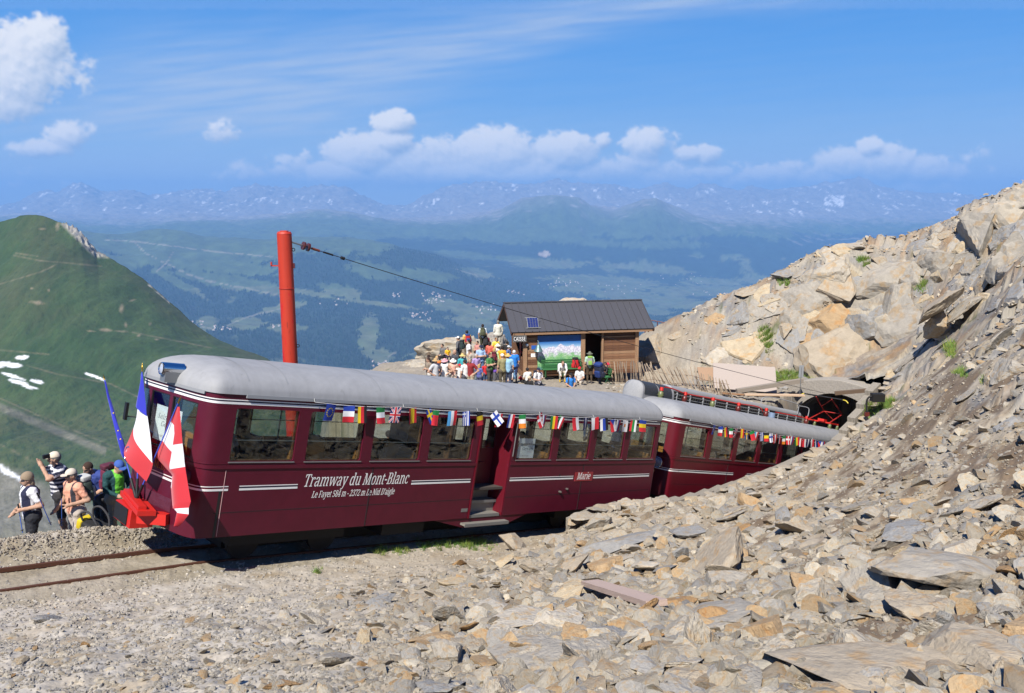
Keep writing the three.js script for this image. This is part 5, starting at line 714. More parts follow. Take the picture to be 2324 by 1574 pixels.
const kiosk = (() => {
  const o = thing('ticket_kiosk', 'brown wooden ticket kiosk with grey ribbed metal roof and mountain mural', 'kiosk', kioskO); o.quaternion.setFromRotationMatrix(new THREE.Matrix4().makeBasis(KX, V(0, 1, 0), KZ));
  const woodTex = noiseTex(256, (u, v) => { const g = tor(u * .999, v, 4, 4), s = .5 + .5 * Math.sin(v * 150 + g * 5 + tor(u, v, 12, 3) * 3), k = clamp(.62 + .2 * s + .28 * g); return [k, k * .9, k * .8]; });
  const wm = [[140, 104, 78], [158, 122, 94], [116, 82, 60], [172, 142, 114], [98, 70, 54]].map((c) => new THREE.MeshStandardMaterial({ color: lin(...c).multiplyScalar(.86), roughness: .85, map: woodTex, bumpMap: woodTex, bumpScale: .006 }));
  const dk = mat(112, 80, 60, .9), r = rng(9), ht = 2.42;
  const planks = (x0, x1, y0, y1, z, par) => { let y = y0, k = 0; while (y < y1 - .02) { const h = Math.min(.155, y1 - y); mesh('plank', box(x1 - x0, h - .012, .04, (x0 + x1) / 2, y + h / 2, z + (r() - .5) * .006), wm[r() * 4 | 0], par); y += h; } };
  const wl = group('front_wall'); wl.name = 'front_wall'; o.add(wl); mesh('backing', [box(3.3, ht, .04, 1.65, ht / 2, -.05), box(2.1, ht, .04, 5.65, ht / 2, -.05)], dk, wl);
  planks(.26, .84, 0, ht, 0, wl); planks(4.62, 6.52, .02, ht - .3, 0, wl); planks(.84, 3.32, 0, .32, 0, wl);
  for (const [x, w] of [[.13, .22], [3.44, .24], [4.58, .1], [6.61, .2]]) mesh('post', box(w, ht, .16, x, ht / 2, .02), wm[3], o);
  mesh('lintel', box(6.9, .16, .14, 3.35, ht + .02, .06), wm[3], o); mesh('eave_beam', box(8.0, .13, .06, 3.4, ht + .02, .33), wm[3], o);
  const sd = group('side_wall'); sd.name = 'side_wall'; o.add(sd); mesh('backing', [box(.04, .95, 3.2, .02, .47, -1.6), box(.04, .5, 3.2, .02, 2.2, -1.6)], dk, sd); for (let y = 0; y < .95; y += .155) mesh('plank', box(.04, .14, 3.2, -.03, y + .08, -1.6), wm[r() * 3 | 0], sd);
  mesh('counter', box(.35, .05, 1.8, -.15, .98, -1.5), wm[1], o); mesh('counter_panel', box(.03, .8, .3, -.02, 1.5, -.5), M.red2, o);
  mesh('back_wall', box(6.7, ht, .06, 3.35, ht / 2, -3.2), dk, o); mesh('side_wall', box(.06, ht, 3.2, 6.7, ht / 2, -1.6), dk, o); mesh('floor', box(6.7, .08, 3.2, 3.35, .0, -1.6), dk, o);
  mesh('partition', box(.06, ht, 3.1, 3.42, ht / 2, -1.62), dk, o); mesh('door_back', box(1.3, ht, .05, 4.1, ht / 2, -2.4), dk, o);
  // gables
  const gs = new THREE.Shape(); gs.moveTo(.02, 0); gs.lineTo(-3.2, 0); gs.lineTo(-1.75, 1.22); gs.closePath(); for (const x of [0, 6.66]) mesh('gable', new THREE.ExtrudeGeometry(gs, { depth: .05, bevelEnabled: false }).rotateY(-Math.PI / 2).translate(x + .05, ht, 0), wm[4], o);
  // roof: two pitches of dark standing-seam sheet
  const rf = group('roof'); rf.name = 'roof'; o.add(rf); const rg = mat(82, 82, 88, .62, { metalness: .25 }), ry = 3.90, ey = ht + .12, zr = -1.86, ze = .40, zb = -4.2, x0 = -.72, x1 = 7.5;
  const pitch = (za, ya, zc, yc) => beam(V((x0 + x1) / 2, (ya + yc) / 2, (za + zc) / 2).add(V(0, (ya - yc) / 2, (za - zc) / 2)), V((x0 + x1) / 2, (ya + yc) / 2, (za + zc) / 2).add(V(0, (yc - ya) / 2, (zc - za) / 2)), x1 - x0, .05, V(0, 1, .001));
  mesh('front_pitch', pitch(zr, ry, ze, ey), rg, rf); mesh('back_pitch', pitch(zr, ry, zb, ey), rg, rf); mesh('ridge_cap', box(x1 - x0 + .04, .05, .26, (x0 + x1) / 2, ry + .025, zr), rg, rf);
  for (let i = 0; i <= 21; i++) { const x = lerp(x0 + .02, x1 - .02, i / 21); mesh('seam', beam(V(x, ry + .04, zr + .02), V(x, ey + .04, ze + .02), .035, .04), rg, rf); }
  for (const [yy, tt] of [[.3, .35], [.7, .72]]) for (let i = 0; i <= 10; i++) { const x = lerp(x0 + .2, x1 - .2, i / 10); mesh('screw', new THREE.SphereGeometry(.02, 6, 4).translate(x, lerp(ry, ey, tt) + .05, lerp(zr, ze, tt)), M.steel, rf); }
  for (const x of [x0 + .02, x1 - .02]) for (const z of [ze, zb]) mesh('barge_board', beam(V(x, ry - .1, zr), V(x, ey - .1, z), .05, .16), wm[4], rf);
  mesh('soffit', pitch(zr, ry - .16, ze - .05, ey - .13).clone(), wm[4], rf);
  for (let i = 0; i < 6; i++) mesh('rafter', beam(V(lerp(-.5, 7.2, i / 5), ry - .2, zr), V(lerp(-.5, 7.2, i / 5), ey - .18, ze - .1), .07, .1), wm[2], rf);
  // mural of the range: darker blue top band, pale sky, snowy peaks, green slopes
  const mural = canvasTex(512, 400, (x, w, h) => { const im = x.createImageData(w, h); for (let j = 0; j < h; j++) for (let i = 0; i < w; i++) { const u = i / w, v = j / h, ridge = .38 + .10 * rid2(u * 2.2 + 1, .3, 5) * -1 + .06 * Math.cos(u * 5), e = v - ridge; let c; if (v < .2) c = [44, 104, 176]; else if (e < 0) c = mixc([60, 120, 190], [180, 210, 232], sstep(.18, .38, v)); else { const sn = rid2(u * 9 + v * 3, v * 7, 5); c = mixc([236, 236, 246], [176, 168, 196], clamp(sn * 1.1)); const gr = sstep(.14, .34, e + .12 * fbm2(u * 7, v * 7, 4)); const st = .5 + .5 * rid2(u * 11 - v * 6, v * 13, 4); c = mixc(c, mixc([206, 232, 176], [86, 160, 96], st), gr); c = mixc(c, [54, 110, 130], sstep(.38, .6, e + .1 * fbm2(u * 5 + 3, v * 9, 3)) * .55); } const o = (j * w + i) * 4; im.data[o] = c[0]; im.data[o + 1] = c[1]; im.data[o + 2] = c[2]; im.data[o + 3] = 255; } x.putImageData(im, 0, 0); x.fillStyle = '#123a70'; x.font = '13px sans-serif'; x.fillText('PANORAMA', 350, 44); });
  mesh('mural', new THREE.PlaneGeometry(2.48, 1.92).translate(2.08, 1.30, .045), new THREE.MeshStandardMaterial({ color: new THREE.Color(.74, .74, .74), map: mural, roughness: .5 }), o);
  mesh('mural_panel', box(2.48, 1.92, .02, 2.08, 1.30, .03), M.dark, o);
  const nt = canvasTex(128, 128, (x) => { x.fillStyle = '#f2f2ee'; x.fillRect(0, 0, 128, 128); x.fillStyle = '#556'; for (let i = 0; i < 9; i++) x.fillRect(12, 14 + i * 12, 80 + (i * 37) % 28, 4); }); mesh('notice', new THREE.PlaneGeometry(.3, .2).translate(.62, 1.18, .03), new THREE.MeshStandardMaterial({ map: nt, roughness: .7 }), o);
  mesh('notice', box(.3, .22, .01, .64, 1.62, .032), mat(40, 100, 190, .6), o); mesh('wall_lamp', new THREE.SphereGeometry(.08, 14, 10).translate(.22, 1.78, .14), M.white, o);
  return o;
})();
const kpt = (x, y, z) => kioskO.clone().addScaledVector(KX, x).addScaledVector(KZ, z).setY(kioskO.y + y);
const kset = (o) => { o.quaternion.copy(kiosk.quaternion); return o; };
{
  const s = kset(thing('cash_desk_sign', 'black sign with white letters reading CAISSE under the kiosk eave', 'sign', kpt(-.62, 2.02, .38)));
  mesh('plate', box(.74, .34, .03, .37, .17, 0), M.black, s); mesh('border', [box(.72, .007, .006, .37, .012, .018), box(.72, .007, .006, .37, .328, .018), box(.007, .31, .006, .012, .17, .018), box(.007, .31, .006, .728, .17, .018)], M.white, s); mesh('lettering', text('CAISSE', .64, .21, 0, fontB, .008).translate(.05, .065, .016), M.white, s); for (const x of [.1, .64]) mesh('hanger', bar(V(x, .34, 0), V(x, .46, 0), .01), M.dark, s);
  const p = kset(thing('solar_panel', 'small blue solar panel fixed on the kiosk roof', 'solar panel', kpt(.55, 2.72, .28))); p.rotateX(-.98 + .36); mesh('panel', box(.64, .62, .03, .0, .36, 0), M.steel, p); for (let i = 0; i < 4; i++) for (let j = 0; j < 6; j++) mesh('cell', box(.138, .088, .008, -.222 + i * .148, .115 + j * .098, .018), mat(34, 48, 110, .2), p); for (const y of [.04, .68]) mesh('clamp', box(.82, .03, .03, 0, y, -.02), M.steel, p);
  const b = kset(thing('station_bell', 'grey green metal bell hanging on the kiosk front wall', 'bell', kpt(.82, 1.45, .32))); mesh('bell', new THREE.LatheGeometry([[.26, 0], [.255, .03], [.19, .12], [.14, .22], [.10, .32], [.05, .38], [0, .39]].map(([a, c]) => new THREE.Vector2(a, c)), 24), mat(120, 150, 148, .45, { metalness: .5, side: THREE.DoubleSide }), b); mesh('bracket', [bar(V(0, .38, 0), V(0, .56, 0), .025), bar(V(0, .55, 0), V(0, .55, -.3), .02)], mat(130, 150, 150, .5), b); mesh('clapper', new THREE.SphereGeometry(.05, 10, 8).translate(0, .02, 0), M.dark, b);
  const gm = [[44, 108, 56], [58, 124, 70], [36, 92, 48]].map((c) => mat(...c, .7));
  const be = kset(thing('green_bench', 'green slatted wooden bench against the kiosk mural', 'bench', kpt(1.0, .05, .55))); for (let i = 0; i < 4; i++) mesh('slat', box(2.3, .09, .03, 1.15, .50 + i * .115, -.22 - i * .02), gm[i % 3], be); for (let i = 0; i < 4; i++) mesh('slat', box(2.3, .03, .09, 1.15, .42, -.14 + i * .1), gm[(i + 1) % 3], be); for (const x of [.15, 1.15, 2.15]) mesh('leg', [box(.06, .42, .06, x, .21, .14), box(.06, .86, .06, x, .43, -.24), box(.06, .05, .4, x, .38, -.04)], gm[2], be);
  const ch = thing('green_chair', 'green folding chair holding a big backpack by the fence', 'chair', V(0, 0, 0)); { const q = at(1375, 866, 41.8); q.y = ground(q.x, q.z, false); ch.position.copy(q); ch.rotation.y = -1.1; } mesh('seat', box(.42, .03, .4, 0, .43, 0), gm[1], ch); for (let i = 0; i < 3; i++) mesh('back_slat', box(.42, .08, .02, 0, .58 + i * .12, -.22 - i * .02), gm[0], ch); for (const x of [-.19, .19]) { mesh('leg', bar(V(x, 0, .22), V(x, .88, -.26), .016), gm[2], ch); mesh('leg', bar(V(x, 0, -.24), V(x, .45, .2), .016), gm[2], ch); }
  // small shed roof in front of the queue
  const q = at(1075, 862, 38.5), sh = thing('metal_hatch_roof', 'low grey sheet metal roof sloping up behind the front car', 'roof', V(q.x - 1.5, q.y - .35, q.z)); sh.rotation.y = .12; const gy = mat(112, 122, 122, .6, { metalness: .2 }); mesh('sheet', beam(V(-.6, -.1, .7), V(1.1, .55, -.4), 2.4, .05), gy, sh); for (let i = 0; i < 5; i++) mesh('rib', beam(V(1.12 - i * .01, .56, -1.5 + i * .55), V(1.12, .56, -1.5 + i * .55).add(V(.38, -.34, .2)), .06, .05), gy, sh); mesh('edge_sheet', beam(V(1.1, .55, -.4), V(1.75, .0, .1), 2.4, .04), gy, sh); mesh('base', box(2, .6, 1.8, .4, -.45, .1), M.dark, sh);
}
// paling fence leaning along the edge of the cutting
{
  const f = thing('paling_fence', 'leaning grey paling fence along the cutting edge beside the kiosk', 'fence', V(0, 0, 0)), r = rng(31), a = at(1392, 862, 42.4), b = at(1668, 884, 37.8), n = 78, pm = [[168, 150, 128], [150, 134, 116], [186, 168, 146], [130, 116, 102]].map((c) => mat(...c, .9));
  const base = (t) => { const p = a.clone().lerp(b, t); p.y = ground(p.x, p.z, false) - .05; return p; };
  for (let i = 0; i < n; i++) { const t = i / (n - 1), p = base(t), lean = -.22 + .35 * Math.sin(t * 9) * .5 + (r() - .5) * .3 - .2 * t, h = 1.15 + .2 * r() - (t > .75 ? .3 : 0); mesh('picket', beam(p, p.clone().add(V(h * Math.sin(lean), h * Math.cos(lean), (r() - .5) * .2 - .1)), .035, .03, V(0, 0, 1)), pm[r() * 4 | 0], f); }
  for (const h of [.3, .75]) { const pts = []; for (let i = 0; i <= 26; i++) { const t = i / 26, p = base(t); pts.push(p.add(V(-.1 - h * .25, h + .05 * Math.sin(t * 20), .02))); } mesh('wire', tube(pts, .008, 60, 4), M.rust, f); }
  // sheets, boards and beams left on the bank
  const wd = (c) => new THREE.MeshStandardMaterial({ color: lin(...c).multiplyScalar(ALB), roughness: .9, bumpMap: grainMap, bumpScale: .01 });
  const slabOn = (name, label, cat, px, py, Z, w, h, t, rot, c) => { const p = at(px, py, Z), o = mesh(numbered(name), box(w, h, t), wd(c)); o.position.copy(p); o.rotation.set(...rot); o.position.y = Math.max(o.position.y, ground(p.x, p.z, false) + .12); return tag(put(o), label, cat); };
  slabOn('plywood_sheet', 'large pale pinkish sheet leaning on the bank behind the roof gear', 'sheet', 1690, 858, 39.5, 3.1, 1.5, .05, [-.75, -.05, -.12], [176, 164, 156]);
  slabOn('plywood_sheet', 'smaller tan sheet lying under the pale pinkish sheet', 'sheet', 1622, 850, 40.2, 1.7, .8, .04, [-.8, .1, .03], [168, 138, 112]);
  const bd = (name, label, p0, p1, w, h, c) => tag(put(mesh(numbered(name), beam(at(...p0), at(...p1), w, h), wd(c))), label, 'board');
  bd('timber_beam', 'long weathered grey beam propped on the bank above the motor car', [1672, 888, 38.2], [1822, 864, 38.6], .22, .2, [150, 140, 128]);
  bd('timber_board', 'pale sawn board below the weathered grey beam', [1690, 896, 37.6], [1826, 898, 37.4], .28, .06, [206, 178, 148]); bd('timber_board', 'thin brown board lying across the rubble pile', [1640, 893, 38], [1770, 902, 37.6], .16, .05, [160, 120, 84]);
  bd('timber_beam', 'brown beam lying beside the tunnel mouth', [1895, 893, 36.8], [2000, 884, 36.2], .2, .16, [104, 84, 66]);
  const sp = thing('marker_post', 'thin metal post with a grey plate near the tunnel mouth', 'post', at(1816, 890, 37.5)); mesh('shaft', bar(V(0, -.3, 0), V(0, 1.2, 0), .02), M.steel, sp); mesh('plate', box(.22, .6, .02, 0, 1.0, 0), mat(150, 154, 158, .5), sp);
  // board on the scree
  const w0 = hit(1338, 1348), w1 = hit(1490, 1400); if (w0 && w1) tag(put(mesh('weathered_board', beam(w0.clone().add(V(0, .17, 0)), w1.clone().add(V(0, .12, 0)), .26, .07), wd([196, 172, 158]))), 'weathered wooden board lying across slabs on the scree', 'board');
  // railing behind the kiosk and the handrail on the ridge
  const rl = thing('railing', 'thin brown railing between the kiosk and the rock crest', 'railing', V(0, 0, 0)), A = at(1465, 725, 50.5), B = at(1520, 735, 50); mesh('rail', bar(A, B, .03), M.oxide, rl); mesh('rail', bar(A.clone().setY(A.y - .6), B.clone().setY(B.y - .6), .03), M.oxide, rl); for (const t of [0, .5, 1]) { const q = A.clone().lerp(B, t); mesh('post', bar(q.clone().setY(q.y - 1.3), q, .03), M.oxide, rl); }
}
// dry stone retaining wall along the cutting: coping slabs, and the built end
{
  const w = thing('retaining_wall', 'low stone retaining wall edging the scree beside the track', 'wall', V(0, 0, 0)), r = rng(41);
  const core = []; for (let u = WALL_U0 + .1; u < PORTAL_U - .6; u += 1) { const t = trackAt(u), e = trackAt(u + 1), P = (q) => { const x = q.x + LAT.x * (WALL_LAT + .1), z = q.z + LAT.z * (WALL_LAT + .1); return V(x, 0, z); }, a = P(t), b = P(e), ya = ground(a.x + LAT.x * -.5, a.z + LAT.z * -.5, false), yb = ground(b.x + LAT.x * -.5, b.z + LAT.z * -.5, false), lo = Math.min(t.y, e.y) - .5; const g = beam(a.clone().setY((lo + ya) / 2 - .02), b.clone().setY((lo + yb) / 2 - .02), .34, (ya + yb) / 2 - lo); core.push(g); }
  mesh('mortared_core', core, new THREE.MeshStandardMaterial({ color: new THREE.Color(.29, .26, .215), roughness: .95, map: dirtMap, bumpMap: grainMap, bumpScale: .05 }), w);
  for (let u = WALL_U0; u < PORTAL_U - .8;) { const L = .3 + .75 * r() * r() + .1; if (u > 13 && r() < .18) { u += L * .8; continue; } const t = trackAt(u + L / 2), x = t.x + LAT.x * (WALL_LAT - .05), z = t.z + LAT.z * (WALL_LAT - .05), y = ground(x - LAT.x * .45, z - LAT.z * .45, false), o = mesh('coping_stone', r() < .7 ? slabGeos[r() * 6 | 0] : chunkGeos[r() * 5 | 0], stoneMats[[0, 1, 5, 3, 0, 1][r() * 6 | 0]], w); o.scale.set(L * .66, .16 + .22 * r() * r(), .30 + .16 * r()); o.rotation.set((r() - .5) * .25, .79 + (r() - .5) * .7, (r() - .5) * .2 - .05); o.position.set(x - LAT.x * .3 * r(), y + .02 * r() - (u > 13 ? .06 : -.03), z - LAT.z * .3 * r()); u += L * .82; }
  for (let k = 0; k < 7; k++) { const t = trackAt(WALL_U0 - .05), l = WALL_LAT - .05 - (k % 2) * .42, x = t.x + LAT.x * l, z = t.z + LAT.z * l, o = mesh('wall_stone', chunkGeos[k % 5], stoneMats[[1, 0, 5, 3][k % 4]], w); o.scale.set(.26, .22, .3); o.rotation.y = r() * 3; o.position.set(x, t.y + .05 + Math.floor(k / 2) * .24, z); }
}
// tunnel mouth: concrete arch with the dark bore behind
{
  const o = group('tunnel_portal'); tag(put(o), 'concrete arched tunnel mouth at the end of the cutting', 'tunnel'); const c = trackAt(PORTAL_U); o.position.copy(c); o.quaternion.setFromRotationMatrix(new THREE.Matrix4().makeBasis(LAT.clone().negate(), V(0, 1, 0), V(0, 1, 0).cross(LAT).normalize()));
  if (o.localToWorld(V(0, 0, 1)).sub(o.position).dot(CAR2.ax) < 0) o.rotateY(Math.PI);
  const con = new THREE.MeshStandardMaterial({ color: lin(146, 140, 131), roughness: .95, map: dirtMap, bumpMap: grainMap, bumpScale: .02 });
  const s = new THREE.Shape(); s.moveTo(-3.9, -.6); s.lineTo(-3.9, 4.8); s.quadraticCurveTo(-2.6, 6.3, 0, 6.45); s.quadraticCurveTo(2.6, 6.3, 3.9, 4.8); s.lineTo(3.9, -.6); s.closePath(); const h = new THREE.Path(); h.moveTo(-2.4, -.5); h.lineTo(-2.4, 3.4); h.absarc(0, 3.4, 2.4, Math.PI, 0, true); h.lineTo(2.4, -.5); h.closePath(); s.holes.push(h);
  mesh('arch', new THREE.ExtrudeGeometry(s, { depth: .9, bevelEnabled: true, bevelSize: .03, bevelThickness: .03, bevelSegments: 2, curveSegments: 18 }), con, o);
  const bore = new THREE.Shape(); bore.moveTo(-2.7, -.6); bore.lineTo(-2.7, 3.4); bore.absarc(0, 3.4, 2.7, Math.PI, 0, true); bore.lineTo(2.7, -.6); bore.closePath(); const h2 = new THREE.Path(); h2.moveTo(-2.42, -.55); h2.lineTo(-2.42, 3.4); h2.absarc(0, 3.4, 2.42, Math.PI, 0, true); h2.lineTo(2.42, -.55); h2.closePath(); bore.holes.push(h2);
  mesh('bore', new THREE.ExtrudeGeometry(bore, { depth: 7, bevelEnabled: false, curveSegments: 18 }).translate(0, -.1, .94), con, o); mesh('bore_end', box(5.5, 8, .1, 0, 2.4, 7.6), con, o);
  const lp = thing('tunnel_floodlight', 'black floodlight on a bracket above the tunnel mouth', 'lamp', at(1986, 912, 33.2)); mesh('housing', box(.5, .34, .34, .1, .18, 0), M.black, lp); mesh('bracket', tube([V(-.3, -.5, 0), V(-.34, .05, 0), V(-.25, .2, 0), V(0, .22, 0)], .04, 20, 6), M.dark, lp); mesh('junction', box(.18, .16, .14, -.3, -.55, 0), M.oxide, lp); mesh('mast', bar(V(-.3, -.5, 0), V(-.3, -1.5, .1), .05), M.dark, lp);
}
// big rocks behind the queue, and one beyond the kiosk
{
  const bo = (name, label, px, py, Z, sx, sy, sz, k, m, ry) => { const p = at(px, py, Z), o = mesh(numbered(name), rockGeo(400 + k, 14, 10, .14, .85), stoneMats[m]); o.scale.set(sx, sy, sz); o.position.copy(p); o.rotation.y = ry; return tag(put(o), label, 'rock'); };
  bo('boulder_rock', 'broad grey rock hump rising behind the waiting crowd', 1050, 815, 49, 3.4, 2.6, 2.4, 1, 1, .2); bo('boulder_rock', 'low rounded rock at the cliff edge left of the crowd', 955, 845, 46.5, 1.9, 1.5, 1.8, 2, 1, .8); bo('boulder_rock', 'rock top showing above the kiosk ridge', 1305, 700, 56, 1.7, 1.3, 1.4, 3, 6, .3); bo('boulder_rock', 'grey rock ledge beside the cash desk queue', 1120, 800, 50, 1.8, 2.2, 1.6, 4, 0, 1.4);
}

// ------------------------------------------------------------------ people
// mesh of the zero level of a distance field on a grid (surface nets)
function surfaceNet(f, lo, hi, c) {
  const n = [0, 1, 2].map((k) => Math.ceil((hi[k] - lo[k]) / c) + 1), [nx, ny, nz] = n, F = new Float32Array(nx * ny * nz), id = new Int32Array(nx * ny * nz).fill(-1), P = [], I = [], ix = (i, j, k) => i + nx * (j + ny * k);
  const b = 5, far = b * c * .92;   // blocks whose middle lies far from the surface need no closer look
  for (let K = 0; K < nz; K += b) for (let J = 0; J < ny; J += b) for (let I_ = 0; I_ < nx; I_ += b) {
    const d = f(lo[0] + (I_ + b / 2 - .5) * c, lo[1] + (J + b / 2 - .5) * c, lo[2] + (K + b / 2 - .5) * c), skip = Math.abs(d) > far + .02;
    for (let k = K; k < Math.min(nz, K + b); k++) for (let j = J; j < Math.min(ny, J + b); j++) for (let i = I_; i < Math.min(nx, I_ + b); i++) F[ix(i, j, k)] = skip ? d : f(lo[0] + i * c, lo[1] + j * c, lo[2] + k * c);
  }
  for (let k = 0; k < nz - 1; k++) for (let j = 0; j < ny - 1; j++) for (let i = 0; i < nx - 1; i++) {
    let m = 0; const v = []; for (let q = 0; q < 8; q++) { const d = F[ix(i + (q & 1), j + (q >> 1 & 1), k + (q >> 2))]; v.push(d); if (d < 0) m |= 1 << q; } if (m === 0 || m === 255) continue;
    let s = [0, 0, 0], t = 0; for (const [a, b] of [[0, 1], [2, 3], [4, 5], [6, 7], [0, 2], [1, 3], [4, 6], [5, 7], [0, 4], [1, 5], [2, 6], [3, 7]]) if ((v[a] < 0) !== (v[b] < 0)) { const w = v[a] / (v[a] - v[b]); for (let e = 0; e < 3; e++) s[e] += lerp(a >> e & 1, b >> e & 1, w); t++; }
    id[ix(i, j, k)] = P.length / 3; P.push(lo[0] + (i + s[0] / t) * c, lo[1] + (j + s[1] / t) * c, lo[2] + (k + s[2] / t) * c);
  }
  for (let k = 1; k < nz - 1; k++) for (let j = 1; j < ny - 1; j++) for (let i = 1; i < nx - 1; i++) {
    const a = F[ix(i, j, k)] < 0, Q = (p, q, r, s) => { if (Math.min(p, q, r, s) < 0) return; if (a) I.push(p, q, r, p, r, s); else I.push(p, r, q, p, s, r); };
    if (a !== F[ix(i + 1, j, k)] < 0) Q(id[ix(i, j - 1, k - 1)], id[ix(i, j, k - 1)], id[ix(i, j, k)], id[ix(i, j - 1, k)]);
    if (a !== F[ix(i, j + 1, k)] < 0) Q(id[ix(i - 1, j, k - 1)], id[ix(i - 1, j, k)], id[ix(i, j, k)], id[ix(i, j, k - 1)]);
    if (a !== F[ix(i, j, k + 1)] < 0) Q(id[ix(i - 1, j - 1, k)], id[ix(i, j - 1, k)], id[ix(i, j, k)], id[ix(i - 1, j, k)]);
  }
  return [P, I];
}
const SKIN = [.36, .215, .147], SKIN2 = [.42, .24, .16], C3 = (r, g, b) => { const c = lin(r, g, b); return [c.r * ALB, c.g * ALB, c.b * ALB]; };
const clothMat = new THREE.MeshStandardMaterial({ vertexColors: true, roughness: .85 });
// joints of a body 1.75 m tall, facing +z; pose functions move them
function joints(pose) {
  const J = { hip: [0, .95, 0], chest: [0, 1.34, 0], neck: [0, 1.47, .0], head: [0, 1.625, .03], sL: [.18, 1.41, 0], sR: [-.18, 1.41, 0], eL: [.25, 1.13, -.02], eR: [-.25, 1.13, -.02], wL: [.25, .88, .06], wR: [-.25, .88, .06], hL: [.09, .92, 0], hR: [-.09, .92, 0], kL: [.10, .50, .03], kR: [-.10, .50, .03], aL: [.11, .09, -.02], aR: [-.11, .09, -.02] };
  const S = (o) => Object.assign(J, o);
  if (pose === 'walk') S({ kL: [.1, .52, .17], aL: [.1, .10, .18], kR: [-.1, .5, -.08], aR: [-.1, .12, -.3], eL: [.24, 1.14, -.14], wL: [.22, .93, .05], eR: [-.24, 1.14, .08], wR: [-.2, .98, .25] });
  if (pose === 'hips') S({ eL: [.38, 1.16, -.06], wL: [.19, 1.0, .08], eR: [-.38, 1.16, -.06], wR: [-.19, 1.0, .08] });
  if (pose === 'crossed') S({ eL: [.25, 1.15, .08], wL: [-.06, 1.16, .22], eR: [-.25, 1.15, .08], wR: [.06, 1.20, .24] });
  if (pose === 'chest') S({ eL: [.26, 1.14, .02], wL: [.1, 1.2, .22], eR: [-.26, 1.14, .02], wR: [-.1, 1.14, .24] });
  if (pose === 'photo') S({ eL: [.34, 1.36, .2], wL: [.10, 1.58, .28], eR: [-.34, 1.36, .2], wR: [-.10, 1.58, .28], head: [0, 1.64, .05] });
  if (pose === 'pole') S({ eL: [.30, 1.16, -.08], wL: [.16, 1.12, .18], eR: [-.27, 1.14, .02], wR: [-.30, .96, .2], kL: [.1, .5, .08], aR: [-.1, .1, -.14] });
  if (pose === 'look') S({ chest: [0, 1.33, .06], neck: [0, 1.45, .12], head: [0, 1.58, .22], sL: [.18, 1.40, .05], sR: [-.18, 1.40, .05], eL: [.24, 1.13, .08], wL: [.1, 1.02, .28], eR: [-.24, 1.13, .08], wR: [-.1, 1.02, .28] });
  if (pose === 'bend') S({ hip: [0, .93, -.12], chest: [0, 1.2, .2], neck: [0, 1.29, .32], head: [0, 1.38, .44], sL: [.18, 1.26, .24], sR: [-.18, 1.26, .24], eL: [.22, 1.05, .42], wL: [.15, 1.02, .66], eR: [-.22, 1.05, .42], wR: [-.15, 1.02, .66], hL: [.09, .9, -.1], hR: [-.09, .9, -.1], kL: [.11, .5, .02], kR: [-.11, .5, .02], aL: [.12, .09, -.08], aR: [-.12, .09, .02] });
  if (pose === 'sit' || pose === 'tie') {
    S({ hip: [0, .55, 0], hL: [.1, .53, .02], hR: [-.1, .53, .02], kL: [.13, .52, .42], kR: [-.13, .52, .42], aL: [.12, .09, .40], aR: [-.14, .09, .36], chest: [0, .93, .04], neck: [0, 1.06, .06], head: [0, 1.21, .10], sL: [.18, 1.0, .04], sR: [-.18, 1.0, .04], eL: [.24, .74, .08], eR: [-.24, .74, .08], wL: [.1, .66, .32], wR: [-.1, .66, .32] });
    if (pose === 'tie') S({ chest: [0, .85, .26], neck: [0, .95, .36], head: [0, 1.06, .46], sL: [.18, .92, .28], sR: [-.18, .92, .28], eL: [.22, .66, .42], eR: [-.22, .66, .42], wL: [.1, .38, .46], wR: [-.1, .38, .46] });
  }
  return J;
}
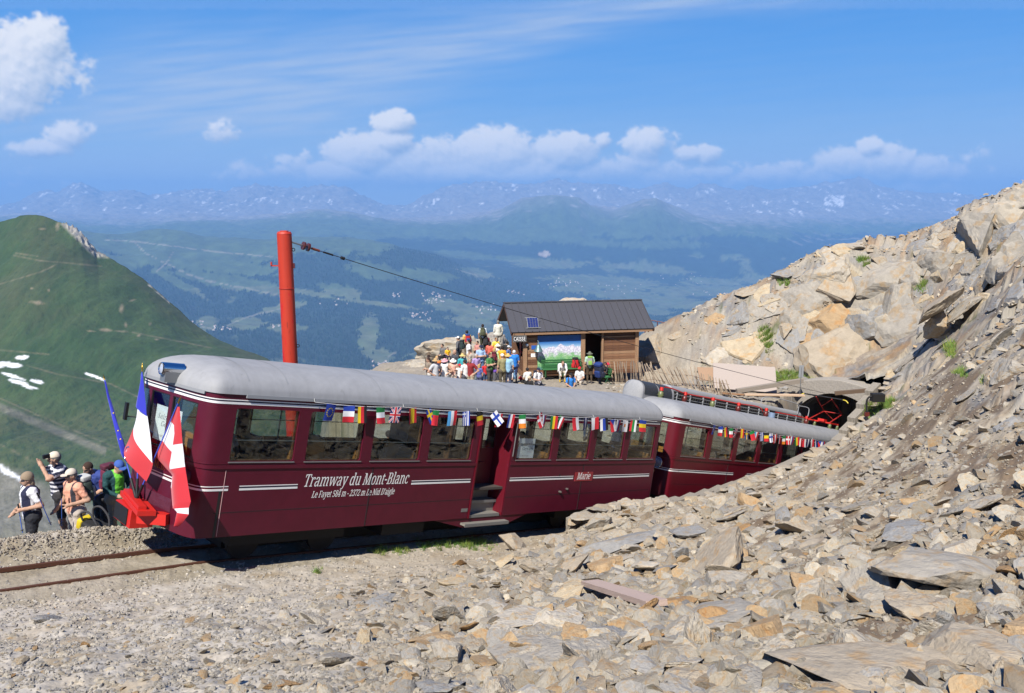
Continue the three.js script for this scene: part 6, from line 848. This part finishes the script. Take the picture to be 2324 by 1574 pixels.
function personGeo(J, o) {
  const B = [], sh = o.shirt, tr = o.trousers, sk = o.skin || SKIN, so = o.shoes || [.06, .05, .045], slv = o.bareArms ? sk : sh, low = o.longSleeve ? sh : sk, calf = o.shorts ? sk : tr, w = (o.build || 1) * 1.1;
  const mid = (a, b, t) => [0, 1, 2].map((k) => lerp(a[k], b[k], t));
  const add = (a, b, r0, r1, c, zf = 1) => B.push([a[0], a[1], a[2], b[0] - a[0], b[1] - a[1], b[2] - a[2], r0, r1 - r0, c, zf]);
  add(J.hL, J.hR, .125 * w, .125 * w, tr); add(J.hip, mid(J.hip, J.chest, .55), .135 * w, .135 * w, sh); add(mid(J.hip, J.chest, .5), J.chest, .135 * w, .145 * w, sh);
  add(mid(J.sL, J.sR, .12), mid(J.sL, J.sR, .88), .088 * w, .088 * w, sh); add(J.chest, J.neck, .09, .055, sh); add(J.neck, mid(J.neck, J.head, .45), .056, .054, sk);
  for (const s of ['L', 'R']) {
    const e = mid(J['s' + s], J['e' + s], .58); add(J['s' + s], e, .068 * w, .056 * w, slv); add(e, J['e' + s], .054, .047, low); add(J['e' + s], J['w' + s], .046, .032, low);
    const d = [0, 1, 2].map((k) => J['w' + s][k] - J['e' + s][k]), L = Math.hypot(...d), u = d.map((q) => q / L); const hand = J['w' + s].map((q, k) => q + u[k] * .055), tip = J['w' + s].map((q, k) => q + u[k] * .13);
    add(J['w' + s], hand, .034, .038, sk);
    const sx = s === 'L' ? -1 : 1, acr = [u[1], -u[0], 0], al = Math.hypot(...acr) || 1; for (let q = 0; q < 4; q++) { const of = (q - 1.5) * .018, b0 = hand.map((v, k) => v + acr[k] / al * of), b1 = tip.map((v, k) => v + acr[k] / al * of * 1.2 + (k === 2 ? .02 : 0) - u[k] * (q === 0 || q === 3 ? .018 : 0)); add(b0, b1, .0105, .009, sk); } add(hand.map((v, k) => v - u[k] * .02), hand.map((v, k) => v + u[k] * .03 + acr[k] / al * -.045 * sx + (k === 2 ? .03 : 0)), .013, .010, sk);
    const kn = mid(J['h' + s], J['k' + s], .86); add(J['h' + s], kn, .098 * w, .07 * w, tr); add(kn, J['k' + s], .066, .06, calf); const cf = mid(J['k' + s], J['a' + s], .35); add(J['k' + s], cf, .058, .06, calf); add(cf, mid(J['k' + s], J['a' + s], .9), .06, .04, calf); add(mid(J['k' + s], J['a' + s], .86), J['a' + s], .044, .05, so);
    const fx = J['a' + s]; add([fx[0], fx[1] - .04, fx[2] - .03], [fx[0] + (s === 'L' ? .02 : -.02), fx[1] - .045, fx[2] + .16], .046, .038, so);
  }
  const dist = (x, y, z) => { let m = 1e9, c = null; const K = .03; let acc = 1e9; for (const b of B) { const px = x - b[0], py = y - b[1], pz = z - b[2], l2 = b[3] * b[3] + b[4] * b[4] + b[5] * b[5] || 1e-9, t = clamp((px * b[3] + py * b[4] + pz * b[5]) / l2), d = Math.hypot(px - t * b[3], py - t * b[4], pz - t * b[5]) - b[6] - t * b[7]; if (d < m) { m = d; c = b[8]; } const h = Math.max(K - Math.abs(acc - d), 0) / K; acc = Math.min(acc, d) - (b[6] > .03 ? h * h * K * .25 : 0); } dist.c = c; return acc; };
  const all = Object.values(J), lo = [0, 1, 2].map((k) => Math.min(...all.map((q) => q[k])) - .22), hi = [0, 1, 2].map((k) => Math.max(...all.map((q) => q[k])) + .26); lo[1] = -.02; hi[1] = J.neck[1] + .1; for (const w_ of ['wL', 'wR']) hi[1] = Math.max(hi[1], J[w_][1] + .2);
  const [P, I] = surfaceNet((x, y, z) => { const d = dist(x, y, z); return d > .05 || d < -.05 ? d : d + .007 * n3(x * 11, y * 13, z * 11) + .004 * n3(x * 24, y * 30, z * 24); }, lo, hi, o.cell || .03), col = [];
  for (let i = 0; i < P.length; i += 3) { dist(P[i], P[i + 1], P[i + 2]); let c = dist.c; if (o.stripe && c === sh) c = o.stripe(P[i], P[i + 1], P[i + 2]); if (o.vest && c === sh && P[i + 1] > .9) { c = Math.abs(P[i]) < .16 && (P[i + 2] < 0 || Math.abs(P[i]) > .035) ? o.vest : c; } if (o.front && c === sh && P[i + 2] > 0 && Math.abs(P[i]) < .09) c = o.front; if (o.straps && c === sh && Math.abs(Math.abs(P[i]) - .12) < .025 && P[i + 1] > J.hip[1] + .1) c = [.03, .03, .04]; col.push(...c); }
  // head: skull, jaw, nose, ears, with eyes and mouth as tinted points
  const H0 = J.head, tl = o.headTilt || 0, tn = o.headTurn || 0, ct = Math.cos(tl), st = Math.sin(tl), cn = Math.cos(tn), sn = Math.sin(tn);
  const hd = (x, y, z) => { const E = (cx, cy, cz, a, b, c) => { const u = (x - cx) / a, v = (y - cy) / b, w_ = (z - cz) / c; return (Math.sqrt(u * u + v * v + w_ * w_) - 1) * Math.min(a, b, c); }; let d = E(0, .015, -.008, .078, .105, .095), e = E(0, -.055, .03, .055, .065, .06); let h = Math.max(.03 - Math.abs(d - e), 0) / .03; d = Math.min(d, e) - h * h * .0075; e = E(0, -.02, .098, .014, .026, .022); h = Math.max(.02 - Math.abs(d - e), 0) / .02; d = Math.min(d, e) - h * h * .005; return Math.min(d, E(.08, -.012, -.005, .012, .028, .018), E(-.08, -.012, -.005, .012, .028, .018), E(0, -.13, -.02, .05, .08, .05)); };
  const [P2, I2] = surfaceNet(hd, [-.11, -.2, -.13], [.11, .14, .14], o.cell && o.cell < .02 ? .0085 : .013), base = P.length / 3;
  for (let i = 0; i < P2.length; i += 3) { const [x, y, z] = [P2[i], P2[i + 1], P2[i + 2]]; let c = sk; if (z > .05 && Math.abs(Math.abs(x) - .033) < .014 && Math.abs(y - .008) < .009) c = [.04, .03, .03]; if (o.glasses && z > .045 && Math.abs(y - .008) < .02 && Math.abs(Math.abs(x) - .035) < .028) c = [.02, .02, .025]; if (z > .05 && Math.abs(x) < .024 && Math.abs(y + .072) < .007) c = [.32, .12, .10]; if (o.beard && z > -.01 && y < -.045) c = o.beard; const y1 = y * ct - z * st, z1 = y * st + z * ct; P.push(H0[0] + x * cn + z1 * sn, H0[1] + y1, H0[2] - x * sn + z1 * cn); col.push(...c); }
  for (const q of I2) I.push(q + base);
  const g = new THREE.BufferGeometry(); g.setAttribute('position', new THREE.Float32BufferAttribute(P, 3)); g.setAttribute('color', new THREE.Float32BufferAttribute(col, 3)); g.setIndex(I); g.computeVertexNormals(); return g;
}
const hairMat = {}; const tint = (c, r = .9) => hairMat[c + r] ??= new THREE.MeshStandardMaterial({ color: new THREE.Color().setRGB(...c), roughness: r });
function headwear(o, J, par) {
  const add = (name, gs, m) => { const h = mesh(name, gs, m, par); h.position.set(...J.head); h.rotation.set(o.headTilt || 0, o.headTurn || 0, 0, 'YXZ'); return h; };
  const dome = (r, ph, y = .02, sy = 1.1) => new THREE.SphereGeometry(r, 18, 10, 0, 6.3, 0, ph).scale(.92, sy, 1.08).translate(0, y, -.008);
  if (o.hair) { const gs = [new THREE.SphereGeometry(o.hairR || .094, 18, 12, 0, 6.3, 0, o.hat ? 1.9 : 1.75).scale(.94, 1.18, 1.08).rotateX(-.5).translate(0, .022, -.018)]; if (o.long) gs.push(new THREE.SphereGeometry(.09, 14, 10).scale(.95, 1.35, .6).translate(0, -.07, -.065)); add('hair', gs, tint(o.hair)); }
  if (o.hat === 'cap') add('cap', [dome(.102, 1.5, .035, 1), new THREE.CylinderGeometry(.085, .09, .012, 18, 1, false, -1.2, 2.4).scale(1, 1, 1.35).translate(0, .04, .07)], tint(o.hatC));
  if (o.hat === 'brim') add('hat', [dome(.104, 1.57, .03, 1.15), new THREE.CylinderGeometry(.135, .175, .035, 22, 1, true).translate(0, .035, 0), new THREE.CylinderGeometry(.10, .135, .012, 22, 1, true).translate(0, .05, 0)], new THREE.MeshStandardMaterial({ color: new THREE.Color().setRGB(...o.hatC), roughness: .9, side: THREE.DoubleSide }));
  if (o.hat === 'scarf') add('headscarf', [dome(.103, 1.7, .02, 1.1)], tint(o.hatC));
}
function backpack(label, c, accent, pos, yaw, s = 1, tilt = 0, grp) {
  const b = group('backpack', pos); tag(put(b), label, 'backpack', grp); b.rotation.set(tilt, yaw, 0, 'YXZ'); b.scale.setScalar(s); const m = tint(c, .8), a = tint(accent, .8);
  const rb = (w, h, d, x, y, z) => { const g = new THREE.SphereGeometry(1, 20, 14), p = g.attributes.position, e = .42; for (let i = 0; i < p.count; i++) { const q = (v) => Math.sign(v) * Math.pow(Math.abs(v), e); p.setXYZ(i, q(p.getX(i)) * w / 2 + x, q(p.getY(i)) * h / 2 + y, q(p.getZ(i)) * d / 2 + z); } g.computeVertexNormals(); return g; };
  mesh('main_sack', rb(.30, .48, .20, 0, .24, -.10), m, b); mesh('lid', rb(.29, .12, .22, 0, .50, -.10), a, b); mesh('front_pocket', rb(.22, .24, .08, 0, .18, -.22), a, b); for (const x of [-.13, .13]) mesh('side_pocket', rb(.08, .2, .12, x * 1.2, .14, -.1), m, b); for (const x of [-.1, .1]) mesh('shoulder_strap', tube([V(x, .46, .0), V(x * 1.25, .5, .12), V(x * 1.25, .36, .22), V(x * 1.3, .16, .12), V(x, .08, .0)], .018, 20, 6), tint([.03, .03, .035]), b); mesh('grab_loop', new THREE.TorusGeometry(.03, .008, 6, 12).translate(0, .55, 0), tint([.03, .03, .035]), b);
  return b;
}
let packN = 0;
function person(label, pos, yaw, pose, o) {
  const J = joints(pose), h = (o.h || 1.7) / 1.75, p = group('person', pos); tag(put(p), label, 'person', o.grp || 'people at the station'); p.rotation.y = yaw; p.scale.setScalar(h);
  if (o.tweak) o.tweak(J);
  mesh('body', personGeo(J, o), clothMat, p); headwear(o, J, p);
  if (o.skirt) mesh('skirt', new THREE.CylinderGeometry(.17, .27, .45, 16, 1, true).translate(0, .75, 0), tint(o.skirt), p);
  if (o.pack) { const c = V(0, J.hip[1] + .08, J.hip[2] - .14).multiplyScalar(h).applyAxisAngle(V(0, 1, 0), yaw).add(pos); backpack(o.pack[2], o.pack[0], o.pack[1], c, yaw, .95 * h, pose === 'bend' ? .6 : .06, 'backpacks worn by the walkers'); }
  return p;
}
// the waiting crowd: px/py of the head top on the enlarged crop of the crowd, standing height, yaw (0 faces the camera)
function stand(zx, zy, h, Zfix) { const px = (1350 + zx * .3442) * .67245, py = (1050 + zy * .3442) * .67245; if (Zfix) { const q = at(px, py, Zfix); q.y -= h; return q; } let best = null, e = 9; for (let Z = 36; Z < 52; Z += .1) { const q = at(px, py, Z), g = ground(q.x, q.z, false), d = Math.abs(q.y - h - g); if (d < e) { e = d; best = q.clone().setY(g); } } return best; }
const PI = Math.PI, w_ = C3(232, 232, 230), navy_ = C3(30, 34, 66), dkb = C3(44, 30, 22), blk = C3(28, 26, 28), blond = C3(196, 160, 100), grey_ = C3(128, 126, 122), denim = C3(62, 82, 116), beige = C3(202, 186, 160);
const crowd = [
  ['woman in white top standing on the rock with an olive backpack', 810, 130, 1.68, PI, 'stand', { shirt: C3(214, 228, 238), trousers: C3(70, 70, 52), hair: dkb, pack: [C3(92, 96, 66), C3(74, 78, 54), 'olive backpack on the woman standing highest on the rock'] }, 47.6],
  ['man in yellow tee standing on the rock with a red backpack', 655, 190, 1.76, PI + .3, 'stand', { shirt: C3(222, 188, 110), trousers: C3(120, 108, 90), hair: blk, pack: [C3(188, 36, 40), C3(40, 70, 140), 'red and blue backpack on the man in yellow tee'] }, 46.9],
  ['man in white cap and grey jumper walking with dark shorts', 575, 250, 1.78, -1.9, 'hips', { shirt: C3(92, 94, 98), trousers: C3(58, 66, 76), shorts: 1, longSleeve: 1, hat: 'cap', hatC: w_, hair: dkb, pack: [C3(34, 56, 54), C3(24, 40, 44), 'dark green backpack on the man in white cap'] }],
  ['woman in grey top seated on the rock beside a child', 425, 320, 1.66, -.8, 'sit', { sit: 1, shirt: C3(110, 108, 108), trousers: blk, hair: dkb, longSleeve: 1 }, 46.2, 1.28],
  ['child in yellow top seated on the rock', 465, 358, 1.15, .4, 'sit', { sit: 1, shirt: C3(238, 186, 30), trousers: C3(40, 34, 60), hair: blk }, 45.6, .86],
  ['man in white tee and beige shorts carrying a blue bag', 675, 282, 1.74, -1.4, 'stand', { shirt: w_, trousers: beige, shorts: 1, hair: blk }],
  ['woman with short dark hair in a pink top', 760, 293, 1.62, -.8, 'crossed', { shirt: C3(200, 138, 130), trousers: C3(90, 80, 76), hair: dkb, bareArms: 1 }],
  ['woman in maroon jumper with a dark backpack and jeans', 840, 225, 1.66, PI, 'stand', { shirt: C3(116, 30, 48), trousers: C3(50, 62, 84), longSleeve: 1, hair: C3(70, 40, 26), pack: [C3(44, 42, 46), C3(32, 30, 34), 'charcoal backpack on the woman in maroon jumper'] }],
  ['woman with short hair in a bright yellow blouse', 940, 262, 1.64, .5, 'chest', { shirt: C3(246, 214, 84), trousers: C3(150, 170, 190), hair: C3(110, 78, 46) }],
  ['bearded man in light blue shirt and navy cap with folded arms', 790, 335, 1.76, .3, 'crossed', { shirt: C3(160, 190, 226), trousers: C3(88, 116, 156), hat: 'cap', hatC: navy_, beard: [.6, .58, .55] }],
  ['stooping man in beige jacket and dark cap', 715, 375, 1.68, -2.2, 'look', { shirt: C3(184, 172, 156), trousers: C3(170, 160, 142), longSleeve: 1, hat: 'cap', hatC: C3(66, 52, 46) }],
  ['blonde woman in lime cardigan with grey shorts seen from behind', 925, 362, 1.66, PI - .1, 'stand', { shirt: C3(208, 230, 160), trousers: C3(104, 98, 92), shorts: 1, longSleeve: 1, hair: blond, long: 1, pack: [C3(120, 28, 44), C3(88, 22, 36), 'maroon backpack on the blonde woman in lime'] }],
  ['person in a brown brimmed hat beside the low rock', 285, 405, 1.64, -.6, 'stand', { shirt: C3(112, 100, 84), trousers: C3(60, 56, 52), longSleeve: 1, hat: 'brim', hatC: C3(104, 88, 70) }],
  ['dark haired woman in taupe top looking down at the path', 280, 455, 1.64, -.9, 'chest', { shirt: C3(142, 128, 112), trousers: C3(210, 206, 198), hair: C3(52, 30, 22), long: 1, headTilt: .3, pack: [C3(36, 34, 36), C3(50, 48, 50), 'black backpack on the woman in taupe'] }],
  ['woman in pink sun hat and white vest top', 440, 467, 1.62, -.5, 'hips', { shirt: w_, trousers: C3(226, 224, 222), bareArms: 1, hat: 'brim', hatC: C3(232, 166, 176), hair: dkb, headTilt: .25 }],
  ['woman in white hat with bare shoulders', 520, 470, 1.60, .1, 'chest', { shirt: C3(232, 180, 160), trousers: C3(208, 196, 184), bareArms: 1, hat: 'brim', hatC: C3(240, 236, 228), headTilt: .3 }],
  ['dark haired man in white shirt behind the grey hatch roof', 637, 500, 1.66, -2.4, 'stand', { shirt: w_, trousers: C3(80, 80, 88), hair: dkb }],
  ['blonde child in violet blue tee by the hatch roof', 775, 522, 1.28, PI - .5, 'chest', { shirt: C3(96, 104, 172), trousers: C3(90, 96, 130), hair: blond, long: 1 }],
  ['man in straw hat and pale blue shirt queueing', 1060, 422, 1.76, PI, 'stand', { shirt: C3(150, 196, 226), trousers: C3(60, 70, 96), hat: 'brim', hatC: C3(222, 184, 112), build: 1.1 }],
  ['white haired man in bright blue shirt at the cash desk', 1120, 385, 1.74, PI + .2, 'stand', { shirt: C3(30, 128, 222), trousers: C3(50, 66, 110), hair: C3(220, 220, 220), build: 1.08 }],
  ['person in orange yellow top queueing in the crowd', 1000, 345, 1.66, PI, 'stand', { shirt: C3(240, 174, 40), trousers: blk, hair: dkb }],
  ['woman in blue top with grey cap and sunglasses', 1062, 340, 1.66, 1.2, 'stand', { shirt: C3(80, 112, 176), trousers: navy_, hat: 'cap', hatC: C3(198, 204, 210), hair: dkb, glasses: 1 }],
  ['man in white sun hat and white shirt in the queue', 955, 325, 1.70, 1.0, 'stand', { shirt: C3(236, 234, 228), trousers: beige, hat: 'brim', hatC: C3(240, 236, 226) }],
  ['person in dark clothes leaning at the cash desk', 1040, 295, 1.66, PI - .3, 'look', { shirt: blk, trousers: blk, hair: blk, longSleeve: 1 }],
  ['man in white cap and dark olive jumper by the bags', 1075, 510, 1.66, .6, 'look', { shirt: C3(66, 66, 48), trousers: C3(80, 80, 70), longSleeve: 1, hat: 'cap', hatC: C3(226, 226, 224) }, 41.2],
  ['auburn haired woman in white tee seated with a pale blue backpack', 1078, 552, 1.64, -.7, 'sit', { sit: 1, shirt: w_, trousers: C3(90, 96, 110), hair: C3(126, 56, 34), pack: [C3(140, 190, 226), C3(110, 160, 206), 'pale blue backpack on the auburn haired woman'] }, 40.4, 1.28],
  ['dark haired man in white shirt beside the bench end', 1255, 557, 1.66, -2.6, 'sit', { sit: 1, shirt: w_, trousers: blk, hair: blk }, 41, 1.28],
  ['man in beige cap and black top in front of the bench', 1280, 632, 1.64, -.8, 'sit', { sit: 1, shirt: blk, trousers: C3(70, 64, 60), hat: 'cap', hatC: C3(206, 188, 160) }, 39.6, 1.28],
  ['man in navy cap and white shirt with navy backpack', 1355, 558, 1.72, .5, 'chest', { shirt: C3(238, 238, 244), trousers: C3(40, 44, 66), hat: 'cap', hatC: navy_, straps: 1, pack: [navy_, C3(22, 26, 50), 'navy backpack on the man in navy cap'] }, 40.6],
  ['man in white shirt on the bench bending to tie a boot', 1585, 478, 1.74, .1, 'tie', { sit: 1, shirt: C3(236, 234, 232), trousers: C3(190, 182, 164), longSleeve: 1, hair: C3(110, 90, 70), shoes: C3(196, 160, 40) }, 42.6, 1.16],
  ['person in red cap and white tee seated with folded arms', 1765, 542, 1.70, -.3, 'sit', { sit: 1, shirt: w_, trousers: C3(196, 186, 170), hat: 'cap', hatC: C3(206, 34, 46) }, 41.4, 1.31],
  ['man in black cap and blue shirt seated on the ground', 1672, 602, 1.72, .2, 'sit', { sit: 1, shirt: C3(36, 128, 214), trousers: C3(60, 66, 90), hat: 'cap', hatC: blk, straps: 1 }, 40.2, 1.33],
  ['walker in olive hat at the kiosk doorway with a grey green backpack', 1862, 403, 1.74, PI, 'stand', { shirt: C3(178, 214, 190), trousers: C3(86, 70, 52), hat: 'brim', hatC: C3(108, 112, 96), pack: [C3(150, 152, 150), C3(140, 186, 80), 'grey and green backpack on the walker at the doorway'] }],
  ['person in red headscarf and black jumper bending over a backpack', 1962, 508, 1.74, 1.25, 'bend', { shirt: C3(40, 38, 42), trousers: C3(92, 90, 100), longSleeve: 1, hat: 'scarf', hatC: C3(206, 40, 70) }, 42.4, 1.47],
  ['person sitting on the rock beyond the kiosk roof', 1165, -25, 1.7, PI, 'sit', { sit: 1, shirt: C3(200, 178, 150), trousers: denim, hair: C3(90, 58, 36) }, 55.2, 1.31],
  ['man in white hooded top standing on the rock behind the eave', 962, 92, 1.80, PI + .2, 'stand', { shirt: C3(226, 226, 216), trousers: C3(206, 202, 192), longSleeve: 1, hair: grey_, build: 1.1 }, 47],
  ['woman in turquoise top with a straw sun hat among the crowd', 610, 420, 1.62, .4, 'stand', { shirt: C3(60, 170, 180), trousers: C3(210, 204, 190), hat: 'brim', hatC: C3(220, 190, 120) }],
  ['man in dark red polo with grey hair near the hatch roof', 690, 470, 1.74, -.4, 'hips', { shirt: C3(140, 30, 36), trousers: beige, shorts: 1, hair: grey_ }],
  ['boy in white tee and red cap among the crowd', 585, 520, 1.36, .2, 'stand', { shirt: w_, trousers: navy_, shorts: 1, hat: 'cap', hatC: C3(200, 30, 40) }],
  ['woman in coral jacket with dark hair in the queue', 880, 300, 1.64, PI - .4, 'stand', { shirt: C3(226, 110, 90), trousers: denim, longSleeve: 1, hair: dkb, long: 1 }],
  ['man in khaki shirt and white cap in the queue', 1005, 420, 1.76, PI + .4, 'stand', { shirt: C3(150, 142, 100), trousers: C3(96, 88, 70), hat: 'cap', hatC: w_ }],
  ['man in green tee with folded arms in the queue', 880, 410, 1.74, .9, 'crossed', { shirt: C3(70, 130, 70), trousers: C3(80, 76, 70), hair: C3(90, 64, 44) }],
  ['woman in lilac top and grey hair in the crowd', 745, 420, 1.60, .6, 'chest', { shirt: C3(176, 150, 200), trousers: C3(120, 120, 126), hair: C3(180, 178, 174) }],
  ['man in charcoal tee with a bald head in the crowd', 540, 380, 1.76, -.8, 'stand', { shirt: C3(70, 70, 76), trousers: beige }],
  ['woman in orange vest top by the low rock', 360, 440, 1.60, .3, 'stand', { shirt: C3(232, 130, 50), trousers: C3(70, 72, 84), bareArms: 1, hair: blond, long: 1 }],
  ['man in pale grey shirt and tan hat by the low rock', 345, 500, 1.72, .8, 'hips', { shirt: C3(196, 198, 202), trousers: C3(110, 104, 92), hat: 'brim', hatC: C3(188, 158, 110) }],
  ['woman in black top and white trousers by the bags', 985, 520, 1.62, -.3, 'stand', { shirt: blk, trousers: C3(226, 224, 218), hair: C3(80, 50, 34), long: 1 }, 41.6],
  ['child in red tee beside the queue', 835, 505, 1.22, .5, 'stand', { shirt: C3(210, 40, 46), trousers: denim, shorts: 1, hair: dkb }],
  ['man in cream shirt and navy shorts beside the queue', 890, 520, 1.74, -1.2, 'stand', { shirt: C3(232, 224, 200), trousers: navy_, shorts: 1, hair: C3(60, 44, 34) }, 41.8],
];
for (const [label, zx, zy, h, yaw, pose, o, Z, eff] of crowd) { const p = stand(zx, zy, eff || h, Z); if (p) person(label, p, yaw, pose, { ...o, h }); }
// bags standing about
backpack('red backpack with black straps standing on the green bench', C3(206, 30, 40), C3(30, 26, 28), kpt(2.9, .45, .6), .3, 1.1, 0, 'bags set down by the walkers');
{ const q = at(1366, 858, 41.9); q.y = ground(q.x, q.z, false) + .42; backpack('big navy trekking backpack propped on the green chair', C3(34, 40, 66), C3(26, 54, 120), q, 2.4, 1.55, -.25, 'bags set down by the walkers'); const r = at(1128, 862, 41); r.y = ground(r.x, r.z, false); backpack('grey and violet backpack standing by the seated walkers', C3(96, 96, 104), C3(110, 70, 170), r, .6, 1.05, 0, 'bags set down by the walkers'); const s = at(1192, 862, 42); s.y = ground(s.x, s.z, false); backpack('crumpled red bag on the ground by the kiosk corner', C3(200, 26, 40), C3(170, 20, 34), s, 1.1, .7, -.9, 'bags set down by the walkers'); }
// the walkers beside the front of the train
const near = (zx, zy, Z, h) => { const px = zx * .3495 * .67245, py = (1450 + zy * .3495) * .67245, q = at(px, py, Z); q.y -= h; return q; };
const CN = { cell: .015, grp: 'walkers beside the train front' };
{
  const st = (x, y) => (Math.sin(y * 74) > .25 ? C3(226, 226, 232) : C3(34, 38, 66));
  person('man in striped polo shirt holding up a camera', near(545, 232, 15.9, 1.90), 2.2 + PI, 'photo', { ...CN, h: 1.92, shirt: C3(34, 38, 66), stripe: (x, y, z) => st(x, y), trousers: C3(44, 42, 46), shorts: 1, hat: 'cap', hatC: C3(222, 210, 190), hair: grey_, build: 1.08 });
  const c = thing('camera', 'small black camera held up by the man in striped polo', 'camera', near(440, 235, 15.6, .06)); mesh('camera_body', box(.13, .08, .05), M.black, c); mesh('lens', new THREE.CylinderGeometry(.028, .03, .06, 14).rotateX(Math.PI / 2).translate(0, 0, -.05), M.dark, c); c.rotation.y = 1.0;
  const wq = near(262, 418, 15.0, 1.84); person('woman in navy vest and sunglasses walking with poles', wq, -.75, 'pole', { ...CN, h: 1.84, shirt: C3(232, 232, 236), vest: C3(28, 32, 66), trousers: C3(38, 40, 48), hair: C3(150, 132, 110), hairR: .108, long: 1, glasses: 1, headTilt: .15, build: 1.05 });
  const mq = near(690, 380, 15.45, 1.86); person('man in beige cap and peach shirt with rucksack straps', mq, -.55, 'pole', { ...CN, h: 1.86, shirt: C3(236, 170, 142), trousers: C3(198, 186, 176), hat: 'cap', hatC: C3(216, 204, 188), hair: grey_, glasses: 1, straps: 1, pack: [C3(70, 84, 78), C3(190, 192, 190), 'grey green rucksack on the man in beige cap'] });
  const tq = near(1085, 262, 16.3, 1.88); person('man in blue cap and teal jumper looking down', tq, .95, 'look', { ...CN, h: 1.88, shirt: C3(18, 72, 76), front: C3(110, 206, 60), trousers: C3(170, 160, 140), longSleeve: 1, hat: 'cap', hatC: C3(60, 96, 176), headTilt: .35, pack: [C3(110, 30, 60), C3(86, 24, 48), 'plum rucksack on the man in teal jumper'] });
  person('short haired man with glasses bending behind the others', near(935, 272, 16.8, 1.86), -.5, 'look', { ...CN, h: 1.86, shirt: C3(44, 66, 140), trousers: C3(60, 58, 62), hair: C3(60, 40, 30), glasses: 1, headTilt: .45, beard: [.16, .10, .08] });
  const pole = (label, a, b) => { const o = thing('walking_pole', label, 'walking pole', V(0, 0, 0), 'walking poles of the walkers'); mesh('shaft', bar(a, b, .009, .008), tint([.03, .08, .3], .4), o); const d = b.clone().sub(a).normalize(); mesh('grip', bar(b.clone().addScaledVector(d, -.03), b.clone().addScaledVector(d, .1), .016), M.black, o); mesh('basket', new THREE.ConeGeometry(.03, .02, 10).translate(...a.clone().addScaledVector(d, .06).toArray()), M.black, o); };
  pole('blue walking pole held by the woman in navy vest', near(490, 925, 14.8, 0), near(372, 655, 14.65, 0)); pole('dark walking pole in the lowered hand of the woman in navy vest', near(215, 1000, 14.7, 0), near(178, 770, 14.8, 0)); pole('dark walking pole held by the man in peach shirt', near(594, 930, 15.2, 0), near(592, 650, 15.15, 0));
  const bq = at(238, 1188, 15.2); bq.y = ground(bq.x, bq.z, false); backpack('black and yellow backpack lying on the gravel by the train', C3(26, 26, 28), C3(214, 190, 30), bq.clone().add(V(.1, .06, .1)), 1.2, 1.2, -1.25, 'bags set down by the walkers');
}
// passengers behind the windows
{
  const seat = (car, u, z, label, o, yaw = 0) => { const p = V(u, .50, z).applyMatrix4(car.m); person(label, p, -car.yaw + yaw, 'sit', { h: 1.7, grp: 'passengers in the train', ...o }); };
  seat(CAR1, 9.55, .75, 'passenger in grey shirt seated at a side window', { shirt: C3(120, 120, 130), trousers: blk, hair: C3(120, 84, 60) }, PI / 2 + .2); seat(CAR1, 9.5, -.7, 'passenger in dark top on the far bench', { shirt: blk, trousers: blk, hair: blk }, PI / 2); seat(CAR1, 10.2, -.75, 'passenger in dark cap on the far bench', { shirt: C3(50, 50, 60), trousers: blk, hat: 'cap', hatC: blk }, -PI / 2); seat(CAR1, 1.05, -.75, 'curly haired passenger by the far front window', { shirt: C3(170, 190, 210), trousers: blk, hair: C3(120, 84, 56) }, PI / 2); seat(CAR1, 8.3, .6, 'passenger in pale blue shirt behind the window board', { shirt: C3(170, 190, 214), trousers: blk, hair: dkb }, -PI / 2);
  const sp = (u, lat, label, o) => { const t = trackAt(u).addScaledVector(LAT, lat); t.y = ground(t.x, t.z, false); person(label, t, 2.6, 'stand', { grp: 'people on the platform behind the train', ...o }); };
  sp(8.6, 3.4, 'person in yellow tee on the platform behind the train', { h: 1.74, shirt: C3(240, 200, 30), trousers: blk, hair: dkb }); sp(17.2, 3.7, 'man in white shirt on the platform behind the motor car', { h: 1.8, shirt: w_, trousers: denim, hair: C3(150, 100, 60), straps: 1 }); sp(7.4, 3.2, 'person in red jacket on the platform by the train door', { h: 1.76, shirt: C3(196, 26, 40), trousers: blk, longSleeve: 1, hair: dkb }); sp(4.9, 2.9, 'person in blue jacket standing behind the front car', { h: 1.74, shirt: C3(60, 90, 160), trousers: denim, longSleeve: 1, hair: dkb });
}

renderer.render(scene, camera);
